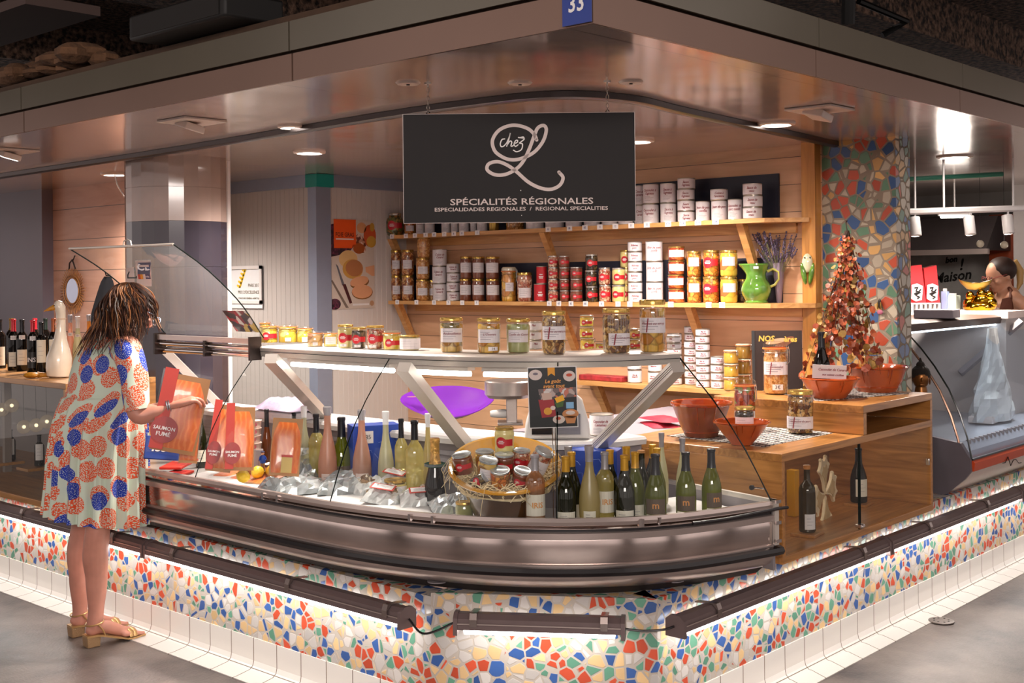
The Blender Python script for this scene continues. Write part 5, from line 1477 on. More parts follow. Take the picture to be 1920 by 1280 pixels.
def DJ(look, u, vt, vb, w, n, cont, name='preserve_jar', cat='jar', **kw):
    p, t_ = place_n(u, n); h = (vb - vt)*t_/FPX; r = w*t_/FPX/2
    t = thing(name, look, cat, p, face_cam(p.x, p.y)); jar(t, r, h, cont, **kw); return t
DJ('large pale jar with gold lid and cream label beside the champagne', 739, 859, 915, 43, .38, C_yel, lab_w=2.6, lab_h=.6, lab_c=.5, **G_)
DJ('low dark jar with gold lid marked 90 in front of the rose bottle', 701, 883, 918, 34, .33, C_dark, lab_w=2.4, lab_h=.5, lab_c=.42, stick=('90', .5), **G_)
DJ('small amber jar with gold lid left of the little figurine', 467, 843, 876, 22, .34, BITS('honey', ['#c4701c', '#d98a2c', '#a8541a'], 30, dark=.8), label='red')
fj = DJ('small amber jar with gold lid carrying the little figurine', 491, 843, 876, 26, .34, BITS('honey', ['#c4701c', '#d98a2c', '#a8541a'], 30, dark=.8), label='red')
DJ('dark mustard jar half hidden under the left rim of the bowl', 868, 903, 955, 34, .20, C_gren, label='none')
# figurine
p = fj.location; k = 4.7/FPX
fg = thing('figurine', 'tiny painted figurine with blue coat, cap and stick on a jar lid', 'figurine', (p.x, p.y, p.z + 33*depth(p)/FPX + .001), face_cam(p.x, p.y))
ob('legs', MB().tube([(-.006, 0, 0), (-.005, 0, .034)], .004, 6).tube([(.006, 0, 0), (.004, 0, .034)], .004, 6), P('tan_trousers', '#a3744c', .6), fg)
ob('coat', MB().lathe([(.010, .030), (.013, .036), (.010, .055), (.008, .064), (0, .066)], 10, cap=False).tube([(.009, 0, .060), (.015, -.004, .048), (.008, -.012, .046)], .0035, 6).tube([(-.009, 0, .060), (-.014, -.006, .046), (-.016, -.012, .044)], .0035, 6), P('cobalt_coat', '#1f4fb8', .5), fg)
ob('head', MB().sphere((0, -.001, .072), .0075, su=10, sv=7), P('doll_skin', '#d9a184', .6), fg)
ob('cap', MB().sphere((0, 0, .079), .008, sc3=(1.15, 1.15, .45), su=10, sv=6), P('navy_cap', '#15245c', .6), fg)
ob('stick', MB().tube([(-.017, -.013, 0), (-.016, -.013, .05)], .001, 5), P('doll_stick', '#6b4a2a', .7), fg)
# stack of pale tubs
p, t_ = place_n(477, .44)
m_tub = P('pale_tub', '#e6c9bd', .4)
def tub(t):
    ob('tub', MB().lathe([(0, 0), (.026, 0), (.029, .026), (.0305, .028), (.0305, .031), (0, .0315)], 18, cap=False), m_tub, t)
    ob('round_label', MB().add([(x, -.0300 , .015 + y) for x, y in ell(0, 0, .009, .010, 14)], [tuple(range(14))]), P('crimson_label', '#9c1f38', .5), t, smooth=False)
z0 = at(477, 842, t=t_).z
bx = thing('carton_block', 'low grey carton under the stack of pale tubs in the display', 'box', (p.x, p.y, ZD), face_cam(p.x, p.y))
ob('carton', MB().box(-.035, -.035, 0, .035, .035, z0 - ZD - .001), m_grey, bx)
stack('plastic_tub', 'tub', 'pale pink plastic tub with crimson dot', 'stack behind the little figurine', 4, p.x, p.y, z0, .0325, tub, face_cam(p.x, p.y))
# lemons
m_lem = P('lemon_peel', '#e8bd2a', .35, bump=.3, bscale=120, var=.08)
for (u, v, lab) in ((456, 899, 'lemon lying nearest the counter rail beside salmon'), (483, 891, 'middle lemon with its dark tip showing'), (510, 889, 'lemon lying under the labelled salmon pack')):
    p = at(u, v + 9, z=.70); t_ = depth(p); p = at(u, v, t=t_)
    t = thing('lemon', lab, 'lemon', (p.x, p.y, p.z + .014), random.uniform(0, 3), 'lemons in the display')
    ob('peel', MB().lathe([(0, -.034), (.006, -.031), (.018, -.022), (.026, -.008), (.026, .008), (.018, .022), (.006, .031), (0, .035)], 18, cap=False, M=Ry(1.3)), m_lem, t)
    ob('stem_end', MB().sphere((.034, 0, .009), .003, su=8, sv=5), P('lemon_tip', '#5a4a1c', .7), t)

# ---- salmon packs
def fishmat():
    m, nt, b = nmat('salmon_flesh')
    tc = N(nt, 'ShaderNodeTexCoord'); w = N(nt, 'ShaderNodeTexWave'); w.inputs['Scale'].default_value = 14; w.inputs['Distortion'].default_value = 9; w.inputs['Detail'].default_value = 3
    L(nt, tc.outputs['Object'], w.inputs['Vector'])
    cr = N(nt, 'ShaderNodeValToRGB'); cr.color_ramp.elements[0].position = .0; cr.color_ramp.elements[0].color = rgb(hexc('#ea7f35'))
    cr.color_ramp.elements[1].position = .6; cr.color_ramp.elements[1].color = rgb(hexc('#de6614'))
    L(nt, w.outputs['Fac'], cr.inputs[0]); L(nt, cr.outputs[0], b.inputs['Base Color']); b.inputs['Roughness'].default_value = .3; b.inputs['Coat Weight'].default_value = .6
    return m
m_fish = fishmat()
m_board_ = P('bronze_card', '#96642e', .4, .3); m_film = GL('plastic_film', (.97, .97, .97), .02, .3, haze=.05, rough=.2)
m_band_r = P('red_card', '#c03224', .45); m_oval = P('dark_red_oval', '#9c2322', .4)
def salmon(root, w, h, band=True, lab=None, seed=0):
    """pack in the XZ plane facing -Y, standing on z=0"""
    rs = random.Random(seed)
    ob('card', MB().box(-w/2, -.001, 0, w/2, .001, h), m_board_, root, smooth=False)
    n, m_ = 8, 12; vs = []
    for j in range(m_ + 1):
        for i in range(n + 1):
            a, c = i/n, j/m_
            x = (a - .5)*w*.95*(1 - .18*abs(c - .45)); z = h*(.05 + .88*c)
            if c > .8: x *= (1 - (c - .8)*1.6)
            d = .007*(1 - (2*a - 1)**4)*(1 - (2*c - 1)**6) + rs.uniform(-.0008, .0008)
            vs.append((x, -.0012 - max(0, d), z))
    ob('salmon_side', MB().add(vs, [(j*(n+1)+i, j*(n+1)+i+1, (j+1)*(n+1)+i+1, (j+1)*(n+1)+i) for j in range(m_) for i in range(n)]), m_fish, root)
    vs = []
    for j in range(7):
        for i in range(7):
            a, c = i/6, j/6
            vs.append(((a-.5)*w*1.12, -.012*(1-(2*a-1)**4)*(1-(2*c-1)**4) - rs.uniform(0, .002), (c*1.08 - .04)*h))
    ob('film', MB().add(vs, [(j*7+i, j*7+i+1, (j+1)*7+i+1, (j+1)*7+i) for j in range(6) for i in range(6)]), m_film, root)
    if band:
        ob('band', MB().box(-w*.52, -.0145, h*.02, -w*.22, -.013, h*1.06), m_band_r, root, smooth=False)
        ov = ob('oval_label', MB().add([(x, -.0155, z) for x, z in ell(-w*.27, h*.27, w*.30, h*.17, 24)], [tuple(range(24))]), m_oval, root, smooth=False)
        t = MB(); t.merge(text_mb('SAUMON', w*.115, 0, 'CENTER', .0003), T(-w*.27, -.0165, h*.285) @ Rx(PI/2)); t.merge(text_mb('FUMÉ', w*.13, 0, 'CENTER', .0003), T(-w*.27, -.0165, h*.285 - w*.13) @ Rx(PI/2))
        ob('lettering', t, m_wtxt, ov, smooth=False)
    if lab:
        l_ = ob('paper_label', MB().box(-w*.12, -.0135, h*.05, w*.24, -.0125, h*.32), P('buff_label', '#d9bb74', .6), root, smooth=False)
        ob('red_strip', MB().box(-w*.13, -.0142, h*.32, w*.25, -.013, h*.36), m_band_r, root, smooth=False)
def pack(look, u, vt, vb, w, t_, roll=0, lean=-.22, turn=0, zmin=None, **kw):
    p = at(u, vb, t=t_); k = t_/FPX; h = (vb - vt)*k
    t = thing('salmon_pack', look, 'salmon pack', (p.x, p.y, p.z)); 
    t.rotation_euler = (Matrix.Rotation(face_cam(p.x, p.y, turn), 4, 'Z') @ Rx(lean) @ Ry(roll)).to_euler()
    t['group'] = 'smoked salmon packs in the display'
    salmon(t, w*k, h, **kw); return t
pack('large smoked salmon pack with red band lifted by the customer hand', 322, 702, 848, 84, 4.98, roll=.22, lean=-.1, seed=1)
pack('smoked salmon pack without band leaning behind the lifted one', 352, 765, 868, 34, 5.08, roll=.10, lean=-.15, band=False, seed=2)
pack('smoked salmon pack with red band, nearer the raised lid, standing', 408, 758, 884, 46, 5.0, roll=.16, seed=3)
pack('smoked salmon pack with red band, overlapping its twin, nearer the tubs', 449, 763, 882, 52, 4.97, roll=.04, seed=4)
pack('smoked salmon pack with buff paper label in front of white-capped bottles', 532, 784, 892, 56, 4.72, roll=.09, band=False, lab=True, seed=5)
def flatpack(look, u, v, L_, W_, ang, z, mat=None, name='salmon_pack', cat='salmon pack', dz=.008, tilt=0):
    p = at(u, v, z=z)
    t = thing(name, look, cat, (p.x, p.y, z), ang)
    if tilt: t.rotation_euler = (tilt, 0, ang)
    return t
random.seed(5)
for k_, (u, v, a, lab) in enumerate(((395, 893, -1.2, 'flat salmon pack lying behind the counter rail, left of three'), (430, 898, -1.35, 'flat salmon pack lying behind the rail, middle of three'), (468, 906, -1.15, 'flat salmon pack under the nearest lemon'))):
    p = at(u, v, z=.70)
    t = thing('salmon_pack', lab, 'salmon pack', (p.x + .02, p.y, .688 + .004*k_)); t.rotation_euler = (-PI/2 + .12, 0, a - .2)
    t['group'] = 'flat salmon packs'; salmon(t, .12, .24, band=False, seed=10 + k_)
    ob('card_corner', MB().box(-.06, -.016, .20, -.02, -.014, .24), m_band_r if k_ == 0 else m_paper, t, smooth=False)
p = at(320, 884, z=.70)
for k_, (du, dv_, a, lab) in enumerate(((0, 6, .5, 'red cardboard folder lying lowest beside the blue packet'), (18, -8, .7, 'red cardboard folder with white window on top of the other'))):
    p = at(318 + du, 884 + dv_, z=.70)
    t = thing('red_folder', lab, 'packaging', (p.x, p.y, .69 + .02*k_), a)
    ob('card', MB().box(-.13, -.05, 0, .13, .05, .012), m_band_r, t, bevel=.003)
    ob('window', MB().box(.02, -.03, .0122, .10, .03, .0132), m_oval if k_ == 0 else P('window_pink', '#d98a78', .3), t, smooth=False)
    if k_: ob('sticker', MB().box(.085, -.015, .0135, .115, .012, .0145), m_paper, t, smooth=False)
p = at(303, 862, t=5.12)
t = thing('blue_packet', 'blue packet with white script ending in sse beside the red folders', 'packet', (p.x, p.y, p.z), face_cam(p.x, p.y)); t.rotation_euler = (-.3, .12, face_cam(p.x, p.y))
ob('packet', MB().box(-.075, -.006, 0, .075, .006, .10), P('royal_blue_packet', '#14398a', .35, coat=.5), t, bevel=.004)
ob('lettering', MB().merge(text_mb('isse', .066, .3, 'CENTER', .001), T(.0, -.0075, .055) @ Rx(PI/2)), m_wtxt, t, smooth=False)
# a small reclining wine label packet by the lemons
# ---- silver bags and sachets
def crumple(w, l, h, seed, amp=.006, n=9, m_=9):
    rs = random.Random(seed); b = MB()
    for top in (1, 0):
        vs = []
        for j in range(m_ + 1):
            for i in range(n + 1):
                a, c = i/n, j/m_
                e = (1 - (2*a-1)**4)*(1 - (2*c-1)**4)
                z = (h*e*(.7 + .3*math.sin(a*7 + seed)*math.cos(c*6)) if top else 0) + (rs.uniform(-amp, amp)*max(.25, e) if top else 0)
                vs.append(((a-.5)*w + rs.uniform(-.002, .002), (c-.5)*l + rs.uniform(-.002, .002), max(0.0, z)))
        b.add(vs, [(j*(n+1)+i, j*(n+1)+i+1, (j+1)*(n+1)+i+1, (j+1)*(n+1)+i) for j in range(m_) for i in range(n)])
    return b
m_silver = P('silver_plastic', '#c9cfd1', .16, .55, var=.3, vscale=30)
m_clearbag = P('frosted_plastic', '#dadcdb', .18, .1, var=.25, vscale=25, coat=.6)
m_mush = BITS('dried_mushrooms', ['#c9b49a', '#9a7a5a', '#e0d4c0', '#6b503a'], 70, coat=.3)
def bag(look, u, v, w, l, ang, tx=0, ty=0, z=.70, kind='silver', seed=1, card=None, lift=0):
    p = at(u, v, z=z)
    t = thing('plastic_bag' if kind == 'silver' else 'mushroom_sachet', look, 'bag' if kind == 'silver' else 'sachet', (p.x, p.y, z + .002 + lift + l*.1))
    t.rotation_euler = (Matrix.Rotation(face_cam(p.x, p.y), 4, 'Z') @ Rx(.30 + tx*.4) @ Rz(ang)).to_euler(); t['group'] = 'bags lying on the display bed'
    ob('bag', crumple(w, l, .045, seed, .013), m_silver if kind == 'silver' else m_clearbag, t, smooth=False)
    if kind != 'silver':
        b = crumple(w*.62, l*.45, .05, seed + 3, .004, 6, 6); ob('mushrooms', b, m_mush, t, loc=(0, l*.14, .006))
    if card:
        c = ob('card', MB().box(-.048, -.022, .026, .048, .022, .0275), m_band_r, t, loc=(0, -l*.12, .022), smooth=False)
        ci = ob('card_face', MB().box(-.041, -.016, .0276, .041, .016, .0284), m_paper, c, smooth=False)
        ob('print', MB().merge(lines(.06, .018, 3, .0014), T(0, 0, .0288)), m_gtxt, c, smooth=False)
    return t
bed = MB()
p, _ = place_n(700, .20)
ys_ = [p_ for p_ in FP if .30 < p_[1] < 2.35]
bp_ = MB().curve2d(ys_, [(.05, .6555), (.05, .682), (.33, .700), (.33, .6555)])
t = tag(ob('display_tray', bp_, P('white_tray', '#d8d4d2', .35), smooth=False), 'long white tray liner carrying bags, sachets and lemons in the display', 'tray')
BZ = .700
bag('silver bag standing up crumpled before the yellow bottle', 572, 895, .13, .22, -.2, tx=1.0, seed=2, lift=.02)
bag('silver bag lying flat with dark tip next to the lemons', 520, 921, .09, .15, 1.2, seed=3)
bag('silver bag lying along the rail at the first glass seam', 560, 921, .20, .13, .1, seed=4)
bag('pale silver bag to the right of the first glass seam', 640, 922, .18, .13, -.1, seed=5)
bag('thin silver bag behind the white sachets and green bottle', 650, 908, .17, .10, -.2, seed=6, lift=.01)
bag('clear mushroom sachet with red-edged card, top of the pile', 772, 905, .15, .17, -.45, kind='s', seed=7, card=True, lift=.035)
bag('clear mushroom sachet with red-edged card lying second in the pile', 745, 915, .14, .16, -.5, kind='s', seed=8, card=True, lift=.012)
bag('clear mushroom sachet with slanting card close to the rail', 722, 938, .15, .14, -.4, kind='s', seed=9, card=True, lift=.0)
bag('clear mushroom sachet with straight card, rightmost in the pile', 790, 943, .16, .12, .1, kind='s', seed=10, card=True, lift=.0)
bag('white crumpled sachet without card under the others', 690, 922, .14, .14, .4, kind='s', seed=11)
bag('grey transparent bag near the base of the straw bowl', 845, 955, .15, .12, .3, seed=12)

# ---- straw bowl with jars
p, t_ = place_n(945, .23); k = t_/FPX
RB = 105*k; zr = at(945, 868, t=t_).z; HB = zr - ZD
bw = thing('earthenware_bowl', 'large brown earthenware bowl with yellow glazed inside holding straw and jars', 'bowl', p, face_cam(p.x, p.y))
def tiltf(x, y, z, a):
    f = max(0, z)/HB
    return (x, y + .0*f, z + y*.36*f*f)
m_bowlo = P('brown_earthenware', '#5a3a1c', .25, coat=.5, var=.4, vscale=10); m_bowli = P('yellow_glaze', '#d99d3c', .15, coat=1, var=.15, vscale=8)
ob('body', MB().lathe([(0, 0), (RB*.42, 0), (RB*.46, HB*.03), (RB*.66, HB*.45), (RB*.86, HB*.80), (RB*.97, HB*.93)], 40, cap=False, fn=tiltf), m_bowlo, bw)
ob('rim', MB().lathe([(RB*.95, HB*.90), (RB*1.0, HB*.91), (RB*1.02, HB*.95), (RB*1.0, HB), (RB*.95, HB*1.0), (RB*.93, HB*.97)], 40, cap=False, fn=tiltf), m_bowli, bw)
ob('inside', MB().lathe([(RB*.93, HB*.97), (RB*.82, HB*.80), (RB*.62, HB*.50), (0, HB*.42)], 40, cap=False, fn=tiltf), m_bowli, bw)
m_straw = P('straw', '#f2dcae', .6, var=.3, vscale=60)
random.seed(21); sb = MB()
sb.lathe([(0, HB*.80), (RB*.45, HB*.78), (RB*.8, HB*.72), (RB*.84, HB*.66)], 30, cap=False, fn=lambda x, y, z, a: (x, y, z + y*.36*(z/HB)**2 + random.uniform(-.004, .004)))
def zin(x, y): return HB*.80 - (math.hypot(x, y)/RB)**2*HB*.10 + y*.36*.62
for k_ in range(520):
    a = random.uniform(0, 2*PI); q = math.sqrt(random.uniform(.05, .85))*RB
    x, y = q*math.cos(a), q*math.sin(a); b_ = random.uniform(0, 2*PI); L_ = random.uniform(.03, .08); cv_ = random.uniform(-.03, .03)
    pts = []; hz = random.uniform(0, .035) if q > RB*.6 else random.uniform(0, .015)
    for i in range(5):
        f = i/4 - .5; X = x + math.cos(b_)*L_*f - math.sin(b_)*cv_*(1 - 4*f*f); Y = y + math.sin(b_)*L_*f + math.cos(b_)*cv_*(1 - 4*f*f)
        r_ = math.hypot(X, Y)
        if r_ > RB*.93: X *= RB*.93/r_; Y *= RB*.93/r_
        pts.append((X, Y, zin(X, Y) + random.uniform(0, .012) + .012*(1 - 4*f*f) + hz))
    sb.tube(pts, .0019, 3, cap=False)
for k_ in range(26):
    a = random.choice([random.uniform(-2.9, -.25), random.uniform(-.5, .3), random.uniform(2.9, 3.5)]); X, Y = math.cos(a), math.sin(a)
    z1 = HB + Y*RB*.36; dr = random.uniform(.03, .10)
    sb.tube([(X*RB*.8, Y*RB*.8, z1*.96), (X*RB*1.0, Y*RB*1.0, z1 + .008), (X*RB*1.05 + random.uniform(-.02, .02), Y*RB*1.06, z1 - dr*.5), (X*RB*1.0 + random.uniform(-.03, .03), Y*RB*1.03, z1 - dr)], .0011, 3, cap=False)
tag(ob('straw', sb, m_straw, loc=p, rot=(0, 0, face_cam(p.x, p.y))), 'loose pale straw filling the earthenware bowl and hanging over its rim', 'straw', kind='stuff')
bf = face_cam(p.x, p.y)
def bj(look, u, v, w, hh, cont, tt, tx=0, ty=0, lid='silver', label='red', **kw):
    q = at(u, v + hh/2, t=tt); k = tt/FPX
    t = thing('preserve_jar', look, 'jar', q); t['group'] = 'jars bedded in the straw bowl'
    t.rotation_euler = (Matrix.Rotation(bf, 4, 'Z') @ Ry(ty) @ Rx(tx*.5)).to_euler()
    jar(t, w*k/2, hh*k, cont, lid=lid, label=label, **kw); return t
tb = t_
bj('upright jar of yellow fat with red label, highest in the straw bowl', 946, 825, 37, 50, C_yel, tb + .02, lid='gold', glass=False)
bj('red-label jar at the left side of the straw bowl', 871, 867, 38, 38, C_pate, tb - .02, tx=.35, ty=-.15)
bj('jar in the rear left of the bowl, mostly hidden', 909, 862, 36, 38, C_conf, tb + .05, tx=.3)
bj('tilted jar with pale label and silver lid in the bowl', 911, 878, 38, 42, C_conf, tb - .07, tx=.5, ty=.15, label='white', lab_h=.5)
bj('red-label jar directly below the highest yellow jar', 946, 868, 37, 38, C_pate, tb - .03, tx=.3)
bj('red-label jar with green lid right of the bowl centre', 975, 860, 34, 38, C_pink, tb + .02, tx=.3, ty=.1)
bj('larger jar with white label tilted towards the right in the bowl', 996, 866, 38, 62, C_pink, tb - .02, tx=.45, ty=.45, label='white', lab_h=.6, lab_w=2.2)
bj('front jar low in the straw with silver lid up', 938, 893, 38, 34, C_carrot, tb - .10, tx=.7, label='none')
bj('front jar low in the straw beside the rose bottle', 974, 893, 34, 34, C_pate, tb - .10, tx=.75, ty=.2)
bj('small dark jar lying on its side in the straw', 886, 893, 22, 30, C_dark, tb - .10, tx=.5, ty=1.0)

# ---- hanging advertisement inside the counter
p, t_ = place_n(1040, .18); k = t_/FPX
c0 = [at(986, 691, t=t_), at(1075, 688, t=t_), at(1089, 797, t=t_), at(996, 802, t=t_)]
cen = sum(c0, Vector())/4
X_ = (c0[1] - c0[0]).normalized(); Y_ = (c0[0] - c0[3]).normalized(); Zn = X_.cross(Y_).normalized()
Y_ = Zn.cross(X_)
ad = thing('advertising_card', 'dark advertising card reading Le gout avant tout behind the counter glass', 'card', cen)
ad.rotation_euler = Matrix((X_, Y_, Zn)).transposed().to_euler()
W = (c0[1] - c0[0]).length; H_ = (c0[0] - c0[3]).length
ob('card', MB().box(-W/2 - .003, -H_/2 - .003, -.002, W/2 + .003, H_/2 + .003, -.0005), m_paper, ad, smooth=False)
pm = MB(); md = P('ad_dark', '#15191b', .3); s_ = W/93
def Q(pts): return [((x - 46.5)*s_, (56 - y)*s_*H_/(112*s_)) for x, y in pts]
# picture coordinates: 93 x 112
fl_ = lambda pts, z, m_: flat(pm, list(reversed(Q(pts))), z, m_)
fl_([(0, 0), (93, 0), (93, 112), (0, 112)], 0, md)
fl_([(38, 0), (52, 0), (52, 16), (45, 11), (38, 16)], .0005, P('ad_gold', '#e39a1e', .5))
for (cx, cy, rx, ry) in ((14, 13, 13, 10), (80, 17, 12, 10)): fl_(ell(cx, cy, rx, ry), .0005, P('ad_badge', '#d9c9c2', .5))
fl_(ell(80, 15, 6, 3), .001, P('ad_red', '#c2421f', .5)); fl_(ell(14, 11, 5, 2.5), .001, m_gtxt)
fl_([(18, 40), (93, 38), (93, 56), (22, 60)], .0004, BITS('ad_crowd', ['#6b5a58', '#b5a39c', '#c2705a', '#3b3436', '#d9cfca'], 60, .4, .3, dark=.8))
fl_([(24, 48), (44, 47), (45, 60), (27, 61)], .0009, P('ad_note', '#c9ab9c', .5))
fl_([(18, 60), (48, 60), (52, 92), (24, 94)], .0008, P('ad_crimson', '#9c1420', .4))
fl_(ell(36, 82, 8, 7), .0012, P('ad_pear', '#d99a2c', .5)); fl_(ell(46, 76, 5, 4), .0014, P('ad_white', '#dccac0', .5))
fl_([(50, 58), (66, 52), (70, 62), (54, 67)], .001, P('ad_yellow', '#f0b01c', .5)); fl_([(50, 66), (68, 62), (66, 74), (54, 76)], .0009, P('ad_leaf', '#3b5c1c', .5))
fl_([(72, 66), (87, 66), (87, 78), (72, 78)], .001, P('ad_sky', '#7fb2d9', .5))
fl_(ell(80, 88, 16, 9), .001, P('ad_pie', '#c9834c', .5)); fl_(ell(80, 86, 9, 4), .0014, P('ad_white', '#dccac0', .5)); fl_([(68, 92), (92, 92), (88, 106), (72, 106)], .001, P('ad_pie', '#c9834c', .5))
fl_(ell(57, 98, 12, 8), .001, P('ad_white', '#dccac0', .5)); fl_(ell(56, 96, 5, 3), .0014, P('ad_red', '#c2421f', .5))
ob('picture', pm, None, ad, smooth=False)
m_orange = P('orange_letters', '#eba04c', .5)
tt = MB()
tt.merge(text_mb('Le goût', .018, .2, 'CENTER', .0004), T(Q([(47, 26)])[0][0], Q([(47, 26)])[0][1], .002))
tt.merge(text_mb('avant tout', .018, .2, 'CENTER', .0004), T(Q([(49, 35)])[0][0], Q([(49, 35)])[0][1], .002))
ob('lettering', tt, m_orange, ad, smooth=False)
for du in (1036, 1041):
    a = at(du, 795, t=t_ + .004); b = Vector((a.x, a.y, ZD + .001))
    o = ob('support_rod', MB().tube([a - cen, b - cen], .0016, 6), m_chrome, ad)
    o.matrix_parent_inverse = Matrix((X_, Y_, Zn)).to_4x4()

# ---- blue boxes in the display
def bluebox(look, u0, u1, vt, n, a):
    p, t_ = place_n((u0 + u1)/2, n); k = t_/FPX; w = (u1 - u0)*k; h = at(u0, vt, t=t_).z - ZD
    t = thing('blue_carton', look, 'box', p, face_cam(p.x, p.y, a), 'blue cartons in the display')
    ob('carton', MB().box(-w/2, -.05, 0, w/2, .06, h), P('blue_card', '#2347a8', .4, var=.1), t, smooth=False, bevel=.002)
    g_ = MB(); random.seed(int(u0))
    for i in range(9):
        x = random.uniform(-w*.4, w*.4); z = random.uniform(.03, h*.9)
        g_.tube([(x, -.051, z), (x + .02, -.051, z + random.uniform(-.03, .03)), (x + random.uniform(.02, .05), -.051, z + random.uniform(-.05, .02))], .0009, 3)
    ob('line_drawing', g_, P('pale_blue_ink', '#7f9ae0', .5), t)
    return t, w, h
t, w_, h_ = bluebox('blue carton with white line drawing behind the rose bottle', 655, 745, 795, .60, .25)
s = ob('number_sticker', MB().box(-w_*.30, -.053, h_*.74, -w_*.08, -.0515, h_*.92), m_paper, t, smooth=False, rot=(0, 0, 0))
ob('number', MB().merge(text_mb('85', .026), T(-w_*.19, -.054, h_*.83) @ Rx(PI/2)), m_black, s, smooth=False)
bluebox('blue carton behind the gold-capped bottles', 1066, 1160, 842, .55, -.2)

# ---- things on the rear worktop
ZW = .9165
p = at(516, 786, z=ZW)
cl = thing('folded_cloths', 'pile of pale lilac cloths on the rear worktop', 'cloth', (p.x + .05, p.y, ZW))
m_lil = P('lilac_cloth', '#b3a3bd', .85, bump=.3, bscale=40, var=.12)
ob('cloth_stack', MB().box(-.07, -.14, 0, .10, .13, .035).box(-.06, -.13, .036, .09, .12, .045), P('white_cloth', '#ddd5da', .85), cl, bevel=.006)
ob('top_cloth', crumple(.19, .30, .07, 4, .004, 12, 12), m_lil, cl, loc=(.01, -.01, .046))
p = at(835, 790, z=ZW); t_ = depth(p); k = t_/FPX
tb_ = thing('purple_tub', 'purple plastic bowl with two cut-out handles, tilted on the worktop', 'bowl', at(836, 783, z=ZW) + Vector((.03, .02, .0)), face_cam(p.x, p.y))
Wp = 166*k/2
def boat(x, y, z, a):
    return (x, y*.5, z*.8 + (abs(x)/Wp)**2*.012 + y*.32 - .012)
m_purp = P('purple_plastic', '#64228f', .18, coat=.6)
ob('bowl', MB().lathe([(0, .004), (Wp*.45, .006), (Wp*.72, .03), (Wp*.92, .062), (Wp, .066), (Wp*.99, .070), (Wp*.88, .066), (Wp*.68, .036), (0, .012)], 40, cap=False, fn=lambda x, y, z, a: boat(x*(1 + .10*abs(math.cos(a))**8), y, z + .035, a)), m_purp, tb_)
ob('handle_hole', MB().lathe([(0, 0), (1, 0)], 20, cap=False, M=T(-Wp*.80, -.03, .098) @ Matrix.Diagonal((Wp*.14, .022, 1, 1))), P('handle_hole_brown', '#7a5236', .6), tb_)
p = at(938, 800, z=ZW)
sl = thing('steel_mixer', 'round brushed steel drum on a stand behind the worktop', 'kitchen machine', (p.x + .10, p.y + .04, ZW), face_cam(p.x, p.y))
m_brs = P('brushed_steel', '#a09794', .3, .85, var=.08)
ob('drum', MB().lathe([(.0, .115), (.09, .115), (.105, .13), (.105, .185), (.098, .19), (0, .19)], 36, cap=False), m_brs, sl)
ob('column', MB().box(-.012, -.03, 0, .035, .03, .116), m_brs, sl, bevel=.004)
ob('spout', MB().lathe([(.018, 0), (.020, .012), (.016, .06), (.012, .07)], 16, M=T(-.012, 0, .045) @ Ry(-PI/2)), P('pale_plastic', '#c9c4c2', .4), sl)
ob('foot', MB().box(-.05, -.06, 0, .06, .06, .012), m_brs, sl, bevel=.003)
p = at(1045, 826, z=ZW)
sc_ = thing('weighing_scale', 'white weighing scale with dark display behind the advertising card', 'scale', (p.x + .06, p.y + .05, ZW), face_cam(p.x, p.y))
ob('housing', MB().prism([(-.13, 0), (.13, 0), (.125, .06), (.10, .15), (.06, .19), (-.06, .19), (-.10, .15), (-.125, .06)], -.04, .04, M=Rx(PI/2)), m_white, sc_, bevel=.01)
ob('display', MB().box(-.10, -.046, .02, -.02, -.041, .10), P('dark_screen', '#1c1c22', .2), sc_, smooth=False)
ob('keypad', MB().box(.0, -.046, .02, .09, -.041, .10), P('grey_keys', '#77747c', .5), sc_, smooth=False)
p = at(1127, 817, z=ZW); k = depth(p)/FPX
t = thing('food_tin', 'large white tin reading Cassoulet de Castelnau on the rear worktop', 'tin', (p.x + .03, p.y + .02, ZW), face_cam(p.x, p.y))
tin(t, 23*k, 40*k, ['Cassoulet de', 'Castelnau'], None, .8)
# ================================================================ ON AND IN THE WOODEN CABINET
ZL, ZU = .8885, 1.0105
m_terra = P('terracotta_glaze', '#b0481c', .12, coat=1, var=.3, vscale=9)
m_terrao = P('terracotta', '#b5582e', .35, coat=.4, var=.25, vscale=9)
m_terrad = P('dark_terracotta', '#8a4a30', .4, coat=.3, var=.25, vscale=9)
def lace():
    m, nt, b = nmat('lace_runner')
    g = N(nt, 'ShaderNodeNewGeometry'); mp = N(nt, 'ShaderNodeMapping'); mp.inputs['Scale'].default_value = (1, 1, 0)
    L(nt, g.outputs['Position'], mp.inputs[0])
    vo = N(nt, 'ShaderNodeTexVoronoi', voronoi_dimensions='2D', distance='MANHATTAN'); vo.inputs['Scale'].default_value = 34; vo.inputs['Randomness'].default_value = .2
    L(nt, mp.outputs[0], vo.inputs['Vector'])
    lt = N(nt, 'ShaderNodeMath', operation='LESS_THAN'); lt.inputs[1].default_value = .52; L(nt, vo.outputs['Distance'], lt.inputs[0])
    mx = N(nt, 'ShaderNodeMix', data_type='RGBA'); L(nt, lt.outputs[0], mx.inputs[0])
    mx.inputs[6].default_value = rgb(hexc('#c9c3bc')); mx.inputs[7].default_value = rgb(hexc('#2b2526'))
    L(nt, mx.outputs[2], b.inputs['Base Color']); b.inputs['Roughness'].default_value = .8
    return m
m_lace = lace()
def runner(look, pts, z):
    q = [at(u, v, z=z) for u, v in pts]
    c = sum(q, Vector())/len(q); c.z = z
    mb = MB().prism([(a.x - c.x, a.y - c.y) for a in reversed(q)], 0, .0014)
    return tag(ob('lace_runner', mb, m_lace, loc=c, smooth=False), look, 'table runner')
runner('black and white lace runner under the two smaller bowls on the cabinet', [(1250, 817), (1432, 838), (1562, 812), (1420, 794)], ZL)
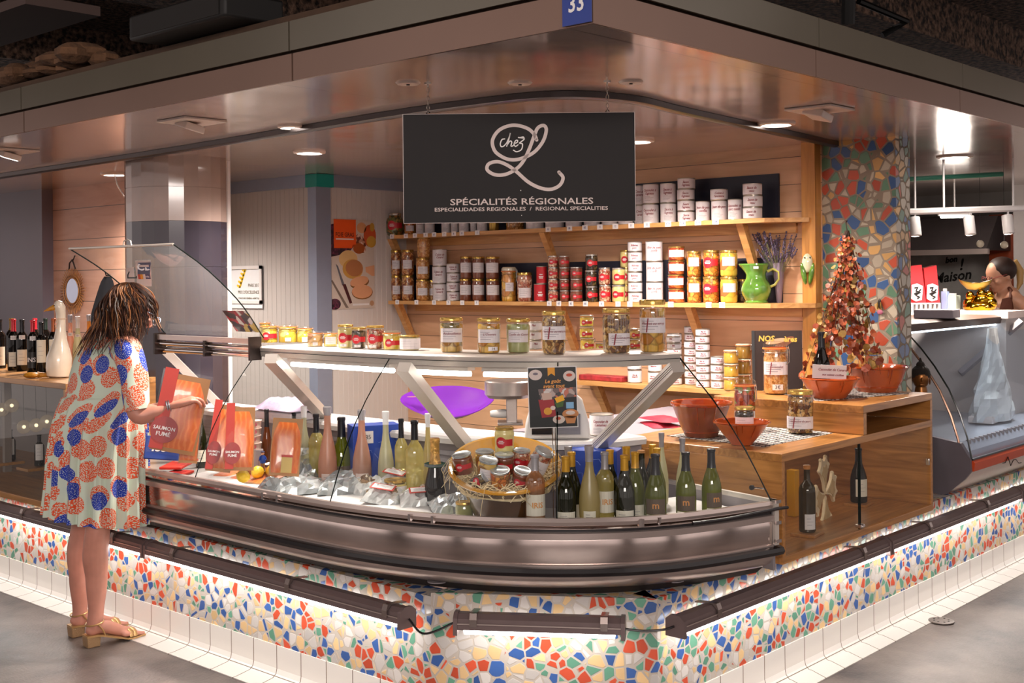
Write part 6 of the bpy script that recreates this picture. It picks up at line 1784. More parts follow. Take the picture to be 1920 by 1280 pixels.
runner('black and white lace runner under the bowls on the raised box', [(1425, 731), (1535, 752), (1705, 738), (1560, 724)], ZU)
def bowl(look, u, vr, vb, w, wb, z, rimtilt=0, mat=None, mo=None):
    p = at(u, vb, z=z); k = depth(p)/FPX; R = w*k/2; p = p + (p - CAM).normalized()*wb*k*.5; p.z = z
    k = depth(p)/FPX; R = w*k/2; H = (vb - vr)*k + .0
    t = thing('terracotta_bowl', look, 'bowl', p + Vector((0, 0, .0018)), face_cam(p.x, p.y))
    rb = wb*k/2
    ob('body', MB().lathe([(0, 0), (rb*.95, 0), (rb, .006), (rb + (R-rb)*.45, H*.45), (R*.93, H*.90), (R*.95, H*.93)], 36, cap=False), mo or m_terrao, t)
    sc_f = lambda x, y, zz, a: (x*(1 + .012*math.cos(a*9)), y*(1 + .012*math.cos(a*9)), zz)
    ob('rim', MB().lathe([(R*.93, H*.89), (R*.99, H*.92), (R*1.0, H*.97), (R*.97, H), (R*.92, H*.98), (R*.90, H*.93)], 60, cap=False, fn=sc_f), mat or m_terra, t)
    ob('inside', MB().lathe([(R*.91, H*.95), (R*.80, H*.72), (rb*1.1, .02), (0, .014)], 36, cap=False), mat or m_terra, t)
    for a, l in ((-1.9 + .2*math.sin(u), .5), (-1.35 + .2*math.sin(u*2), .3), (-1.05, .55)):
        x0, y0 = math.cos(a), math.sin(a)
        ob('glaze_drip', MB().tube([(x0*R*.95, y0*R*.95, H*.92), (x0*(rb + (R-rb)*(.9 - l*.3)), y0*(rb + (R-rb)*(.9 - l*.3)), H*(.9 - l*.35)), (x0*(rb + (R-rb)*(.88 - l)), y0*(rb + (R-rb)*(.88 - l)), H*(.88 - l))], [.003, .0022, .0012], 5), P('dark_glaze_drip', '#96391a', .1, coat=1), t)
    return t, R, H
t1, R1, H1 = bowl('big terracotta bowl with dull sides standing behind the counter end glass', 1315, 757, 822, 116, 62, ZL, mo=m_terrad)
t2, R2, H2 = bowl('small shiny terracotta bowl on the lace runner at the cabinet corner', 1391, 792, 836, 108, 42, ZL)
t3, R3, H3 = bowl('terracotta bowl with bottle and name card on the raised box', 1556, 710, 749, 113, 62, ZU)
t4, R4, H4 = bowl('wide terracotta bowl with a bean jar beside the mosaic column', 1644, 689, 737, 116, 74, ZU)
def WJ(look, u, vt, vb, w, z, cont, name='preserve_jar', tt=None, **kw):
    p = at(u, vb, z=z) if tt is None else at(u, vb, t=tt)
    k = depth(p)/FPX; r = w*k/2
    if tt is None:
        p = p + (p - CAM).normalized()*r*.8; p.z = z
        h = (vb - vt)*k*1.02
    else: h = (vb - vt)*k
    t = thing(name, look, 'jar', (p.x, p.y, p.z + .0016), face_cam(p.x, p.y, kw.pop('turn', 0))); t['group'] = 'preserve jars on the wooden cabinet'
    jar(t, r, h, cont, **kw); return t
WJ('tall gold-lidded bean jar standing alone on the lace runner', 1501, 735, 815, 50, ZL, C_bean3, text='Cassoulet de porc', lab_c=.27, lab_w=2.5, lab_h=.28, turn=-.1, **G_)
q = at(1397, 812, z=ZL)
WJ('clip-top jar of red stew standing just behind the low grey-brown jar', 1397, 715, 806, 43, ZL, BITS('red_green_stew', ['#a83a1c', '#7d8a3c', '#c2552a', '#8a2a16'], 45, dark=.6), clip=True, name='clip_top_jar', lab_c=.22, lab_h=.3, lab_w=2.2, **G_)
tz = t2.location
k = depth(tz)/FPX
WJ('low jar with gold lid standing inside the small shiny bowl', 1396, 763, 814, 37, 0, C_dark, tt=depth(tz), lab_c=.4, lab_w=2.2, lab_h=.5, **G_)
WJ('big clip-top bean jar with white label and handwritten price on raised box', 1455, 644, 740, 49, ZU, C_bean2, clip=True, name='clip_top_jar', text='Cassoulet', lab_c=.50, lab_w=2.3, lab_h=.25, stick=('3€', .15), **G_)
WJ('gold-lidded bean jar sitting inside the wide bowl by the column', 1633, 659, 712, 47, 0, C_bean2, tt=depth(t4.location), stick=('9', .1), label='none', **G_)
# dark bottle in bowl 3
p = at(1541, 720, t=depth(t3.location) + .02); h = (at(1541, 622, t=depth(t3.location) + .02).z - ZU - .02)
t = thing('wine_bottle', 'dark wine bottle standing in the terracotta bowl before the dried leaves', 'bottle', (p.x, p.y, ZU + .02), face_cam(p.x, p.y))
bottle(t, .037, h, 'burgundy', g_dark, m_capk, .25)
# card
c = at(1555, 697, t=depth(t3.location) - R3*.75); k = depth(c)/FPX; w_, h_ = 62*k, 26*k
t = thing('name_card', 'white card reading Cassoulet de Canard aux cuisses confites on the bowl rim', 'card', c, face_cam(c.x, c.y)); t.rotation_euler = (.12, .04, face_cam(c.x, c.y))
ob('card', MB().box(-w_/2, -.001, -h_/2, w_/2, .001, h_/2), m_label, t, smooth=False)
tt = MB(); tt.merge(text_mb('Cassoulet de Canard', .0155, .3, 'CENTER', .0003, .9), T(.012, -.002, .010) @ Rx(PI/2)); tt.merge(text_mb('aux cuisses confites', .0125, .3, 'CENTER', .0003, .9), T(.015, -.002, -.012) @ Rx(PI/2))
ob('lettering', tt, m_rtxt, t, smooth=False)
rt = thing('rear_table', 'grey table behind the wooden cabinet carrying red folded napkins', 'table', (1.45, .98, 0), 0)
ob('top', MB().box(-.34, -.28, .845, .90, .30, .870), P('mauve_grey_top', '#8f848c', .5), rt, smooth=False)
for x in (-.28, .82):
    for y in (-.22, .22): ob('leg', MB().box(x, y, 0, x + .04, y + .04, .845), m_grey, rt, smooth=False)
for i_, (u, v, lb_) in enumerate(((1235, 790, 'red folded napkin lying lower on the grey rear table'), (1222, 782, 'red folded napkin with glossy edge lying on top of the other'))):
    p = at(1240, 800, z=.872)
    t = thing('red_napkin', lb_, 'napkin', (p.x + .06 + .02*i_, p.y + .05, .872 + .022*i_), .9 + .25*i_, 'red napkins on the rear table')
    ob('cloth', crumple(.24, .13, .02, 40 + i_, .002, 8, 6), P('red_napkin_cloth', '#a81c34', .5), t)
# book
tB = 5.62; c = at(1461, 736, t=tB); k = tB/FPX
bk_ = thing('recipe_book', 'dark brown book with golden title standing behind the big bean jar', 'book', (c.x, c.y, ZU + .001), face_cam(c.x, c.y)); bk_.rotation_euler = (-.12, 0, face_cam(c.x, c.y, .1))
W_, H_ = 88*k, 112*k
ob('cover', MB().box(-W_/2, -.006, 0, W_/2, .006, H_), P('brown_cover', '#2a1814', .6), bk_, smooth=False)
ob('spine', MB().box(-W_/2 - .012, -.008, 0, -W_/2, .010, H_*1.0), P('black_spine', '#0f0d0f', .4), bk_, smooth=False)
pm = MB()
for x, z, rx, rz, a, c_ in ((.03, .80, .05, .018, .5, 'a'), (-.01, .82, .05, .012, .2, 'b')):
    flat(pm, ell(x, z*H_, rx, rz, 18, a), .0 if c_ == 'a' else .0006, P('petal_brown', '#7a4426', .5) if c_ == 'a' else P('petal_pale', '#caa27c', .5))
ob('picture', pm, None, bk_, loc=(0, -.0072, 0), rot=(PI/2, 0, 0), smooth=False)
tt = MB(); tt.merge(text_mb('NOS', .036, .1, 'CENTER', .0012), T(-.055, -.0078, H_*.86) @ Rx(PI/2)); tt.merge(text_mb('ères', .036, .1, 'CENTER', .0012), T(.055, -.0078, H_*.85) @ Rx(PI/2))
ob('title', tt, P('gold_letters', '#e0b03c', .4), bk_, smooth=False)
# side upright board with another jar label behind book
# ---- dried eucalyptus hanging before the column
tE = 5.35; ap = at(1588, 432, t=tE)
eu = thing('dried_branches', 'tall cone of dried copper-coloured eucalyptus leaves before the mosaic column', 'dried branches', ap)
random.seed(4)
mbs = MB(); leafm = [MB(), MB(), MB()]
base = at(1572, 735, t=tE).z - ap.z
def leaf(mb, c, n, r, roll):
    n = n.normalized(); a = n.orthogonal().normalized(); a.rotate(Matrix.Rotation(roll, 3, n)); b = n.cross(a)
    vs = [c] + [c + a*(r*math.cos(t))*1.0 + b*(r*.8*math.sin(t)) + n*(r*.25*(math.cos(t)**2)) for t in [2*PI*i/7 for i in range(7)]]
    mb.add(vs, [(0, i + 1, (i + 1) % 7 + 1) for i in range(7)])
RVd = RV
for s_ in range(22):
    th = random.uniform(0, 2*PI); fin = random.uniform(.55, 1.0); sp = random.uniform(.3, 1)
    side = Vector((math.cos(th)*.17*sp, math.sin(th)*.13*sp, 0))
    if s_ < 3: side = -RVd*.16*(.6 + .2*s_) ; fin = 1
    pts = []
    for i in range(9):
        f = i/8*fin
        w = min(1, (f*1.15)**1.1)
        pts.append(Vector((0, 0, 0)) + side*w*1.15 + Vector((math.sin(f*5 + s_)*.008, math.cos(f*4 + s_)*.008, base*f*.98)))
    mbs.tube(pts, [.0025 - .0002*i for i in range(9)], 5)
    nl = int(40*fin)
    for j in range(nl):
        f = .06 + .94*j/nl; q = pts[min(7, int(f*8))].lerp(pts[min(8, int(f*8) + 1)], f*8 - int(f*8)) if f < 1 else pts[8]
        d = Vector((random.uniform(-1, 1), random.uniform(-1, 1), random.uniform(-.5, .4))).normalized()
        rr = random.uniform(.013, .022)*(0.5 + .6*f)
        leaf(leafm[random.choice([0, 0, 1, 1, 2])], q + d*random.uniform(.006, .026), d + Vector((-.5, -.4, .2)), rr, random.uniform(0, 6))
ob('stems', mbs, P('dark_twig', '#3a2318', .8), eu)
for mb, cc, nm in zip(leafm, ('#b5562c', '#8a3c20', '#9a7430'), ('leaves', 'leaves', 'leaves')):
    o = ob(nm, mb, P('leaf_' + cc[1:], cc, .45, coat=.2, var=.3, vscale=20), eu, smooth=False); o['kind'] = 'stuff'
tw = MB()
for i in range(4): tw.tube([(0, 0, 0), (.004*i - .006, .003*i, .02 + .006*i), (.006*i - .01, .0, .045)], .0022, 5)
ob('twig_tips', tw, P('dark_twig', '#3a2318', .8), eu)
# ---- ceramic cicada on the post
p = at(1514, 505, x=2.480); k = depth(p)/FPX
ci = thing('ceramic_cicada', 'white and green glazed ceramic cicada hanging on the yellow wooden post', 'ornament', p, face_cam(p.x, p.y)); 
ob('body', MB().sphere((0, 0, 12*k), 12*k, sc3=(.85, .6, 1.5), su=16, sv=12), P('cream_glaze', '#dcd8b4', .1, coat=1, var=.15, vscale=40), ci)
for s_ in (-1, 1):
    ob('wing', MB().sphere((s_*7*k, -.006, -8*k), 9*k, sc3=(.55, .5, 2.3), su=12, sv=10, M=Ry(s_*.18)), P('leaf_green_glaze', '#5f8a2c', .1, coat=1, var=.6, vscale=40), ci)
    ob('eye', MB().sphere((s_*5*k, -6*k, 22*k), 1.5*k, su=8, sv=6), m_black, ci)
p = at(1650, 575, x=2.553); k = depth(p)/FPX
ci = thing('metal_cicada', 'little dark metal cicada ornament with pink tail on the mosaic column', 'ornament', (2.548, p.y, p.z), -PI/2)
ob('body', MB().sphere((0, 0, 6*k), 5*k, sc3=(.7, .5, 1.9), su=10, sv=8), P('dark_pewter', '#4a4442', .25, .8, var=.5, vscale=90), ci)
ob('wing', MB().sphere((-3*k, -.004, 2*k), 4*k, sc3=(.4, .4, 1.8), su=8, sv=6).sphere((3*k, -.004, 2*k), 4*k, sc3=(.4, .4, 1.8), su=8, sv=6), P('gold_wing', '#8a6a2c', .3, .6), ci)
ob('tail_disc', MB().sphere((1*k, 0, -10*k), 6*k, sc3=(1, .35, .8), su=12, sv=8), P('mauve_glaze', '#b0607a', .15, coat=1), ci)

# ---- inside the wooden cabinet
def cab_stand(look, x, y, sx, sy):
    t = tag(ob('wooden_stand', MB().box(-sx/2, -sy/2, 0, sx/2, sy/2, .012), m_oak, loc=(x, y, .5065), rot=(0, 0, .15), smooth=False, bevel=.001), look, 'stand')
    return .5190
def cab_bottle(look, u, vt, w, y, glass, cap, label, std, kind='bordeaux', cl=.2, turn=0, hmax=None):
    p = at(u, 900, y=y); t_ = depth(p); z = cab_stand(std, p.x, y, .12, .10) if std else .507
    r = w*t_/FPX/2; h = at(u, vt, y=y).z - z
    if hmax: h = min(h, hmax)
    h = min(h, .855 - z)
    t = thing('wine_bottle', look, 'bottle', (p.x, y, z + .0005), face_cam(p.x, y, turn)); bottle(t, r, h, kind, glass, cap, cl, label)
cab_bottle('golden wine bottle with dark contents inside the cabinet before the cross', 1513, 872, 31, .03, TINT('golden_oil_glass', '#8a6a10', .85, body='#4a3a10'), P('orange_cap', '#c9823c', .4), (.05, .28, .7, m_paper), 'small wooden stand under the golden bottle', 'bordeaux', .06, .4)
cab_bottle('dark wine bottle with cream label behind the cabinet glass seam', 1610, 840, 31, .16, g_dark, m_capk, (.12, .44, .8, m_cream), 'small wooden stand under the bottle at the glass seam', 'burgundy', .25, .45)
cab_bottle('dark wine bottle with red-stained label, deepest in the cabinet', 1652, 832, 31, .24, g_dark, m_capk, (.20, .62, .8, m_cream), 'small wooden stand under the deepest cabinet bottle', 'bordeaux', .25, .4)
pb_ = at(1487, 915, y=.26)
tag(ob('yellow_box', MB().box(-.02, -.02, 0, .02, .02, .20), P('yellow_box', '#d9a018', .4), loc=(pb_.x, .26, .5070), smooth=False, bevel=.002), 'narrow yellow box at the left end inside the wooden cabinet', 'box')
# twelve-pointed cross
yc = .13; c = at(1546, 925, y=yc); k = depth(c)/FPX
cr_ = thing('wooden_cross', 'cream twelve-pointed cross with raised edges leaning inside the cabinet', 'cross', (c.x, yc, c.z), .18)
def arm(s=1.0):
    pts = []
    A = [(.035, .06), (.10, .30), (.22, .52), (.40, .66)]
    for (x, y) in A: pts.append((x*s, y*s))
    pts += [(.36*s, .74*s), (.27*s, .80*s), (.22*s, .92*s), (.17*s, .96*s), (.10*s, .90*s), (0, .86*s)]
    L_ = [(-x, y) for x, y in reversed(pts[:-1])]
    return pts + L_
S_ = 72*k
mbx = MB(); mbi = MB()
tilt = .12
for q_ in range(4):
    Mq = Rx(PI/2) @ Matrix.Rotation(q_*PI/2 + tilt, 4, 'Z')
    sh = Matrix.Scale(1.0, 4)
    mbx.prism([(x*S_*1.0, y*S_) for x, y in arm()], -.006, .006, M=Mq)
    mbi.prism([(x*S_*.62, (y*.66 + .12)*S_) for x, y in arm()], .0065, .009, M=Mq)
    for (x, y) in ((.37, .69), (-.37, .69), (.19, .93), (-.19, .93)):
        mbx.sphere(Mq @ Vector((x*S_, y*S_, 0)), .10*S_*.55, su=10, sv=8)
ob('cross', mbx, P('cream_wood', '#e6d3ae', .5, var=.1), cr_)
ob('inner_relief', mbi, P('cream_relief', '#c7aa7c', .5, var=.15), cr_)

# ================================================================ LEFT COUNTER
ZC = 1.0635
def LB(look, u, vb, vt, w, kind, glass, cap, cl=.2, label=None, dy=0, turn=0):
    p = at(u, vb, z=ZC) + DV*dy; k = depth(p)/FPX; p.z = ZC
    h = (vb - vt)*k*.99; h = max(.26, min(.34, at(u, vt, t=depth(p)).z - ZC))
    t = thing('wine_bottle', look, 'bottle', (p.x, p.y, ZC), face_cam(p.x, p.y, turn)); t['group'] = 'bottles on the wine counter'
    bottle(t, w*k/2, h, kind, glass, cap, cl, label)
lbA = (.06, .44, .9, m_cream)
LB('dark wine bottle cut by the left picture edge', 0, 690, 598, 22, 'bordeaux', g_dark, m_capk, .25, lbA)
LB('dark wine bottle with gold-brown capsule at the left edge', 9, 684, 597, 21, 'bordeaux', g_dark, P('bronze_capsule', '#7a5a1c', .35, .4), .25, None, dy=.10)
LB('red-capped wine bottle with cream label, first from the left edge', 26, 694, 598, 22, 'bordeaux', g_dark, m_capr, .24, [(.08, .36, .9, m_cream), (.60, .68, .5, m_paper)])
LB('black-capped wine bottle with white label beside the first red cap', 42, 695, 599, 22, 'bordeaux', g_dark, m_capk, .24, [(.12, .42, .9, m_cream), (.62, .70, .5, m_paper)])
LB('red-capped bottle in the rear row behind the black cap', 51, 684, 597, 20, 'bordeaux', g_dark, m_capr, .24, None, dy=.12)
LB('red-capped bottle with white letters on black, nearest the goose beak', 62, 699, 600, 21, 'bordeaux', g_dark, m_capr, .22, [(.10, .40, 1.0, P('black_label', '#15110f', .4), 'INST', .034, m_wtxt), (.62, .70, .5, m_paper)])
LB('dark green-capped bottle in the rear row', 71, 686, 597, 20, 'bordeaux', g_dark, P('green_capsule', '#20302a', .35, .3), .24, None, dy=.12)
LB('bottle with tall white label and red dot next to the goose', 78, 700, 604, 20, 'bordeaux', g_dark, m_capk, .24, (.22, .66, .9, m_cream))
LB('red-capped bottle in the rear row near the goose neck', 87, 690, 597, 19, 'bordeaux', g_dark, m_capr, .24, None, dy=.12)
LB('copper-capped bottle with white label just behind the goose', 97, 700, 597, 20, 'bordeaux', g_dark, m_capc, .24, (.20, .62, .9, m_cream), dy=.03)
LB('rose bottle with glass stopper right of the goose', 130, 694, 590, 20, 'flute', g_rose, m_capg, .14, (.62, .68, .6, m_paper), dy=.02)
LB('frosted white wine bottle right of the goose', 144, 694, 593, 20, 'flute', g_frost, m_capw, .22, (.62, .67, .6, m_paper), dy=.02)
LB('bottle with yellow liquid in its neck behind the customer', 158, 690, 590, 19, 'flute', TINT('yellow_juice_glass', '#d99a2c', .85, body='#d99a2c'), m_capg, .12, None, dy=.08)
LB('white-capped frosted bottle closest to the customer hair', 172, 690, 592, 19, 'flute', g_frost, m_capw, .18, None, dy=.08)
# goose
p = at(107, 709, z=ZC); k = depth(p)/FPX; G = 144*k
gs = thing('ceramic_goose', 'cream ceramic goose with long neck and ochre beak on the counter', 'goose figure', (p.x + .03, p.y + .05, ZC), face_cam(p.x, p.y))
m_goose = P('cream_ceramic', '#e2d5c2', .22, coat=.6, var=.05)
ga = MB()
spine = [(0, 0, 0, .10), (.0, 0, .02, .145), (.01, 0, .12, .165), (.02, 0, .26, .165), (.03, 0, .38, .125), (.035, 0, .50, .085), (.04, 0, .62, .066), (.045, 0, .74, .060), (.045, 0, .84, .062), (.035, 0, .91, .072), (.01, 0, .965, .066), (-.01, 0, .99, .04), (-.02, 0, 1.0, .005)]
ga.tube([(x*G, y*G, z*G) for x, y, z, r in spine], [r*G*(.98) for *_, r in spine], 20)
ob('body', ga, m_goose, gs)
ob('beak', MB().tube([(-.02*G, 0, .925*G), (-.09*G, 0, .90*G), (-.165*G, 0, .872*G)], [.042*G, .026*G, .004*G], 10), P('ochre_beak', '#c08427', .35), gs)
ob('eye', MB().sphere((-.035*G, -.055*G, .945*G), .007*G, su=8, sv=6), m_black, gs)
ob('foot', MB().box(-.03*G, -.10*G, -.0, .06*G, .02*G, .02*G), P('dull_foot', '#8a7a6a', .5), gs)
ob('raffia_bow', MB().tube([(.045*G + .064*G*math.cos(t), .064*G*math.sin(t), .77*G) for t in [2*PI*i/14 for i in range(14)]], .004*G, 5, closed=True).tube([(-.01*G, -.05*G, .77*G), (-.03*G, -.07*G, .70*G), (-.01*G, -.07*G, .64*G)], .006*G, 5).tube([(-.01*G, -.05*G, .77*G), (-.0*G, -.08*G, .72*G), (-.03*G, -.07*G, .66*G)], .006*G, 5), P('raffia', '#c9a78c', .7), gs)
p = at(78, 709, z=ZC); k = depth(p)/FPX
bs = thing('wooden_brush', 'small golden wooden brush lying on the counter edge before the goose', 'brush', (p.x, p.y + .02, ZC + .001), face_cam(p.x, p.y) + .1)
ob('head', MB().sphere((-14*k, 0, 6*k), 13*k, sc3=(1.2, .9, .45), su=14, sv=8), P('golden_wood', '#b57a1e', .3, coat=.5, var=.4, vscale=60), bs)
ob('handle', MB().tube([(-4*k, 0, 6*k), (8*k, 0, 5.5*k), (22*k, 0, 4.5*k)], [6*k, 4.5*k, 3.5*k], 10), P('golden_wood', '#b57a1e', .3), bs)
# contents of the vitrine: bottles on little stands, glowing bulbs of a light chain
for (u, vb, lab, y, dx) in ((20, 863, 'dark bottle with tall white label on a bracket in the left vitrine', .30, 0), (74, 873, 'lying dark bottle with white label on a bracket behind the vitrine glass', .30, 0)):
    q = at(u, vb, x=.34); k = depth(q)/FPX
    t = thing('wine_bottle', lab, 'bottle', (.34, q.y, q.z), face_cam(.34, q.y)); bottle(t, 9*k, 58*k, 'bordeaux', g_dark, m_capk, .2, (.2, .72, .8, m_paper))
    tag(ob('bottle_bracket', MB().box(-.10, -.07, -.016, .05, .07, -.001), m_oakl, loc=(.34, q.y, q.z), smooth=False), ('left' if u < 50 else 'right') + ' wooden bottle bracket inside the wine vitrine', 'bracket')
m_bulb = EM('bulb_glow', (1.0, .80, .5), 2.2)
m_globe = GL('globe_glass', (.95, .93, .9), .08, .5, haze=.3, hazecol=(.9, .8, .65))
for i_, (u, v) in enumerate(((3, 768), (22, 760), (45, 800), (68, 797), (88, 790))):
    q = at(u, v, x=.26); k = depth(q)/FPX
    t = thing('globe_light', ('first', 'second', 'third', 'fourth', 'fifth')[i_] + ' of five glowing globes in the left vitrine, from the picture edge', 'light', q, 0, 'glowing globes in the wine vitrine')
    ob('globe', MB().sphere((0, 0, 0), 13*k, su=16, sv=10), m_globe, t)
    ob('bulb', MB().sphere((0, 0, .0), 3.4*k, su=10, sv=8), m_bulb, t)
    ob('cord', MB().tube([(0, 0, 13*k), (.0, .01, 1.030 - q.z)], .0012, 5), m_black, t)
# sunburst mirror
p = at(138, 545, x=1.195); k = depth(p)/FPX
mr_ = thing('sunburst_mirror', 'oval rattan sunburst mirror hanging on the pink wooden boards', 'mirror', (1.195, p.y, p.z), -PI/2)
m_rat = P('rattan', '#a8703a', .5, var=.3, vscale=60)
rm = MB(); random.seed(2)
for i in range(46):
    a = 2*PI*i/46; l = random.uniform(.92, 1.05)
    rm.tube([(25*k*math.cos(a), -.004, 22*k*math.sin(a)), (46*k*l*math.cos(a), -.010, 43*k*l*math.sin(a))], .003, 4)
rays_ = ob('rattan_rays', rm, m_rat, mr_); rays_['kind'] = 'stuff'
ob('ring', MB().tube([(25*k*math.cos(t), -.012, 24*k*math.sin(t)) for t in [2*PI*i/30 for i in range(30)]], .004, 6, closed=True).tube([(32*k*math.cos(t), -.014, 30*k*math.sin(t)) for t in [2*PI*i/30 for i in range(30)]], .003, 6, closed=True), m_rat, mr_)
ob('mirror_glass', MB().add([(x, -.011, z) for x, z in ell(0, 0, 24*k, 23*k, 28)], [tuple(range(28))]), P('mirror_silver', '#b8bdd0', .03, 1), mr_, smooth=False)
ob('hanging_loop', MB().tube([(-12*k, -.008, 40*k), (-8*k, -.012, 52*k), (2*k, -.012, 58*k), (8*k, -.012, 50*k), (12*k, -.008, 40*k)], .005, 6).tube([(2*k, -.006, 57*k), (8*k, -.003, 66*k)], .004, 5), P('dark_loop', '#2b1a14', .6), mr_)
# aprons hanging
p = at(205, 518, x=1.19); k = depth(p)/FPX
apn = thing('black_apron', 'black apron hanging on the wall behind the customer head', 'apron', (1.185, p.y, p.z), -PI/2)
vs = []; 
for j in range(13):
    for i in range(9):
        f = j/12; wv = (12 + 44*f**.6)*k; x = (i/8 - .5)*2*wv + 6*k - 14*k*f
        vs.append((x, -.02 - .018*math.sin(i*1.9 + f*2)*f, -f*105*k))
ob('cloth', MB().add(vs, [(j*9+i, j*9+i+1, (j+1)*9+i+1, (j+1)*9+i) for j in range(12) for i in range(8)]), P('black_cloth', '#14171f', .75, var=.3), apn)
ob('hook', MB().tube([(6*k, 0, 2*k), (6*k, -.03, 2*k), (6*k, -.035, 8*k)], .005, 6), m_bk, apn)
# items on the far end of the wine counter, next to the raised lid
p = at(312, 690, z=ZC)
t = thing('wooden_crate', 'light wooden box on the counter behind the customer arm', 'box', (.60, 3.32, ZC), 0)
ob('crate', MB().box(-.12, -.16, 0, .12, .16, .10), WOOD('pale_ply', '#e0a86a', '#c98f54', 2, 1, .5), t, smooth=False, bevel=.002)
p = at(262, 640, z=1.06 + .06)
t = thing('glass_jug', 'ribbed golden glass jug standing behind the customer shoulder', 'jug', (at(262, 700, z=ZC).x + .03, at(262, 700, z=ZC).y + .06, ZC), 0)
ob('body', MB().lathe([(.05, 0), (.062, .01), (.062, .13), (.045, .17), (.04, .19), (.048, .20), (.0, .20)], 16, cap=False, fn=lambda x, y, z, a: (x*(1 + .05*math.cos(a*8)), y*(1 + .05*math.cos(a*8)), z)), P('gold_glass', '#8a7440', .15, .7), t)

# posters and framed sign
P0 = at(616, 410, y=3.497); P1 = at(702, 577, y=3.497)
W_, H_ = P1.x - P0.x, P0.z - P1.z
po = thing('wall_poster', 'poster with orange panel reading Foie Gras, pears and sliced foie gras', 'poster', ((P0.x + P1.x)/2, 3.494, (P0.z + P1.z)/2))
pm = MB()
def q2(pts): return [((x - 230)/460*W_, (450 - y)/900*H_) for x, y in pts]   # picture space 460 x 900
def f2(pts, z, m_): flat(pm, list(reversed(q2(pts))), z, m_)
pc_ = lambda n, h: P('poster_' + n, h, .35)
f2([(0, 0), (460, 0), (460, 900), (0, 900)], 0, pc_('linen', '#cdbfb4'))
f2([(0, 60), (70, 40), (240, 280), (200, 330), (60, 370), (0, 380)], .0004, BITS('poster_grapes', ['#3b1c33', '#52203a', '#241526', '#6b2a4a'], 60, .3, .5, dark=.5))
f2(ell(330, 80, 50, 55), .0006, pc_('apple', '#dca070')); f2(ell(415, 160, 65, 115), .0006, pc_('pear_red', '#c9542a')); f2(ell(430, 220, 50, 60), .0008, pc_('pear_yel', '#c99a3c')); f2(ell(440, 70, 25, 45), .0007, pc_('pear_yel', '#c99a3c'))
f2(ell(320, 240, 50, 100, 20, -.3), .0007, BITS('poster_nut', ['#8a4a30', '#d9b8a8', '#6b3020', '#c28a70'], 50, .3, .3, dark=.7)); f2(ell(300, 290, 60, 55), .001, pc_('nutbrown', '#a3501f'))
f2(ell(190, 400, 95, 90), .001, pc_('liver_light', '#d9b37a')); f2(ell(235, 500, 105, 100, 20, .3), .0012, pc_('liver_edge', '#c9984a')); f2(ell(250, 490, 90, 85, 20, .3), .0014, pc_('liver', '#b0744a'))
f2(ell(305, 640, 100, 55, 20, -.25), .0014, pc_('rind', '#8a5a2c')); f2(ell(300, 625, 98, 50, 20, -.25), .0016, pc_('slice', '#dfa27a'))
f2(ell(330, 735, 110, 75), .0016, pc_('rind', '#8a5a2c')); f2(ell(328, 728, 106, 70), .0018, pc_('slice', '#dfa27a'))
f2([(365, 480), (460, 460), (460, 570), (430, 570), (370, 530)], .0014, pc_('slice', '#dfa27a'))
f2([(62, 445), (85, 470), (150, 660), (125, 665)], .0015, pc_('blade', '#6b6a72')); f2([(128, 655), (160, 650), (225, 840), (200, 850)], .0017, pc_('handle', '#4a1f24'))
f2([(10, 610), (30, 610), (190, 890), (160, 890)], .0008, pc_('cloth_edge', '#7a6a60'))
f2(ell(50, 850, 60, 55), .0012, BITS('poster_grapes', ['#3b1c33'], 60)); f2([(230, 850), (400, 850), (400, 870), (230, 870)], .0012, m_paper); f2(ell(430, 850, 22, 28), .0012, pc_('badge', '#b58a6a'))
f2([(45, 0), (270, 0), (270, 250), (225, 290), (45, 290)], .0020, pc_('orange', '#ee5a1e'))
f2([(225, 290), (270, 250), (235, 255)], .0022, pc_('fold', '#b5380c'))
ob('print', pm, None, po, rot=(PI/2, 0, 0), smooth=False)
tt = MB(); tt.merge(text_mb('FOIE GRAS', W_*.10, 0, 'CENTER', .0006, .85), T(q2([(155, 155)])[0][0], -.0030, q2([(155, 155)])[0][1]) @ Rx(PI/2))
ob('title', tt, P('brown_ink', '#5a1f10', .5), po, smooth=False)
ob('print_line', MB().box(q2([(65, 0)])[0][0], -.0034, q2([(0, 205)])[0][1], q2([(245, 0)])[0][0], -.003, q2([(0, 192)])[0][1]), m_paper, po, smooth=False)
P0 = at(431, 499, x=1.797); P1 = at(494, 578, x=1.797)
yw = P0.y - P1.y; zh = P0.z - P1.z
fs_ = thing('framed_certificate', 'white framed certificate with golden leaf reading Prix d Excellence', 'frame', (1.792, (P0.y + P1.y)/2, (P0.z + P1.z)/2), -PI/2)
ob('sheet', MB().box(-yw/2, -.004, -zh/2, yw/2, 0, zh/2), P('certificate_paper', '#dcdcde', .5), fs_, smooth=False)
fr = MB(); b_ = .022
fr.box(-yw/2, -.012, zh/2 - b_, yw/2, 0, zh/2).box(-yw/2, -.012, -zh/2 + .03, yw/2, 0, -zh/2 + .03 + b_).box(yw/2 - b_, -.012, -zh/2 + .03, yw/2, 0, zh/2).box(-yw/2, -.012, -zh/2 + .03, -yw/2 + b_*.5, 0, zh/2)
ob('frame', fr, m_white, fs_, smooth=False)
tt = MB()
for s_, sz, z_ in (('PARIS 2017', .030, .0), ("PRIX D'EXCELLENCE", .030, -.045), ('CONCOURS GÉNÉRAL AGRICOLE', .018, -.085), ("MINISTÈRE DE L'AGRICULTURE", .012, -.112)):
    b0 = text_mb(s_, sz, 0, 'RIGHT', .0003, .85); tt.merge(b0, T(yw*.42, -.0052, z_*1.0 + .01) @ Rx(PI/2))
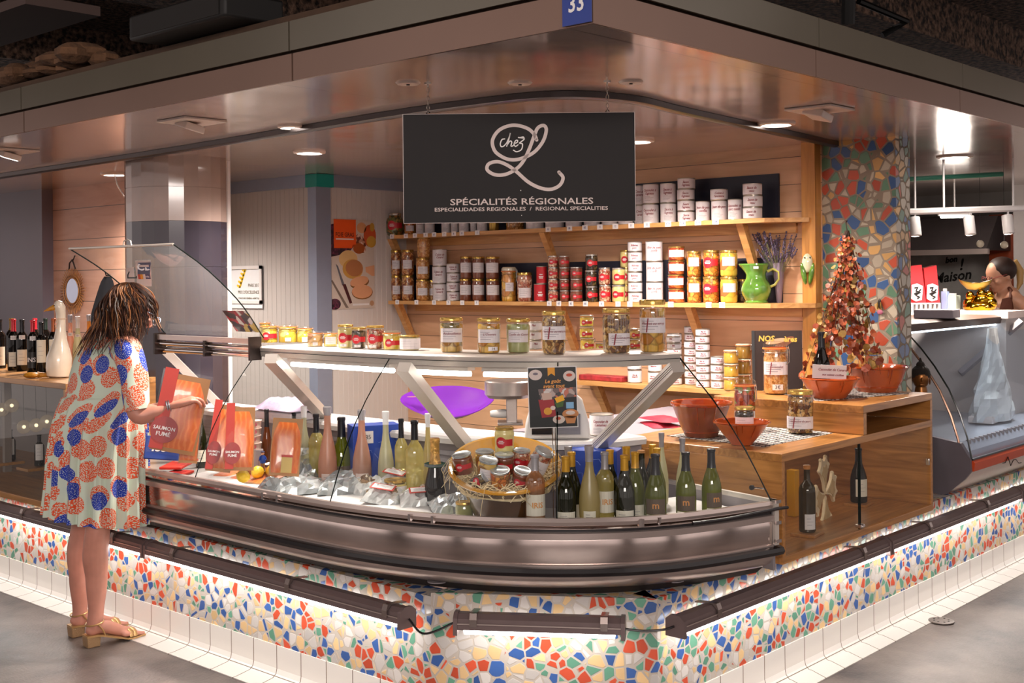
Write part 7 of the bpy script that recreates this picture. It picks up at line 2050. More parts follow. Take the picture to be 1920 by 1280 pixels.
ob('lettering', tt, P('bronze_ink', '#5b5236', .5), fs_, smooth=False)
lf = MB()
for i in range(5):
    for s_ in (-1, 1):
        cx, cz = -yw*.16 + i*.014, .0 + i*.026
        lf.add([(cx + x*math.cos(.9*s_ + .3) - z*math.sin(.9*s_ + .3), -.0055, cz + x*math.sin(.9*s_ + .3) + z*math.cos(.9*s_ + .3)) for x, z in ell(.016*s_*0, .014, .009, .022, 12)], [tuple(range(12))])
ob('golden_leaf', lf, P('gold_leaf_ink', '#d9b21c', .5), fs_, smooth=False)

# ---- hanging sign
st_ = 3.99
cA, cB, cC = at(756, 214, t=st_), at(1189, 212, t=st_), at(758, 417, t=st_)
cen = (cB + cC)/2
SW = (cB - cA).length; SH = (cA - cC).length
rzs = math.atan2(RV.y, RV.x)
sg = thing('hanging_sign', 'large black hanging sign with looping white letter L and the word chez', 'sign', (cen.x, cen.y, cen.z), rzs)
ob('board', MB().box(-SW/2, -.006, -SH/2, SW/2, .006, SH/2), P('black_board', '#120c0d', .7, var=.1), sg, smooth=False)
ob('board_edge', MB().box(-SW/2 - .002, -.004, -SH/2 - .0015, SW/2 + .002, .0055, SH/2 + .0015), P('pale_edge', '#cbbdb8', .4), sg, smooth=False)
m_sgl = P('sign_silver', '#d6c4be', .5); m_sgw = P('sign_white', '#f2ece8', .5)
# picture coordinates of the sign zoom (1920 x 1000 for 480 x 250 px)
def sp_(x, y): return Vector(((x/4 + 730 - 973)/434*SW, 0, -(y/4 + 190 - 315.2)/203*SH))
def stroke(pts, w, closed=False, n=10, yy=-.0075, cap=True):
    P_ = [sp_(*p) for p in pts]
    c = [catm(P_, i/((len(P_) - 1)*n)) for i in range((len(P_) - 1)*n + 1)]
    mb = MB(); vs = []
    for i, p in enumerate(c):
        d = (c[min(i+1, len(c)-1)] - c[max(0, i-1)]).normalized(); nn = Vector((-d.z, 0, d.x))
        vs += [(p.x + nn.x*w/2, yy, p.z + nn.z*w/2), (p.x - nn.x*w/2, yy, p.z - nn.z*w/2)]
    mb.add(vs, [(2*i, 2*i+1, 2*i+3, 2*i+2) for i in range(len(c) - 1)])
    if cap:
        for p in (c[0], c[-1]): mb.add([(p.x + x, yy, p.z + z) for x, z in ell(0, 0, w/2, w/2, 12)], [tuple(range(12))])
    return mb
lw_ = 26/4/434*SW
big = [(1105, 295), (1085, 250), (1030, 205), (930, 183), (830, 215), (775, 290), (785, 365), (830, 410), (900, 440), (980, 435), (1080, 390), (1150, 310), (1178, 225), (1160, 188), (1115, 205), (1085, 270), (1050, 360), (1005, 450), (950, 510), (870, 550), (790, 552), (732, 515), (745, 470), (810, 455), (880, 480), (950, 530), (1040, 610), (1130, 655), (1210, 665), (1275, 635), (1300, 580), (1270, 538)]
ob('looping_letter', stroke(big, lw_), m_sgl, sg, smooth=False)
tw_ = 8.5/4/434*SW
cz_ = MB()
for pts in ([(865, 285), (845, 290), (832, 320), (838, 342), (858, 338), (880, 315)], [(880, 315), (900, 270), (908, 242), (893, 300), (880, 340)], [(882, 332), (905, 302), (918, 310), (912, 338), (925, 338), (940, 320)],
            [(935, 322), (958, 312), (962, 298), (948, 298), (936, 322), (945, 342), (965, 330)], [(968, 275), (1012, 285), (985, 310), (975, 318), (998, 325), (990, 365), (955, 382), (930, 370)], [(985, 275), (1005, 272), (1012, 285)]):
    cz_.merge(stroke(pts, tw_, yy=-.008))
ob('script_chez', cz_, m_sgw, sg, smooth=False)
tt = MB()
def fit(s, x0, x1, y, cap_px, b=.0006):
    base_ = text_mb(s, 1.0, 0, 'LEFT', .014)
    xs_ = [p.x for p in base_.v]; zs = [p.y for p in base_.v]
    sx = (sp_(x1, 0).x - sp_(x0, 0).x)/(max(xs_) - min(xs_)); caph = cap_px/4/203*SH; sz = caph/.70
    m_ = MB(); m_.f = base_.f; m_.m = base_.m
    m_.v = [Vector((sp_(x0, 0).x + (p.x - min(xs_))*sx, -.0078, sp_(0, y).z + p.y*sz)) for p in base_.v]
    return m_
tt.merge(fit('SPÉCIALITÉS RÉGIONALES', 452, 1525, 757, 46))
tt.merge(fit('ESPECIALIDADES REGIONALES  /  REGIONAL SPECIALITIES', 335, 1635, 811, 27))
ob('lettering', tt, m_sgl, sg, smooth=False)
ob('screw', MB().add([(sp_(982, 672).x + x, -.008, sp_(982, 672).z + z) for x, z in ell(0, 0, .0016, .0016, 8)], [tuple(range(8))]), m_sgw, sg, smooth=False)
ob('screw', MB().add([(sp_(986, 858).x + x, -.008, sp_(986, 858).z + z) for x, z in ell(0, 0, .0013, .0013, 8)], [tuple(range(8))]), m_sgw, sg, smooth=False)
for u, lb_ in ((803, 'left'), (1140, 'right')):
    x = (u - 973)/434*SW; zt = 2.2 - cen.z
    n_ = 7
    for i in range(n_):
        z0 = SH/2 + (zt - SH/2)*(i)/n_; z1 = SH/2 + (zt - SH/2)*(i + 1.15)/n_
        zc, hh = (z0 + z1)/2, (z1 - z0)/2
        pts = [((x + .0045*math.cos(t)) if i % 2 else x, 0 if i % 2 else .0045*math.cos(t), zc + hh*math.sin(t)) for t in [2*PI*k/12 for k in range(12)]]
        ob('chain_link', MB().tube(pts, .0011, 4, closed=True), m_wirem, sg)
    ob('ceiling_hook', MB().lathe([(.012, 0), (.012, -.004), (.003, -.006), (.003, -.014), (0, -.014)], 12, cap=False, M=T(x, 0, zt)), m_wirem, sg)
    ob('sign_hook', MB().tube([(x, 0, SH/2 - .004), (x - .006, 0, SH/2 + .004), (x, 0, SH/2 + .012), (x + .006, 0, SH/2 + .004)], .0018, 5), m_bk, sg)
# ================================================================ NEIGHBOURING STALL
m_bl = P('dark_bronze_bar', '#5b4840', .35, .4)
def sweepx(prof, x0, x1, mat, name, par, lab=None, smooth=True, caps=True):
    n = len(prof); vs = [(x, y, z) for x in (x0, x1) for y, z in prof]
    fs = [(i, (i+1) % n, (i+1) % n + n, i + n) for i in range(n)]
    if caps: fs += [tuple(range(n)), tuple(range(2*n-1, n-1, -1))]
    o = ob(name, MB().add(vs, fs), mat, par, smooth=smooth, label=lab)
    o.matrix_parent_inverse = Matrix.Translation((-2.89, 0, -.46))
    return o
fc = thing('fish_counter', 'curved glass counter with orange strip in the neighbouring stall', 'display counter', (2.89, 0, .46))
XE = 5.2
sweepx([(-.108, .600), (-.112, .64), (-.10, .652), (-.06, .652), (-.06, .600)], 2.89, XE, P('orange_strip', '#c9481a', .3, coat=.4), 'orange_strip', fc, 'orange front strip')
sweepx([(-.10, .598), (-.07, .56), (.02, .48), (.10, .47), (.10, .598)], 2.89, XE, P('cream_panel', '#d9cec6', .4), 'lower_panel', fc)
sweepx([(-.104, .652), (-.104, .66), (-.09, .66), (-.09, .652)], 2.89, XE, m_rubber, 'seal', fc)
sweepx([(-.07, .69), (-.03, .73), (.9, .745), (.9, .60), (-.07, .60)], 2.90, XE, P('counter_bed', '#b9c2d2', .2, .3), 'display_bed', fc)
vg = MB()
for k in range(60): vg.box(3.0 + k*.055, -.045, .715, 3.02 + k*.055, -.025, .735)
o = ob('bed_grille', vg, m_grey, fc, smooth=False); o['kind'] = 'stuff'; o.matrix_parent_inverse = Matrix.Translation((-2.89, 0, -.46))
sweepx([(.21, 1.262), (.20, 1.30), (.24, 1.312), (.60, 1.312), (.60, 1.285), (.26, 1.262)], 2.60 + .16, XE, m_bl, 'top_bar', fc, 'dark bronze top bar')
sweepx([(.235, 1.250), (.235, 1.262), (.26, 1.262), (.26, 1.250)], 2.9, 5.1, EM('cool_tube_glow', (.85, .92, 1), 5), 'lamp_tube', fc)
gp = [(-.100, .66), (-.078, .763), (-.045, .869), (.009, .989), (.079, 1.098), (.148, 1.185), (.205, 1.245), (.22, 1.262)]
g_ = MB(); vs = [(x, y, z) for x in (2.885, 4.3, XE) for y, z in gp]; n = len(gp)
g_.add(vs, [(j*n+i, j*n+i+1, (j+1)*n+i+1, (j+1)*n+i) for j in range(2) for i in range(n-1)])
def fpart(nm, mb, mat, **kw):
    o = ob(nm, mb, mat, fc, **kw); o.matrix_parent_inverse = Matrix.Translation((-2.89, 0, -.46)); return o
fpart('curved_glass', g_, GL('fish_counter_glass', (.86, .92, .98), .03, .35, haze=.02, hazecol=(.7, .8, 1)))
fpart('glass_edge', MB().tube([(2.885, y, z) for y, z in gp], .004, 6), m_edge)
fpart('glass_edge', MB().tube([(2.885, y + .045, z - .01) for y, z in gp], .006, 6), P('bronze_edge', '#8a6a58', .25, .7), label='bronze inner frame')
fpart('end_panel', MB().prism([(-.10, .60), (-.07, .56), (.02, .48), (.12, .46), (.9, .46), (.9, .80), (.085, .752), (-.05, .732), (-.097, .66)], 0, .03, M=T(2.872, 0, 0) @ Matrix(((0, 0, 1, 0), (1, 0, 0, 0), (0, 1, 0, 0), (0, 0, 0, 1)))), P('grey_end_panel', '#77727a', .3, .3), smooth=False)
a = at(1870, 610, x=3.9); 
fpart('diagonal_bar', MB().tube([at(1915, 602, t=6.9), at(1800, 700, t=6.9)], .022, 4), m_grey, smooth=False)
sc2 = at(1903, 880, y=-.1)
fpart('scribble_mark', MB().tube([at(1880 + i*5, 868 - (i % 3)*6 + (i % 2)*5, y=-.112) for i in range(8)], .002, 4), m_black)
# glowing shelf contents
def rbox(name, lab, cat, u, v, z, sx, sy, sz, mat, rz=0, top=None):
    p = at(u, v, z=z)
    t = thing(name, lab, cat, (p.x, p.y, z + .001), rz)
    ob('base', MB().box(-sx/2, -sy/2, 0, sx/2, sy/2, sz), mat, t, bevel=.004)
    if top: ob('top', MB().box(-sx/2 + .01, -sy/2 + .01, sz, sx/2 - .01, sy/2 - .01, sz + .003), top, t, smooth=False)
    return t
ZB = .7375
p = at(1888, 792, z=ZB)
pb = thing('plastic_bag', 'tall white plastic bag standing in the neighbouring fish counter', 'bag', (p.x + .05, p.y + .10, ZB + .008), 0)
vs = []; random.seed(5)
for j in range(13):
    f = j/12; w = .20*(1 - f*.78) + .02*math.sin(f*7); d = .10*(1 - f*.85)
    for i in range(20):
        a = 2*PI*i/20; rr = 1 + random.uniform(-.10, .10)
        vs.append((w*math.cos(a)*rr + .02*f, d*math.sin(a)*rr, .50*f))
ob('bag', MB().add(vs, [(j*20+i, j*20+(i+1) % 20, (j+1)*20+(i+1) % 20, (j+1)*20+i) for j in range(12) for i in range(20)]), P('white_bag_film', '#d5dde0', .25, coat=.3), pb, smooth=False)
rbox('foam_tray', 'white foam tray lying before the tall plastic bag', 'tray', 1850, 790, ZB, .24, .13, .035, m_white, .1, m_paper)
rbox('foam_tray', 'pale foam tray half behind the tall plastic bag', 'tray', 1845, 765, ZB, .26, .16, .03, P('lilac_foam', '#c3c6de', .4), .2)
rbox('oyster_crate', 'dark heap under the glass, left of the plastic bag', 'crate', 1795, 762, ZB, .40, .22, .16, P('dark_navy_cover', '#1e2233', .5, var=.4, vscale=8), .3)
p = at(1790, 670, t=6.9)
t = thing('meat_slicer', 'dark slicing machine seen through the curved glass', 'kitchen machine', (p.x, p.y + .5, ZB + .012 + .20), .4)
ob('body', MB().sphere((0, 0, .10), .13, sc3=(1.2, .8, .75)), P('machine_dark', '#3a3436', .35), t)
ob('disc', MB().lathe([(0, -.01), (.075, -.01), (.08, 0), (.075, .01), (0, .01)], 24, M=T(-.07, -.13, .14) @ Rx(PI/2)), m_brs, t)
ob('foot', MB().box(-.16, -.10, -.20, .16, .10, -.0), P('machine_foot', '#4a4040', .5), t, bevel=.01)
# small side table with ornaments between cabinet and fish counter
st2 = thing('side_table', 'narrow grey side table behind the wooden cabinet end', 'table', (2.80, .36, 0), 0)
ob('top', MB().box(-.075, -.20, .745, .065, .20, .765), m_grey, st2, smooth=False); ob('pedestal', MB().box(-.06, -.14, .02, .05, .16, .745), m_grey, st2, smooth=False)
ob('foot', MB().box(-.07, -.16, 0, .06, .18, .02), m_grey, st2, smooth=False)
ZT2 = .7665
p = at(1727, 735, t=5.86)
pl_ = thing('porcelain_jar', 'blue and white porcelain jar carrying the bronze head', 'jar', (p.x, p.y, ZT2), 0)
HJ = p.z - ZT2
ob('body', MB().lathe([(0, 0), (.035, 0), (.05, HJ*.3), (.048, HJ*.7), (.03, HJ*.93), (.034, HJ), (0, HJ)], 20, cap=False), BITS('blue_white_porcelain', ['#e8ecf2', '#3a55b8', '#e8ecf2', '#dfe5f0'], 45, .1, 1, dark=.8), pl_)
bh = thing('bronze_head', 'bronze head figure with pointed curled hair next to the mosaic column', 'figure', (p.x, p.y, p.z + .001), math.radians(-60))
k = 5.86/FPX; m_brz = P('bronze', '#8a5a30', .3, .75, var=.2, vscale=30); m_brd = P('dark_bronze', '#33281f', .45, .5)
ob('face', MB().sphere((0, 0, 26*k), 17*k, sc3=(.9, .95, 1.25)).tube([(0, 0, 0), (0, 0, 16*k)], [12*k, 9*k], 14).sphere((0, -16*k, 24*k), 3*k, sc3=(.8, 1.2, 1.6), su=8, sv=6).sphere((0, -14.5*k, 15*k), 3.4*k, sc3=(1.5, .7, .6), su=8, sv=6), m_brz, bh)
ob('hair', MB().sphere((0, 3*k, 33*k), 18*k, sc3=(1.0, 1.0, 1.0)).sphere((0, 4*k, 50*k), 8*k).tube([(0, 4*k, 55*k), (0, 4*k, 64*k)], [4*k, 1*k], 8), P('curled_hair', '#2c241e', .6, .3, bump=1, bscale=260), bh)
ob('ears', MB().sphere((16*k, 2*k, 22*k), 4*k, sc3=(.4, .7, 2.2), su=8, sv=6).sphere((-16*k, 2*k, 22*k), 4*k, sc3=(.4, .7, 2.2), su=8, sv=6), m_brz, bh)
p = at(1775, 805, t=5.95)
t = thing('gold_wrapped_sweets', 'small heap of golden brown cushions on the grey side table', 'sweets', (2.80, .28, ZT2), .2); t['kind'] = 'stuff'
g2 = MB(); random.seed(3)
for i in range(14): g2.sphere((random.uniform(-.05, .05), random.uniform(-.10, .08), .012 + random.uniform(0, .025)), .02, sc3=(1.3, .8, .5), su=8, sv=6, M=Rz(random.random()*3))
ob('pieces', g2, P('golden_brown', '#a8742c', .35, var=.4, vscale=40), t)
# on top of the fish counter
ZF = 1.313
p = at(1838, 590, z=ZF)
gf = thing('gold_figure', 'shiny golden seated figure holding up a boat-shaped gold bowl', 'figure', (4.30, .40, ZF), face_cam(4.3, .4))
k = depth((4.3, .40, ZF))/FPX; m_gd = P('shiny_gold', '#a87a1c', .12, 1, var=.4, vscale=12); m_gdk = P('bowl_gold', '#8a6f2c', .3, .7)
fb = MB()
fb.sphere((0, 0, 12*k), 26*k, sc3=(1.15, .8, .5)).sphere((4*k, 0, 22*k), 18*k, sc3=(1, .8, .9)).sphere((20*k, 0, 18*k), 12*k).sphere((-18*k, 0, 18*k), 11*k).sphere((4*k, -6*k, 36*k), 9*k).sphere((18*k, -2*k, 32*k), 9*k, sc3=(1, 1, 1.2)).sphere((-16*k, -2*k, 32*k), 8*k, sc3=(1, 1, 1.2)).sphere((14*k, -12*k, 10*k), 8*k).sphere((-10*k, -12*k, 10*k), 8*k)
ob('body', fb, m_gd, gf)
ob('gold_bowl', MB().lathe([(0, 0), (13*k, 2*k), (22*k, 9*k), (25*k, 14*k), (21*k, 12*k), (0, 8*k)], 26, cap=False, M=T(-6*k, 0, 42*k), fn=lambda x, y, z, a: (x*(1 + .22*abs(math.cos(a))**3), y*.6, z + 9*k*abs(math.cos(a))**4*(z/(14*k)))), m_gdk, gf)
ob('gold_mound', MB().sphere((-6*k, 0, 51*k), 13*k, sc3=(1, .6, .5)), m_gdk, gf)
t = rbox('grey_tray', 'low grey tray on the fish counter beside the mosaic column', 'tray', 1757, 596, ZF, .20, .20, .045, P('lilac_grey', '#8a8088', .5), .2)
p = at(1726, 590, z=ZF)
t = thing('keyboard_rack', 'white slatted rack at the far side of the mosaic column', 'rack', (3.95, .62, ZF), -.7)
ob('rack', MB().box(-.12, -.03, 0, .12, .03, .012).box(-.12, -.03, .06, .12, .03, .066), m_white, t, smooth=False)
sl2 = MB()
for i in range(9): sl2.box(-.115 + i*.028, -.028, .012, -.103 + i*.028, .028, .06)
ob('slats', sl2, m_white, t, smooth=False)
rcn = thing('rear_counter', 'long pale rear counter in front of the young woman', 'counter', (5.0, .9, 0), 0)
pr0, pr1 = at(1700, 578, t=7.3), at(1990, 566, t=7.5)
ob('top', MB().box(-.9, -.74, 1.29, -.55, 2.0, 1.33), P('pink_white_top', '#d6c3bb', .4), rcn, smooth=False)
ob('body', MB().box(-.88, -.72, 0, -.58, 1.95, 1.29), m_panel, rcn, smooth=False)
# track with spotlights
y0_ = at(1700, 397, t=6.8); y1_ = at(1990, 388, t=6.8)
trk = thing('spotlight_track', 'white ceiling track carrying three spotlights in the neighbouring stall', 'track', (y0_ + y1_)/2)
ob('rail', MB().tube([y0_ - (y0_+y1_)/2, y1_ - (y0_+y1_)/2], .018, 6), m_white, trk, smooth=False)
for i_, u in enumerate((1716, 1770, 1900)):
    q = at(u, 395, t=6.8); ob('hanger', MB().tube([q - (y0_+y1_)/2, Vector((q.x, q.y, 2.2)) - (y0_+y1_)/2], .006, 6), m_white, trk)
for (u, v, lb_) in ((1716, 425, 'white cylinder spotlight partly behind the mosaic column'), (1818, 423, 'white cylinder spotlight in the middle of the track'), (1890, 421, 'white cylinder spotlight nearest the right picture edge')):
    p = at(u, v, t=6.8); k = 6.8/FPX
    t = thing('spotlight', lb_, 'spotlight', p, 0, 'white cylinder spotlights on the track')
    rt = Rx(-.15) @ Ry(.12)
    ob('cylinder', MB().lathe([(0, 18*k), (9.5*k, 18*k), (10*k, 17*k), (10*k, -17*k), (8.5*k, -17.5*k), (8*k, -14*k), (0, -14*k)], 22, cap=False, M=rt), m_white, t)
    ob('arm', MB().tube([(0, 0, 17*k), (0, 0, 28*k)], 2*k, 6), m_white, t)
    l = bpy.data.lights.new('spot_glow', 'SPOT'); l.energy = 45; l.color = (1, .88, .78); l.spot_size = math.radians(158); l.spot_blend = .8; l.shadow_soft_size = .04
    lo = bpy.data.objects.new('spot_glow', l); COL.objects.link(lo); lo.parent = t; lo.location = (.0, 0, -20*k)
# hood, bags, writing
hd = thing('extractor_hood', 'dark stainless extractor hood at the back of the neighbouring stall', 'hood', (6.0, 1.4, 1.72))
ob('hood', MB().prism([(-.0, 0), (.7, 0), (.7, .26), (.25, .26)], -.40, 1.2, M=Matrix(((1, 0, 0, 0), (0, 0, 1, 0), (0, 1, 0, 0), (0, 0, 0, 1)))), P('hood_steel', '#6b6262', .3, .6, var=.2, vscale=3), hd, smooth=False)
ob('lip', MB().box(-.02, -.42, -.03, .02, 1.22, .01), m_alu, hd, smooth=False)
for i_, (u, v, lb_) in enumerate(((1838, 457, 'clear hanging glass bulb near the extractor hood'), (1883, 459, 'clear hanging glass bulb above the young woman'))):
    p = at(u, v, t=7.6); k = 7.6/FPX
    t = thing('hanging_bulb', lb_, 'lamp', p, 0, 'clear hanging glass bulbs')
    ob('glass', MB().sphere((0, 0, 0), 7*k, su=14, sv=10), m_globe, t); ob('wire', MB().tube([(0, 0, 7*k), (0, 0, 2.2 - p.z)], .0015, 4), m_black, t)
sh_ = thing('steel_wall_sheet', 'brushed grey wall sheet with black lettering bon and Maison', 'sign', (6.86, 1.55, 1.25))
ob('sheet', MB().box(0, -.35, -.2, .03, .55, .50), P('marbled_steel', '#c2beb8', .5, .0, var=.35, vscale=5), sh_, smooth=False)
Rw = Matrix(((0, 0, -1, 0), (-1, 0, 0, 0), (0, 1, 0, 0), (0, 0, 0, 1)))
def wall_text(s, u, v, hpx, sh=.3, rot=.12):
    p = at(u, v, x=6.855); k = depth(p)/FPX
    ob('lettering', MB().merge(text_mb(s, hpx*k*1.35, sh, 'CENTER', .003), T(p.x - 6.86 - .001, p.y - 1.55, p.z - 1.25) @ Rw @ Matrix.Rotation(rot, 4, 'Z')), m_black, sh_, smooth=False)
wall_text('Maison', 1784, 519, 19); wall_text('bon', 1783, 487, 11); wall_text('!', 1801, 497, 22)
m_hot = P('hot_red_bag', '#d41c26', .45)
for i_, (pts, lb_) in enumerate(((((1700, 500), (1728, 496), (1737, 572), (1700, 575)), 'red shopping bag with white hexagon beside the column'), (((1732, 503), (1756, 497), (1763, 578), (1738, 574)), 'red shopping bag with white hexagon under the word Maison'))):
    q = [at(*p_, t=7.25 + .05*i_) for p_ in pts]; c = sum(q, Vector())/4; c.z = min(a.z for a in q)
    t = thing('red_bag', lb_, 'bag', c, 0, 'red shopping bags'); n_ = (q[1] - q[0]).cross(q[3] - q[0]).normalized()
    vs = [a - c for a in q] + [a - c + DV*.08 for a in q]
    ob('bag', MB().add(vs, [(0, 1, 2, 3), (7, 6, 5, 4), (0, 4, 5, 1), (1, 5, 6, 2), (2, 6, 7, 3), (3, 7, 4, 0)]), m_hot, t, smooth=False)
    cc = at((pts[0][0] + pts[2][0])/2 + 1, 548, t=7.23 + .05*i_); k = 7.2/FPX
    ob('white_hexagon', MB().add([cc - c + RV*(x*k) + UV_*(y*k) for x, y in ((-10, 14), (0, 17), (11, 12), (9, -14), (-2, -17), (-11, -12))], [(0, 1, 2, 3, 4, 5)]), m_paper, t, smooth=False)
    ob('black_figure', MB().tube([cc - c - DV*.004 + RV*(x*k) + UV_*(y*k) for x, y in ((-5, 8), (1, 10), (-2, 3), (6, 0), (-3, -5), (5, -9), (0, -12))], .006, 4).tube([cc - c - DV*.004 + RV*(x*k) + UV_*(y*k) for x, y in ((-6, -3), (2, 0), (7, 6))], .005, 4), m_black, t, smooth=False)
struct('trim_%d' % ti, MB().tube([at(1700, 336, t=6.9), at(1880, 326, t=6.9)], .014, 8), P('green_pipe', '#2c6b58', .4)); ti += 1
ft = thing('far_strip_lamp', 'bright strip lamp reflected glow at the back of the neighbouring stall', 'lamp', at(1790, 406, t=8.6))
ob('tube', MB().tube([-RV*.10, RV*.10], .010, 8), m_tube, ft); l = bpy.data.lights.new('strip_light', 'POINT'); l.energy = 10; l.color = (1, .9, .8); l.shadow_soft_size = .1; lo = bpy.data.objects.new('strip_light', l); COL.objects.link(lo); lo.parent = ft; lo.location = (-.5, -.2, -.12); ob('fitting', MB().tube([-RV*.12 + UV_*.02, RV*.12 + UV_*.02], .014, 6), m_white, ft); ob('hanger', MB().tube([UV_*.02, UV_*(2.2 - ft.location.z)], .006, 6), m_white, ft)  # point light sits off the tube, added to brighten the young person
cloth = at(1780, 560, t=7.7)
for (u, v, w, h, hx, lb_) in ((1772, 560, 12, 34, '#8ea0c8', 'blue and white plastic bottle beside the red bags'), (1786, 558, 22, 26, '#c3cdbb', 'pale green plastic box near the golden figure')):
    p = at(u, v, t=7.35); k = 7.35/FPX
    t = thing('small_container', lb_, 'container', (p.x, p.y, 1.331), 0)
    ob('container', MB().box(-w*k/2, -w*k/2, 0, w*k/2, w*k/2, h*k), P('cont' + hx[1:], hx, .4), t, bevel=.004); ob('cap', MB().box(-w*k/4, -w*k/4, h*k, w*k/4, w*k/4, h*k*1.15), m_white, t, bevel=.002)
# ================================================================ PEOPLE
def skinmat(name, col):
    m, nt, b = nmat(name)
    g = N(nt, 'ShaderNodeTexCoord'); n1 = N(nt, 'ShaderNodeTexNoise'); n1.inputs['Scale'].default_value = 14; L(nt, g.outputs['Object'], n1.inputs['Vector'])
    cr = N(nt, 'ShaderNodeValToRGB'); c = hexc(col); cr.color_ramp.elements[0].position = .3; cr.color_ramp.elements[0].color = rgb([x*.88 for x in c]); cr.color_ramp.elements[1].position = .7; cr.color_ramp.elements[1].color = rgb([min(1, x*1.08) for x in c])
    L(nt, n1.outputs['Fac'], cr.inputs[0]); L(nt, cr.outputs[0], b.inputs['Base Color'])
    b.inputs['Roughness'].default_value = .45; b.inputs['Subsurface Weight'].default_value = .12; b.inputs['Subsurface Radius'].default_value = (.02, .008, .005); b.inputs['Subsurface Scale'].default_value = .5
    return m
def fuse(mb, voxel=.005, smooth=6):
    """weld overlapping limbs into one continuous skin"""
    me = mb.mesh('body'); o = bpy.data.objects.new('body', me); COL.objects.link(o)
    r = o.modifiers.new('r', 'REMESH'); r.mode = 'VOXEL'; r.voxel_size = voxel; r.use_smooth_shade = True
    s = o.modifiers.new('s', 'SMOOTH'); s.factor = .5; s.iterations = smooth
    dg = bpy.context.evaluated_depsgraph_get(); m2 = bpy.data.meshes.new_from_object(o.evaluated_get(dg))
    bpy.data.objects.remove(o)
    m2.polygons.foreach_set('use_smooth', [True]*len(m2.polygons)); m2.materials.clear()
    return m2
def limb(mb, pts, seg=16, n=6):
    """pts: (Vector, radius) smooth tapering tube with rounded ends"""
    P_ = [p for p, r in pts]; R_ = [r for p, r in pts]; c = []; rr = []
    m_ = (len(P_) - 1)*n
    for i in range(m_ + 1):
        f = i/n; j = min(int(f), len(P_) - 2); t = f - j
        c.append(catm(P_, i/m_)); t = t*t*(3 - 2*t); rr.append(R_[j]*(1-t) + R_[j+1]*t)
    mb.tube(c, rr, seg); mb.sphere(c[0], rr[0], su=seg, sv=10); mb.sphere(c[-1], rr[-1], su=seg, sv=10)
def hand(mb, wrist, direction, palmn, size, curl=.5, spread=.12):
    """palm with five bent fingers; DIRECTION wrist to knuckles, PALMN out of the back of the hand"""
    d = direction.normalized(); n = (palmn - d*palmn.dot(d)).normalized(); s = d.cross(n)
    L_ = size
    for k in range(5):
        x = (k - 2)*.018*L_/.18
        limb(mb, [(wrist + s*x*.5, .016), (wrist + d*L_*.25 + s*x*1.0, .0145), (wrist + d*L_*.48 + s*x*1.15, .012)], 10, 3)
    for k, ln in enumerate((.36, .42, .39, .30)):
        x = (k - 1.5)*.024*L_/.18; a = (k - 1.5)*spread
        base = wrist + d*L_*.50 + s*x; dd = (d + s*a).normalized(); seg_ = L_*ln/3; cur = 0; p = base; pts = [(p, .0092)]
        for j in range(3):
            cur += curl*(.7 + .3*j) + .06*k; q = dd*math.cos(cur) - n*math.sin(cur); p = p + q*seg_*(1.15 - .12*j); pts.append((p, .0088 - .0009*j))
        limb(mb, pts, 10, 4)
    tb = wrist + d*L_*.16 - s*.026*L_/.18
    limb(mb, [(tb, .013), (tb + (d*.6 - s*.7 - n*.4)*L_*.17, .0105), (tb + (d*1.2 - s*.8 - n*.9)*L_*.20, .0088)], 10, 4)

# ---- the customer
T0 = 5.15
ct = at(190, 1200, z=0)
wm = thing('person', 'person in a mint dress with coral and blue dots leaning over the open counter', 'person', (ct.x, ct.y, 0))
def rel(p): return Vector(p) - Vector((ct.x, ct.y, 0))
def A(u, v, t): return rel(at(u, v, t=t))
mb = MB()
# legs
limb(mb, [(A(195, 850, 5.15), .068), (A(189, 940, 5.12), .060), (A(183, 995, 5.10), .052), (A(179, 1040, 5.11), .054), (A(181, 1090, 5.12), .045), (A(180, 1145, 5.12), .033), (A(177, 1172, 5.12), .034)])
limb(mb, [(A(180, 850, 5.24), .068), (A(165, 935, 5.26), .058), (A(155, 990, 5.27), .050), (A(148, 1035, 5.27), .052), (A(149, 1085, 5.27), .044), (A(150, 1140, 5.27), .032), (A(149, 1162, 5.27), .033)])
fdir = Vector((1, -.10, 0)).normalized(); fs_ = Vector((fdir.y, -fdir.x, 0))
def foot(h, zh=.052, L_=.225):
    # h: ankle centre on the ground plane
    limb(mb, [(h + Vector((0, 0, .085)), .032), (h + fdir*-.012 + Vector((0, 0, .048 + .022)), .028), (h + fdir*-.02 + Vector((0, 0, zh + .018)), .022)], 14, 4)
    limb(mb, [(h + fdir*-.005 + Vector((0, 0, zh + .028)), .030), (h + fdir*.06 + Vector((0, 0, .066)), .028), (h + fdir*.12 + Vector((0, 0, .038)), .024), (h + fdir*.165 + Vector((0, 0, .030)), .018)], 14, 4)
    for k in range(5):
        o_ = fs_*(.026 - .013*k); ln = .205 - .010*k - (.0 if k else .0)
        limb(mb, [(h + fdir*.12 + o_*1.1 + Vector((0, 0, .030)), .013), (h + fdir*.17 + o_*1.1 + Vector((0, 0, .024)), .009), (h + fdir*ln + o_*1.1 + Vector((0, 0, .019)), .0085 if k else .0085)], 10, 3)
ankR = A(178, 1165, 5.12); ankL = A(149, 1155, 5.27)
hR = Vector((ankR.x, ankR.y, 0)); hL = Vector((ankL.x, ankL.y, 0))
foot(hR); foot(hL)
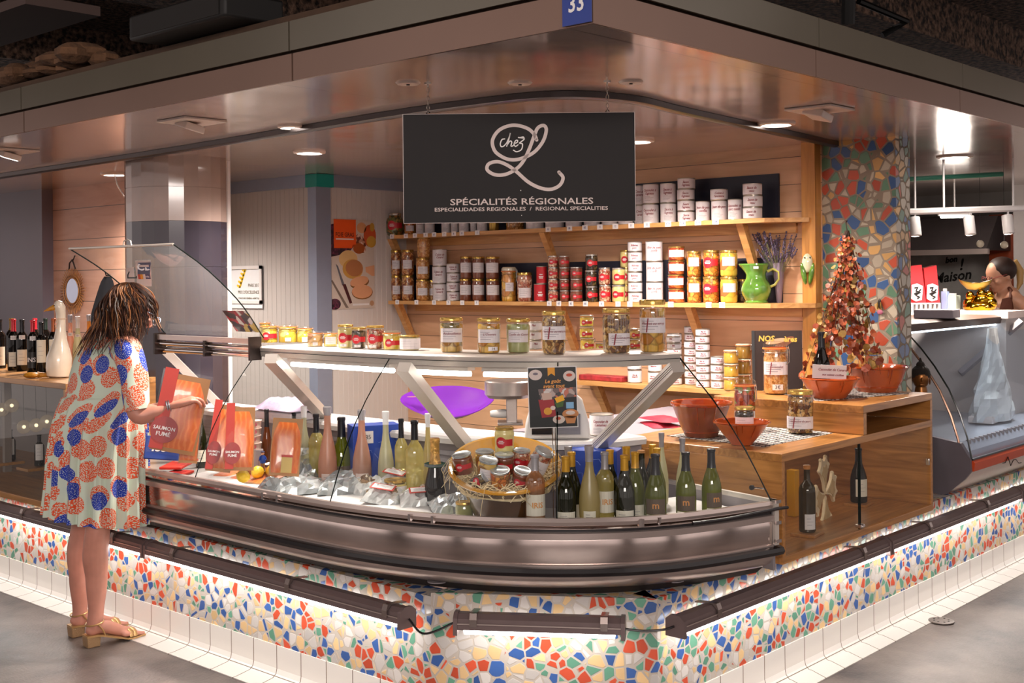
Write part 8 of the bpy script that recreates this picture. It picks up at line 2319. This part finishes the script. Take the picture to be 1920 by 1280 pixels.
# torso, neck, head
limb(mb, [(A(188, 860, 5.19), .105), (A(191, 800, 5.18), .105), (A(197, 740, 5.17), .092), (A(204, 690, 5.17), .095), (A(216, 655, 5.16), .070)], 20)
limb(mb, [(A(226, 648, 5.16), .052), (A(238, 620, 5.15), .048), (A(244, 600, 5.15), .050)])
HC = A(250, 583, 5.15)
fd = (Vector((1, .10, -.55))).normalized(); fu = (UV_ - fd*fd.z).normalized(); fsd = fd.cross(fu)
Mh = Matrix((fsd, fd, fu)).transposed().to_4x4()
hm = MB()
hm.sphere((0, 0, .02), .088, sc3=(.86, 1.05, 1.08)); hm.sphere((0, .035, -.035), .060, sc3=(.85, .9, 1.1)); hm.sphere((0, .062, -.078), .024, sc3=(1.1, .9, .8))
hm.tube([(0, .088, .012), (0, .106, -.020), (0, .096, -.030)], [.008, .013, .008], 10)
for s_ in (-1, 1):
    hm.sphere((s_*.076, -.008, -.012), .020, sc3=(.45, .7, 1.35)); hm.sphere((s_*.030, .078, .004), .014, sc3=(1.1, .6, .7)); hm.sphere((s_*.045, .055, -.025), .022)
hm.sphere((0, .086, -.052), .014, sc3=(1.7, .6, .45))
mb.merge(hm, T(HC) @ Mh)
# arms
S_R = A(243, 655, 5.06); E_R = A(257, 775, 4.98); W_R = A(322, 758, 5.01)
limb(mb, [(A(222, 655, 5.12), .060), (S_R, .052), (A(252, 715, 5.01), .043), (E_R, .039), (A(288, 772, 4.99), .036), (W_R, .024)])
hand(mb, W_R, A(352, 748, 5.02) - W_R, Vector((0, -.3, 1)), .175, .42, .10)
S_L = A(210, 655, 5.30); E_L = A(232, 778, 5.36); W_L = A(292, 790, 5.38)
limb(mb, [(A(216, 655, 5.2), .060), (S_L, .052), (A(222, 715, 5.34), .043), (E_L, .038), (A(262, 786, 5.37), .034), (W_L, .024)])
hand(mb, W_L, A(322, 785, 5.36) - W_L, Vector((0, .3, 1)), .17, .5, .08)
m_skin = skinmat('customer_skin', '#c98b78')
ob('body', fuse(mb, .005, 5), m_skin, wm)
# eyes (face is turned to the counter)
for s_ in (-1, 1):
    ob('eye', MB().sphere(T(HC) @ Mh @ Vector((s_*.030, .083, .004)), .0085, su=10, sv=8), P('eye_white', '#e8e2dc', .2), wm)
gl_ = MB()
for s_ in (-1, 1): gl_.tube([T(HC) @ Mh @ Vector((s_*.033 + .024*math.cos(t), .106, .004 + .019*math.sin(t))) for t in [2*PI*i/16 for i in range(16)]], .0018, 5, closed=True)
for s_ in (-1, 1): gl_.tube([T(HC) @ Mh @ Vector((s_*.058, .104, .008)), T(HC) @ Mh @ Vector((s_*.084, .05, .008)), T(HC) @ Mh @ Vector((s_*.084, -.01, .0))], .0018, 5)
ob('glasses', gl_, P('pale_blue_frame', '#b3c6e0', .3), wm)
# dress
def dressmat():
    m, nt, b = nmat('dotted_dress')
    uv = N(nt, 'ShaderNodeUVMap'); base = None
    def layer(scale, off, rad, col, sel, prev, sub):
        mp = N(nt, 'ShaderNodeMapping'); mp.inputs['Scale'].default_value = (scale, scale, 0); mp.inputs['Location'].default_value = (off, off*1.7, 0); mp.inputs['Rotation'].default_value = (0, 0, .5)
        L(nt, uv.outputs[0], mp.inputs[0])
        vo = N(nt, 'ShaderNodeTexVoronoi', voronoi_dimensions='2D'); vo.inputs['Scale'].default_value = 1; vo.inputs['Randomness'].default_value = .38
        L(nt, mp.outputs[0], vo.inputs['Vector'])
        lt = N(nt, 'ShaderNodeMath', operation='LESS_THAN'); lt.inputs[1].default_value = rad; L(nt, vo.outputs['Distance'], lt.inputs[0])
        sp = N(nt, 'ShaderNodeSeparateColor'); L(nt, vo.outputs['Color'], sp.inputs[0])
        gt = N(nt, 'ShaderNodeMath', operation='LESS_THAN'); gt.inputs[1].default_value = sel; L(nt, sp.outputs[0], gt.inputs[0])
        mu = N(nt, 'ShaderNodeMath', operation='MULTIPLY'); L(nt, lt.outputs[0], mu.inputs[0]); L(nt, gt.outputs[0], mu.inputs[1])
        sv = N(nt, 'ShaderNodeTexVoronoi', voronoi_dimensions='2D'); sv.inputs['Scale'].default_value = 170; L(nt, uv.outputs[0], sv.inputs['Vector'])
        sl = N(nt, 'ShaderNodeMath', operation='GREATER_THAN'); sl.inputs[1].default_value = sub; L(nt, sv.outputs['Distance'], sl.inputs[0])
        m2 = N(nt, 'ShaderNodeMath', operation='MULTIPLY'); L(nt, mu.outputs[0], m2.inputs[0]); L(nt, sl.outputs[0], m2.inputs[1])
        mx = N(nt, 'ShaderNodeMix', data_type='RGBA'); L(nt, m2.outputs[0], mx.inputs[0]); L(nt, prev, mx.inputs[6]) if prev else None
        if not prev: mx.inputs[6].default_value = rgb(hexc('#cfdccb'))
        mx.inputs[7].default_value = rgb(hexc(col)); return mx.outputs[2]
    o = layer(10.2, .3, .455, '#e2582f', .93, None, .33)
    o = layer(10.2, 4.2, .38, '#1c39a8', .40, o, .18)
    L(nt, o, b.inputs['Base Color']); b.inputs['Roughness'].default_value = .75
    return m
m_dress = dressmat()
rings = [(618, 229, 17, 5.15), (626, 225, 27, 5.15), (636, 216, 42, 5.15), (650, 209, 55, 5.15), (672, 205, 64, 5.16), (700, 202, 69, 5.16), (725, 198, 69, 5.16), (736, 195, 70, 5.16), (740, 194, 69, 5.16), (744, 193, 75, 5.16), (770, 190, 80, 5.17), (810, 187, 84, 5.17), (860, 184, 87, 5.18), (915, 183, 88, 5.18), (972, 181, 91, 5.18)]
NS = 160
def dress():
    b = MB(); vs = []; us = []
    fine = []
    for i in range(len(rings) - 1):
        for j in range(5):
            t = j/5; fine.append(tuple(rings[i][k]*(1-t) + rings[i+1][k]*t for k in range(4)))
    fine.append(rings[-1])
    for (v, uc, hw, t) in fine:
        c = A(uc, v, t); w = hw*t/FPX; sk = max(0, min(1, (v - 738)/60)); row = []; ur = []
        for i in range(NS + 1):
            a = 2*PI*(i % NS)/NS
            pl = 1 + sk*(.045 + .045*(v - 738)/240)*(math.sin(a*23 + .8*math.sin(a*3)) + .35*math.sin(a*41 + 1))
            x = w*math.cos(a)*pl; y = w*(.80 if v > 660 else .62 + .18*(v-618)/42)*math.sin(a)*pl
            dz = -.030*math.cos(a)*((v - 738)/240 if v > 738 else 0) + (.006*math.sin(a*7) if v > 975 else 0)
            row.append(c + RV*x + DV*y + UV_*dz); ur.append((i/NS*1.25*(1 + .15*sk), (v - 618)*T0/FPX))
        vs.append(row); us.append(ur)
    n = NS + 1; flat_ = [p for r in vs for p in r]; fs = []; uv = []
    for j in range(len(vs) - 1):
        for i in range(NS):
            fs.append((j*n+i, j*n+i+1, (j+1)*n+i+1, (j+1)*n+i)); uv.append([us[j][i], us[j][i+1], us[j+1][i+1], us[j+1][i]])
    b.add(flat_, fs, None, None, uv); return b
dr_ = ob('dress', dress(), m_dress, wm)
def sleeve(pts, nm='sleeve'):
    P_ = [p for p, r in pts]; n = 30; seg = 26; vs = []; fs = []; uv = []
    up = None
    for i in range(n + 1):
        c = catm(P_, i/n); d = (catm(P_, min(1, i/n + .02)) - catm(P_, max(0, i/n - .02))).normalized()
        f = i/n*(len(pts) - 1); j = min(int(f), len(pts) - 2); tt_ = f - j; r = pts[j][1]*(1-tt_) + pts[j+1][1]*tt_
        if up is None: up = DV.copy()
        a = (up - d*up.dot(d)).normalized(); up = a; b2 = d.cross(a)
        for k in range(seg + 1):
            t = 2*PI*(k % seg)/seg; rr = r*(1 + .035*math.sin(t*5 + i*.25))
            vs.append(c + a*rr*math.cos(t) + b2*rr*math.sin(t))
    L_ = sum((P_[i+1] - P_[i]).length for i in range(len(P_) - 1))
    for i in range(n):
        for k in range(seg):
            q = seg + 1; fs.append((i*q+k, i*q+k+1, (i+1)*q+k+1, (i+1)*q+k))
            uv.append([(2 + k/seg*.36, L_*i/n), (2 + (k+1)/seg*.36, L_*i/n), (2 + (k+1)/seg*.36, L_*(i+1)/n), (2 + k/seg*.36, L_*(i+1)/n)])
    return MB().add(vs, fs, None, None, uv)
ob('sleeve', sleeve([(A(226, 652, 5.10), .058), (A(240, 664, 5.05), .062), (A(250, 700, 5.02), .058), (A(255, 745, 4.99), .054), (A(259, 768, 4.985), .052)]), m_dress, wm)
ob('sleeve', sleeve([(A(214, 652, 5.22), .058), (A(212, 664, 5.28), .060), (A(220, 700, 5.32), .056), (A(228, 745, 5.35), .052), (A(232, 768, 5.355), .050)]), m_dress, wm)
# hair
random.seed(12); hb = MB()
m_h = [P('hair_dark', '#2c1912', .55), P('hair_brown', '#4d2c1e', .55), P('hair_light', '#8a5a36', .55)]
hc = A(243, 586, 5.155)
hb.sphere(hc, 1.0, m_h[0], sc3=(.092, .092, .108), su=24, sv=16)
hb.sphere(hc + Vector((-.02, 0, -.06)), 1.0, m_h[0], sc3=(.088, .088, .088), su=20, sv=12)
fang = math.atan2(fd.y, fd.x)
for s_ in range(520):
    ph = random.uniform(0, 2*PI); dlt = (ph - fang + PI) % (2*PI) - PI
    if abs(dlt) < .75: continue
    back = (1 - math.cos(dlt))/2
    ln = random.uniform(.75, 1.0)*(.75 + .25*back); wv = random.uniform(.010, .024); fz = random.uniform(4, 7); p0 = random.uniform(0, 6); lift = random.uniform(0, .016)
    pts = []
    n = 18
    for i in range(n + 1):
        f = i/n*ln; th = .12 + f*2.35
        if th < 1.65:
            rx = .098 + lift; rz = .115 + lift; x = rx*math.sin(th); z = rz*math.cos(th)
        else:
            e = (th - 1.65); x = (.098 + lift)*math.sin(1.65) + e*.062*(1 + .9*random.random()*0 + .6*math.sin(p0)); z = (.115 + lift)*math.cos(1.65) - e*.22
        w_ = wv*math.sin(f*fz*2 + p0)*min(1, f*2.5)
        q = hc + Vector((math.cos(ph)*x, math.sin(ph)*x, z)) + Vector((-math.sin(ph), math.cos(ph), 0))*w_ + Vector((math.cos(ph), math.sin(ph), 0))*wv*.5*math.cos(f*fz*2 + p0)*min(1, f*2)
        q += Vector((-.045, .006, 0))*max(0, f - .40)*1.9*(1 if back > .3 else -.2)
        pts.append(q)
    rr = random.uniform(.0034, .0062)
    hb.tube(pts, [(rr*min(1, .35 + i/4)*(1 - .75*max(0, i/n - .6)/.4), rr*.55*min(1, .35 + i/4)*(1 - .75*max(0, i/n - .6)/.4)) for i in range(n + 1)], 5, random.choice([m_h[0], m_h[0], m_h[1], m_h[1], m_h[2]]))
ob('hair', hb, None, wm)
# sandals
m_gs = P('gold_leather', '#c9a06a', .3, .5); m_heel = P('glitter_heel', '#a98660', .45, .3, bump=.5, bscale=300)
def sandal(h):
    sl_ = MB(); pts = []
    for i in range(13):
        f = i/12; x = -.045 + f*.262; z = .052 if f < .2 else .052 - (.040)*(min(1, (f-.2)/.5))**1.0
        w = .028 + .014*math.sin(min(1, f)*PI) + (.004 if f > .6 else 0); w *= (1 if f < .9 else .8)
        pts.append((x, z, w))
    vs = []
    for x, z, w in pts:
        c = h + fdir*x
        for (s_, dz) in ((-1, 0), (1, 0), (1, -.007), (-1, -.007)): vs.append(c + fs_*w*s_ + Vector((0, 0, z + dz)))
    fs = [(4*i+k, 4*i+(k+1) % 4, 4*(i+1)+(k+1) % 4, 4*(i+1)+k) for i in range(12) for k in range(4)] + [(0, 1, 2, 3), (51, 50, 49, 48)]
    sl_.add(vs, fs); s1 = ob('sandal', sl_, m_gs, wm)
    hh = MB(); a = [h + fdir*-.046, h + fdir*.012]
    hv = []
    for z, g in ((.0, .92), (.046, 1)):
        for (x, s_) in ((-.046, -1), (.014, -1), (.014, 1), (-.046, 1)): hv.append(h + fdir*(x*g) + fs_*(.029*s_*g) + Vector((0, 0, z)))
    hh.add(hv, [(3, 2, 1, 0), (4, 5, 6, 7), (0, 1, 5, 4), (1, 2, 6, 5), (2, 3, 7, 6), (3, 0, 4, 7)])
    ob('heel', hh, m_heel, s1, bevel=.004)
    st = MB()
    st.tube([h + fdir*(.037*math.cos(t) - .002) + fs_*(.037*math.sin(t)) + Vector((0, 0, .098 + .006*math.cos(t))) for t in [2*PI*i/18 for i in range(18)]], .0035, 6, closed=True)
    for s_ in (-1, 1): st.tube([h + fs_*.036*s_ + fdir*.0 + Vector((0, 0, .097)), h + fs_*.037*s_ + fdir*.02 + Vector((0, 0, .07)), h + fs_*.036*s_ + fdir*.03 + Vector((0, 0, .045))], .0035, 6)
    ob('ankle_strap', st, m_gs, s1)
    ts = MB(); 
    for w in (0, .018):
        ts.tube([h + fdir*(.155 - w + .01*math.cos(t)) + fs_*(.040*math.cos(t)) + Vector((0, 0, .016 + .032*math.sin(t))) for t in [PI*i/10 for i in range(11)]], [(.009, .003)]*11, 8)
    ob('toe_strap', ts, m_gs, s1)
sandal(hR); sandal(hL)
# bracelets and ring-side tag
dw = (W_R - E_R).normalized(); a_ = dw.orthogonal().normalized(); b_ = dw.cross(a_)
for o_ in (0, .009):
    ob('bracelet', MB().tube([W_R - dw*(.008 + o_) + (a_*math.cos(t) + b_*math.sin(t))*.031 for t in [2*PI*i/24 for i in range(24)]], .0035, 6, closed=True), P('silver_band', '#c9ccd2', .2, .9), wm)

# ---- the young woman behind the neighbouring counter
c2 = at(1868, 570, t=8.05)
yw_ = thing('person', 'young person in brown apron with hair tied back behind the fish stall', 'person', (c2.x, c2.y, .0))
def B(u, v, t=8.05): return at(u + 7, v, t=t) - Vector((c2.x, c2.y, 0))
mb = MB()
limb(mb, [(B(1885, 700), .13), (B(1885, 640), .115), (B(1885, 600), .12), (B(1884, 572), .12), (B(1884, 558), .08)], 20)
limb(mb, [(B(1884, 558), .048), (B(1879, 540), .043), (B(1874, 525), .045)])
limb(mb, [(B(1893, 560, 7.95), .055), (B(1904, 566, 7.93), .047), (B(1925, 588, 7.9), .038), (B(1935, 600, 7.8), .035), (B(1915, 618, 7.7), .03), (B(1880, 622, 7.65), .022)])
hand(mb, B(1880, 622, 7.65), B(1860, 622, 7.62) - B(1880, 622, 7.65), UV_, .16, .4)
limb(mb, [(B(1872, 560, 8.2), .055), (B(1862, 585, 8.2), .042), (B(1855, 610, 8.1), .036), (B(1858, 625, 7.9), .022)])
hand(mb, B(1858, 625, 7.9), B(1850, 628, 7.8) - B(1858, 625, 7.9), UV_, .16, .4)
limb(mb, [(B(1885, 700), .13), (Vector((.05, .08, .5)), .075), (Vector((.05, .08, .08)), .045)])
limb(mb, [(B(1885, 700), .13), (Vector((.05, -.10, .5)), .075), (Vector((.05, -.10, .08)), .045)])
HC2 = B(1869, 517); fd2 = (-RV*.95 - DV*.15 - UV_*.28).normalized(); fu2 = (UV_ - fd2*fd2.z).normalized(); fs2 = fd2.cross(fu2)
Mh2 = Matrix((fs2, fd2, fu2)).transposed().to_4x4()
mb.merge(hm, T(HC2) @ Mh2)
ob('body', fuse(mb, .008, 4), skinmat('young_skin', '#dba283'), yw_)
for s_ in (-1, 1): ob('eye', MB().sphere(T(HC2) @ Mh2 @ Vector((s_*.030, .083, .006)), .009, P('eye_dark', '#2a201c', .2), su=8, sv=6), None, yw_)
g3 = MB()
for s_ in (-1, 1): g3.tube([T(HC2) @ Mh2 @ Vector((s_*.033 + .024*math.cos(t), .104, .006 + .021*math.sin(t))) for t in [2*PI*i/14 for i in range(14)]], .002, 4, closed=True); g3.tube([T(HC2) @ Mh2 @ Vector((s_*.058, .102, .01)), T(HC2) @ Mh2 @ Vector((s_*.084, .0, .01))], .002, 4)
ob('glasses', g3, P('pink_frame', '#b5605a', .3), yw_)
h2 = MB(); mh2 = P('hair_chestnut', '#2e1a12', .55); mh3 = P('hair_blond', '#c29a5c', .45)
h2.sphere(HC2 + Mh2.to_3x3() @ Vector((0, -.022, .038)), 1, mh2, sc3=(.092, .095, .088)); 
tb2 = HC2 + Mh2.to_3x3() @ Vector((0, -.105, .045))
h2.tube([tb2, tb2 + Vector((.03, .0, .02)) , tb2 + RV*.05 - UV_*.04, tb2 + RV*.05 - UV_*.12, tb2 + RV*.03 - UV_*.17], [.018, .026, .026, .020, .006], 10, mh3)
ob('hair', h2, None, yw_)
tq = MB(); tq.tube([B(1889, 552), B(1889, 566), B(1888, 600), B(1886, 690)], [.03, .115, .135, .15], 24)
ob('white_top', MB().tube([B(1884, 572), B(1885, 600), B(1885, 640), B(1885, 700)], [.118, .128, .126, .142], 24), P('white_vest', '#e2d6d2', .7), yw_)
ap_ = MB(); k = 8.0/FPX
ap_.add([B(1872, 560, 7.90), B(1890, 556, 7.90), B(1896, 590, 7.86), B(1900, 690, 7.82), B(1862, 690, 7.82), B(1864, 590, 7.86)], [(0, 1, 2, 3, 4, 5)])
ap_.tube([B(1888, 560, 7.90), B(1889, 545, 7.95), B(1885, 540, 8.0)], .012, 6)
ob('apron', ap_, P('brown_apron', '#6b3a28', .7), yw_, smooth=False)
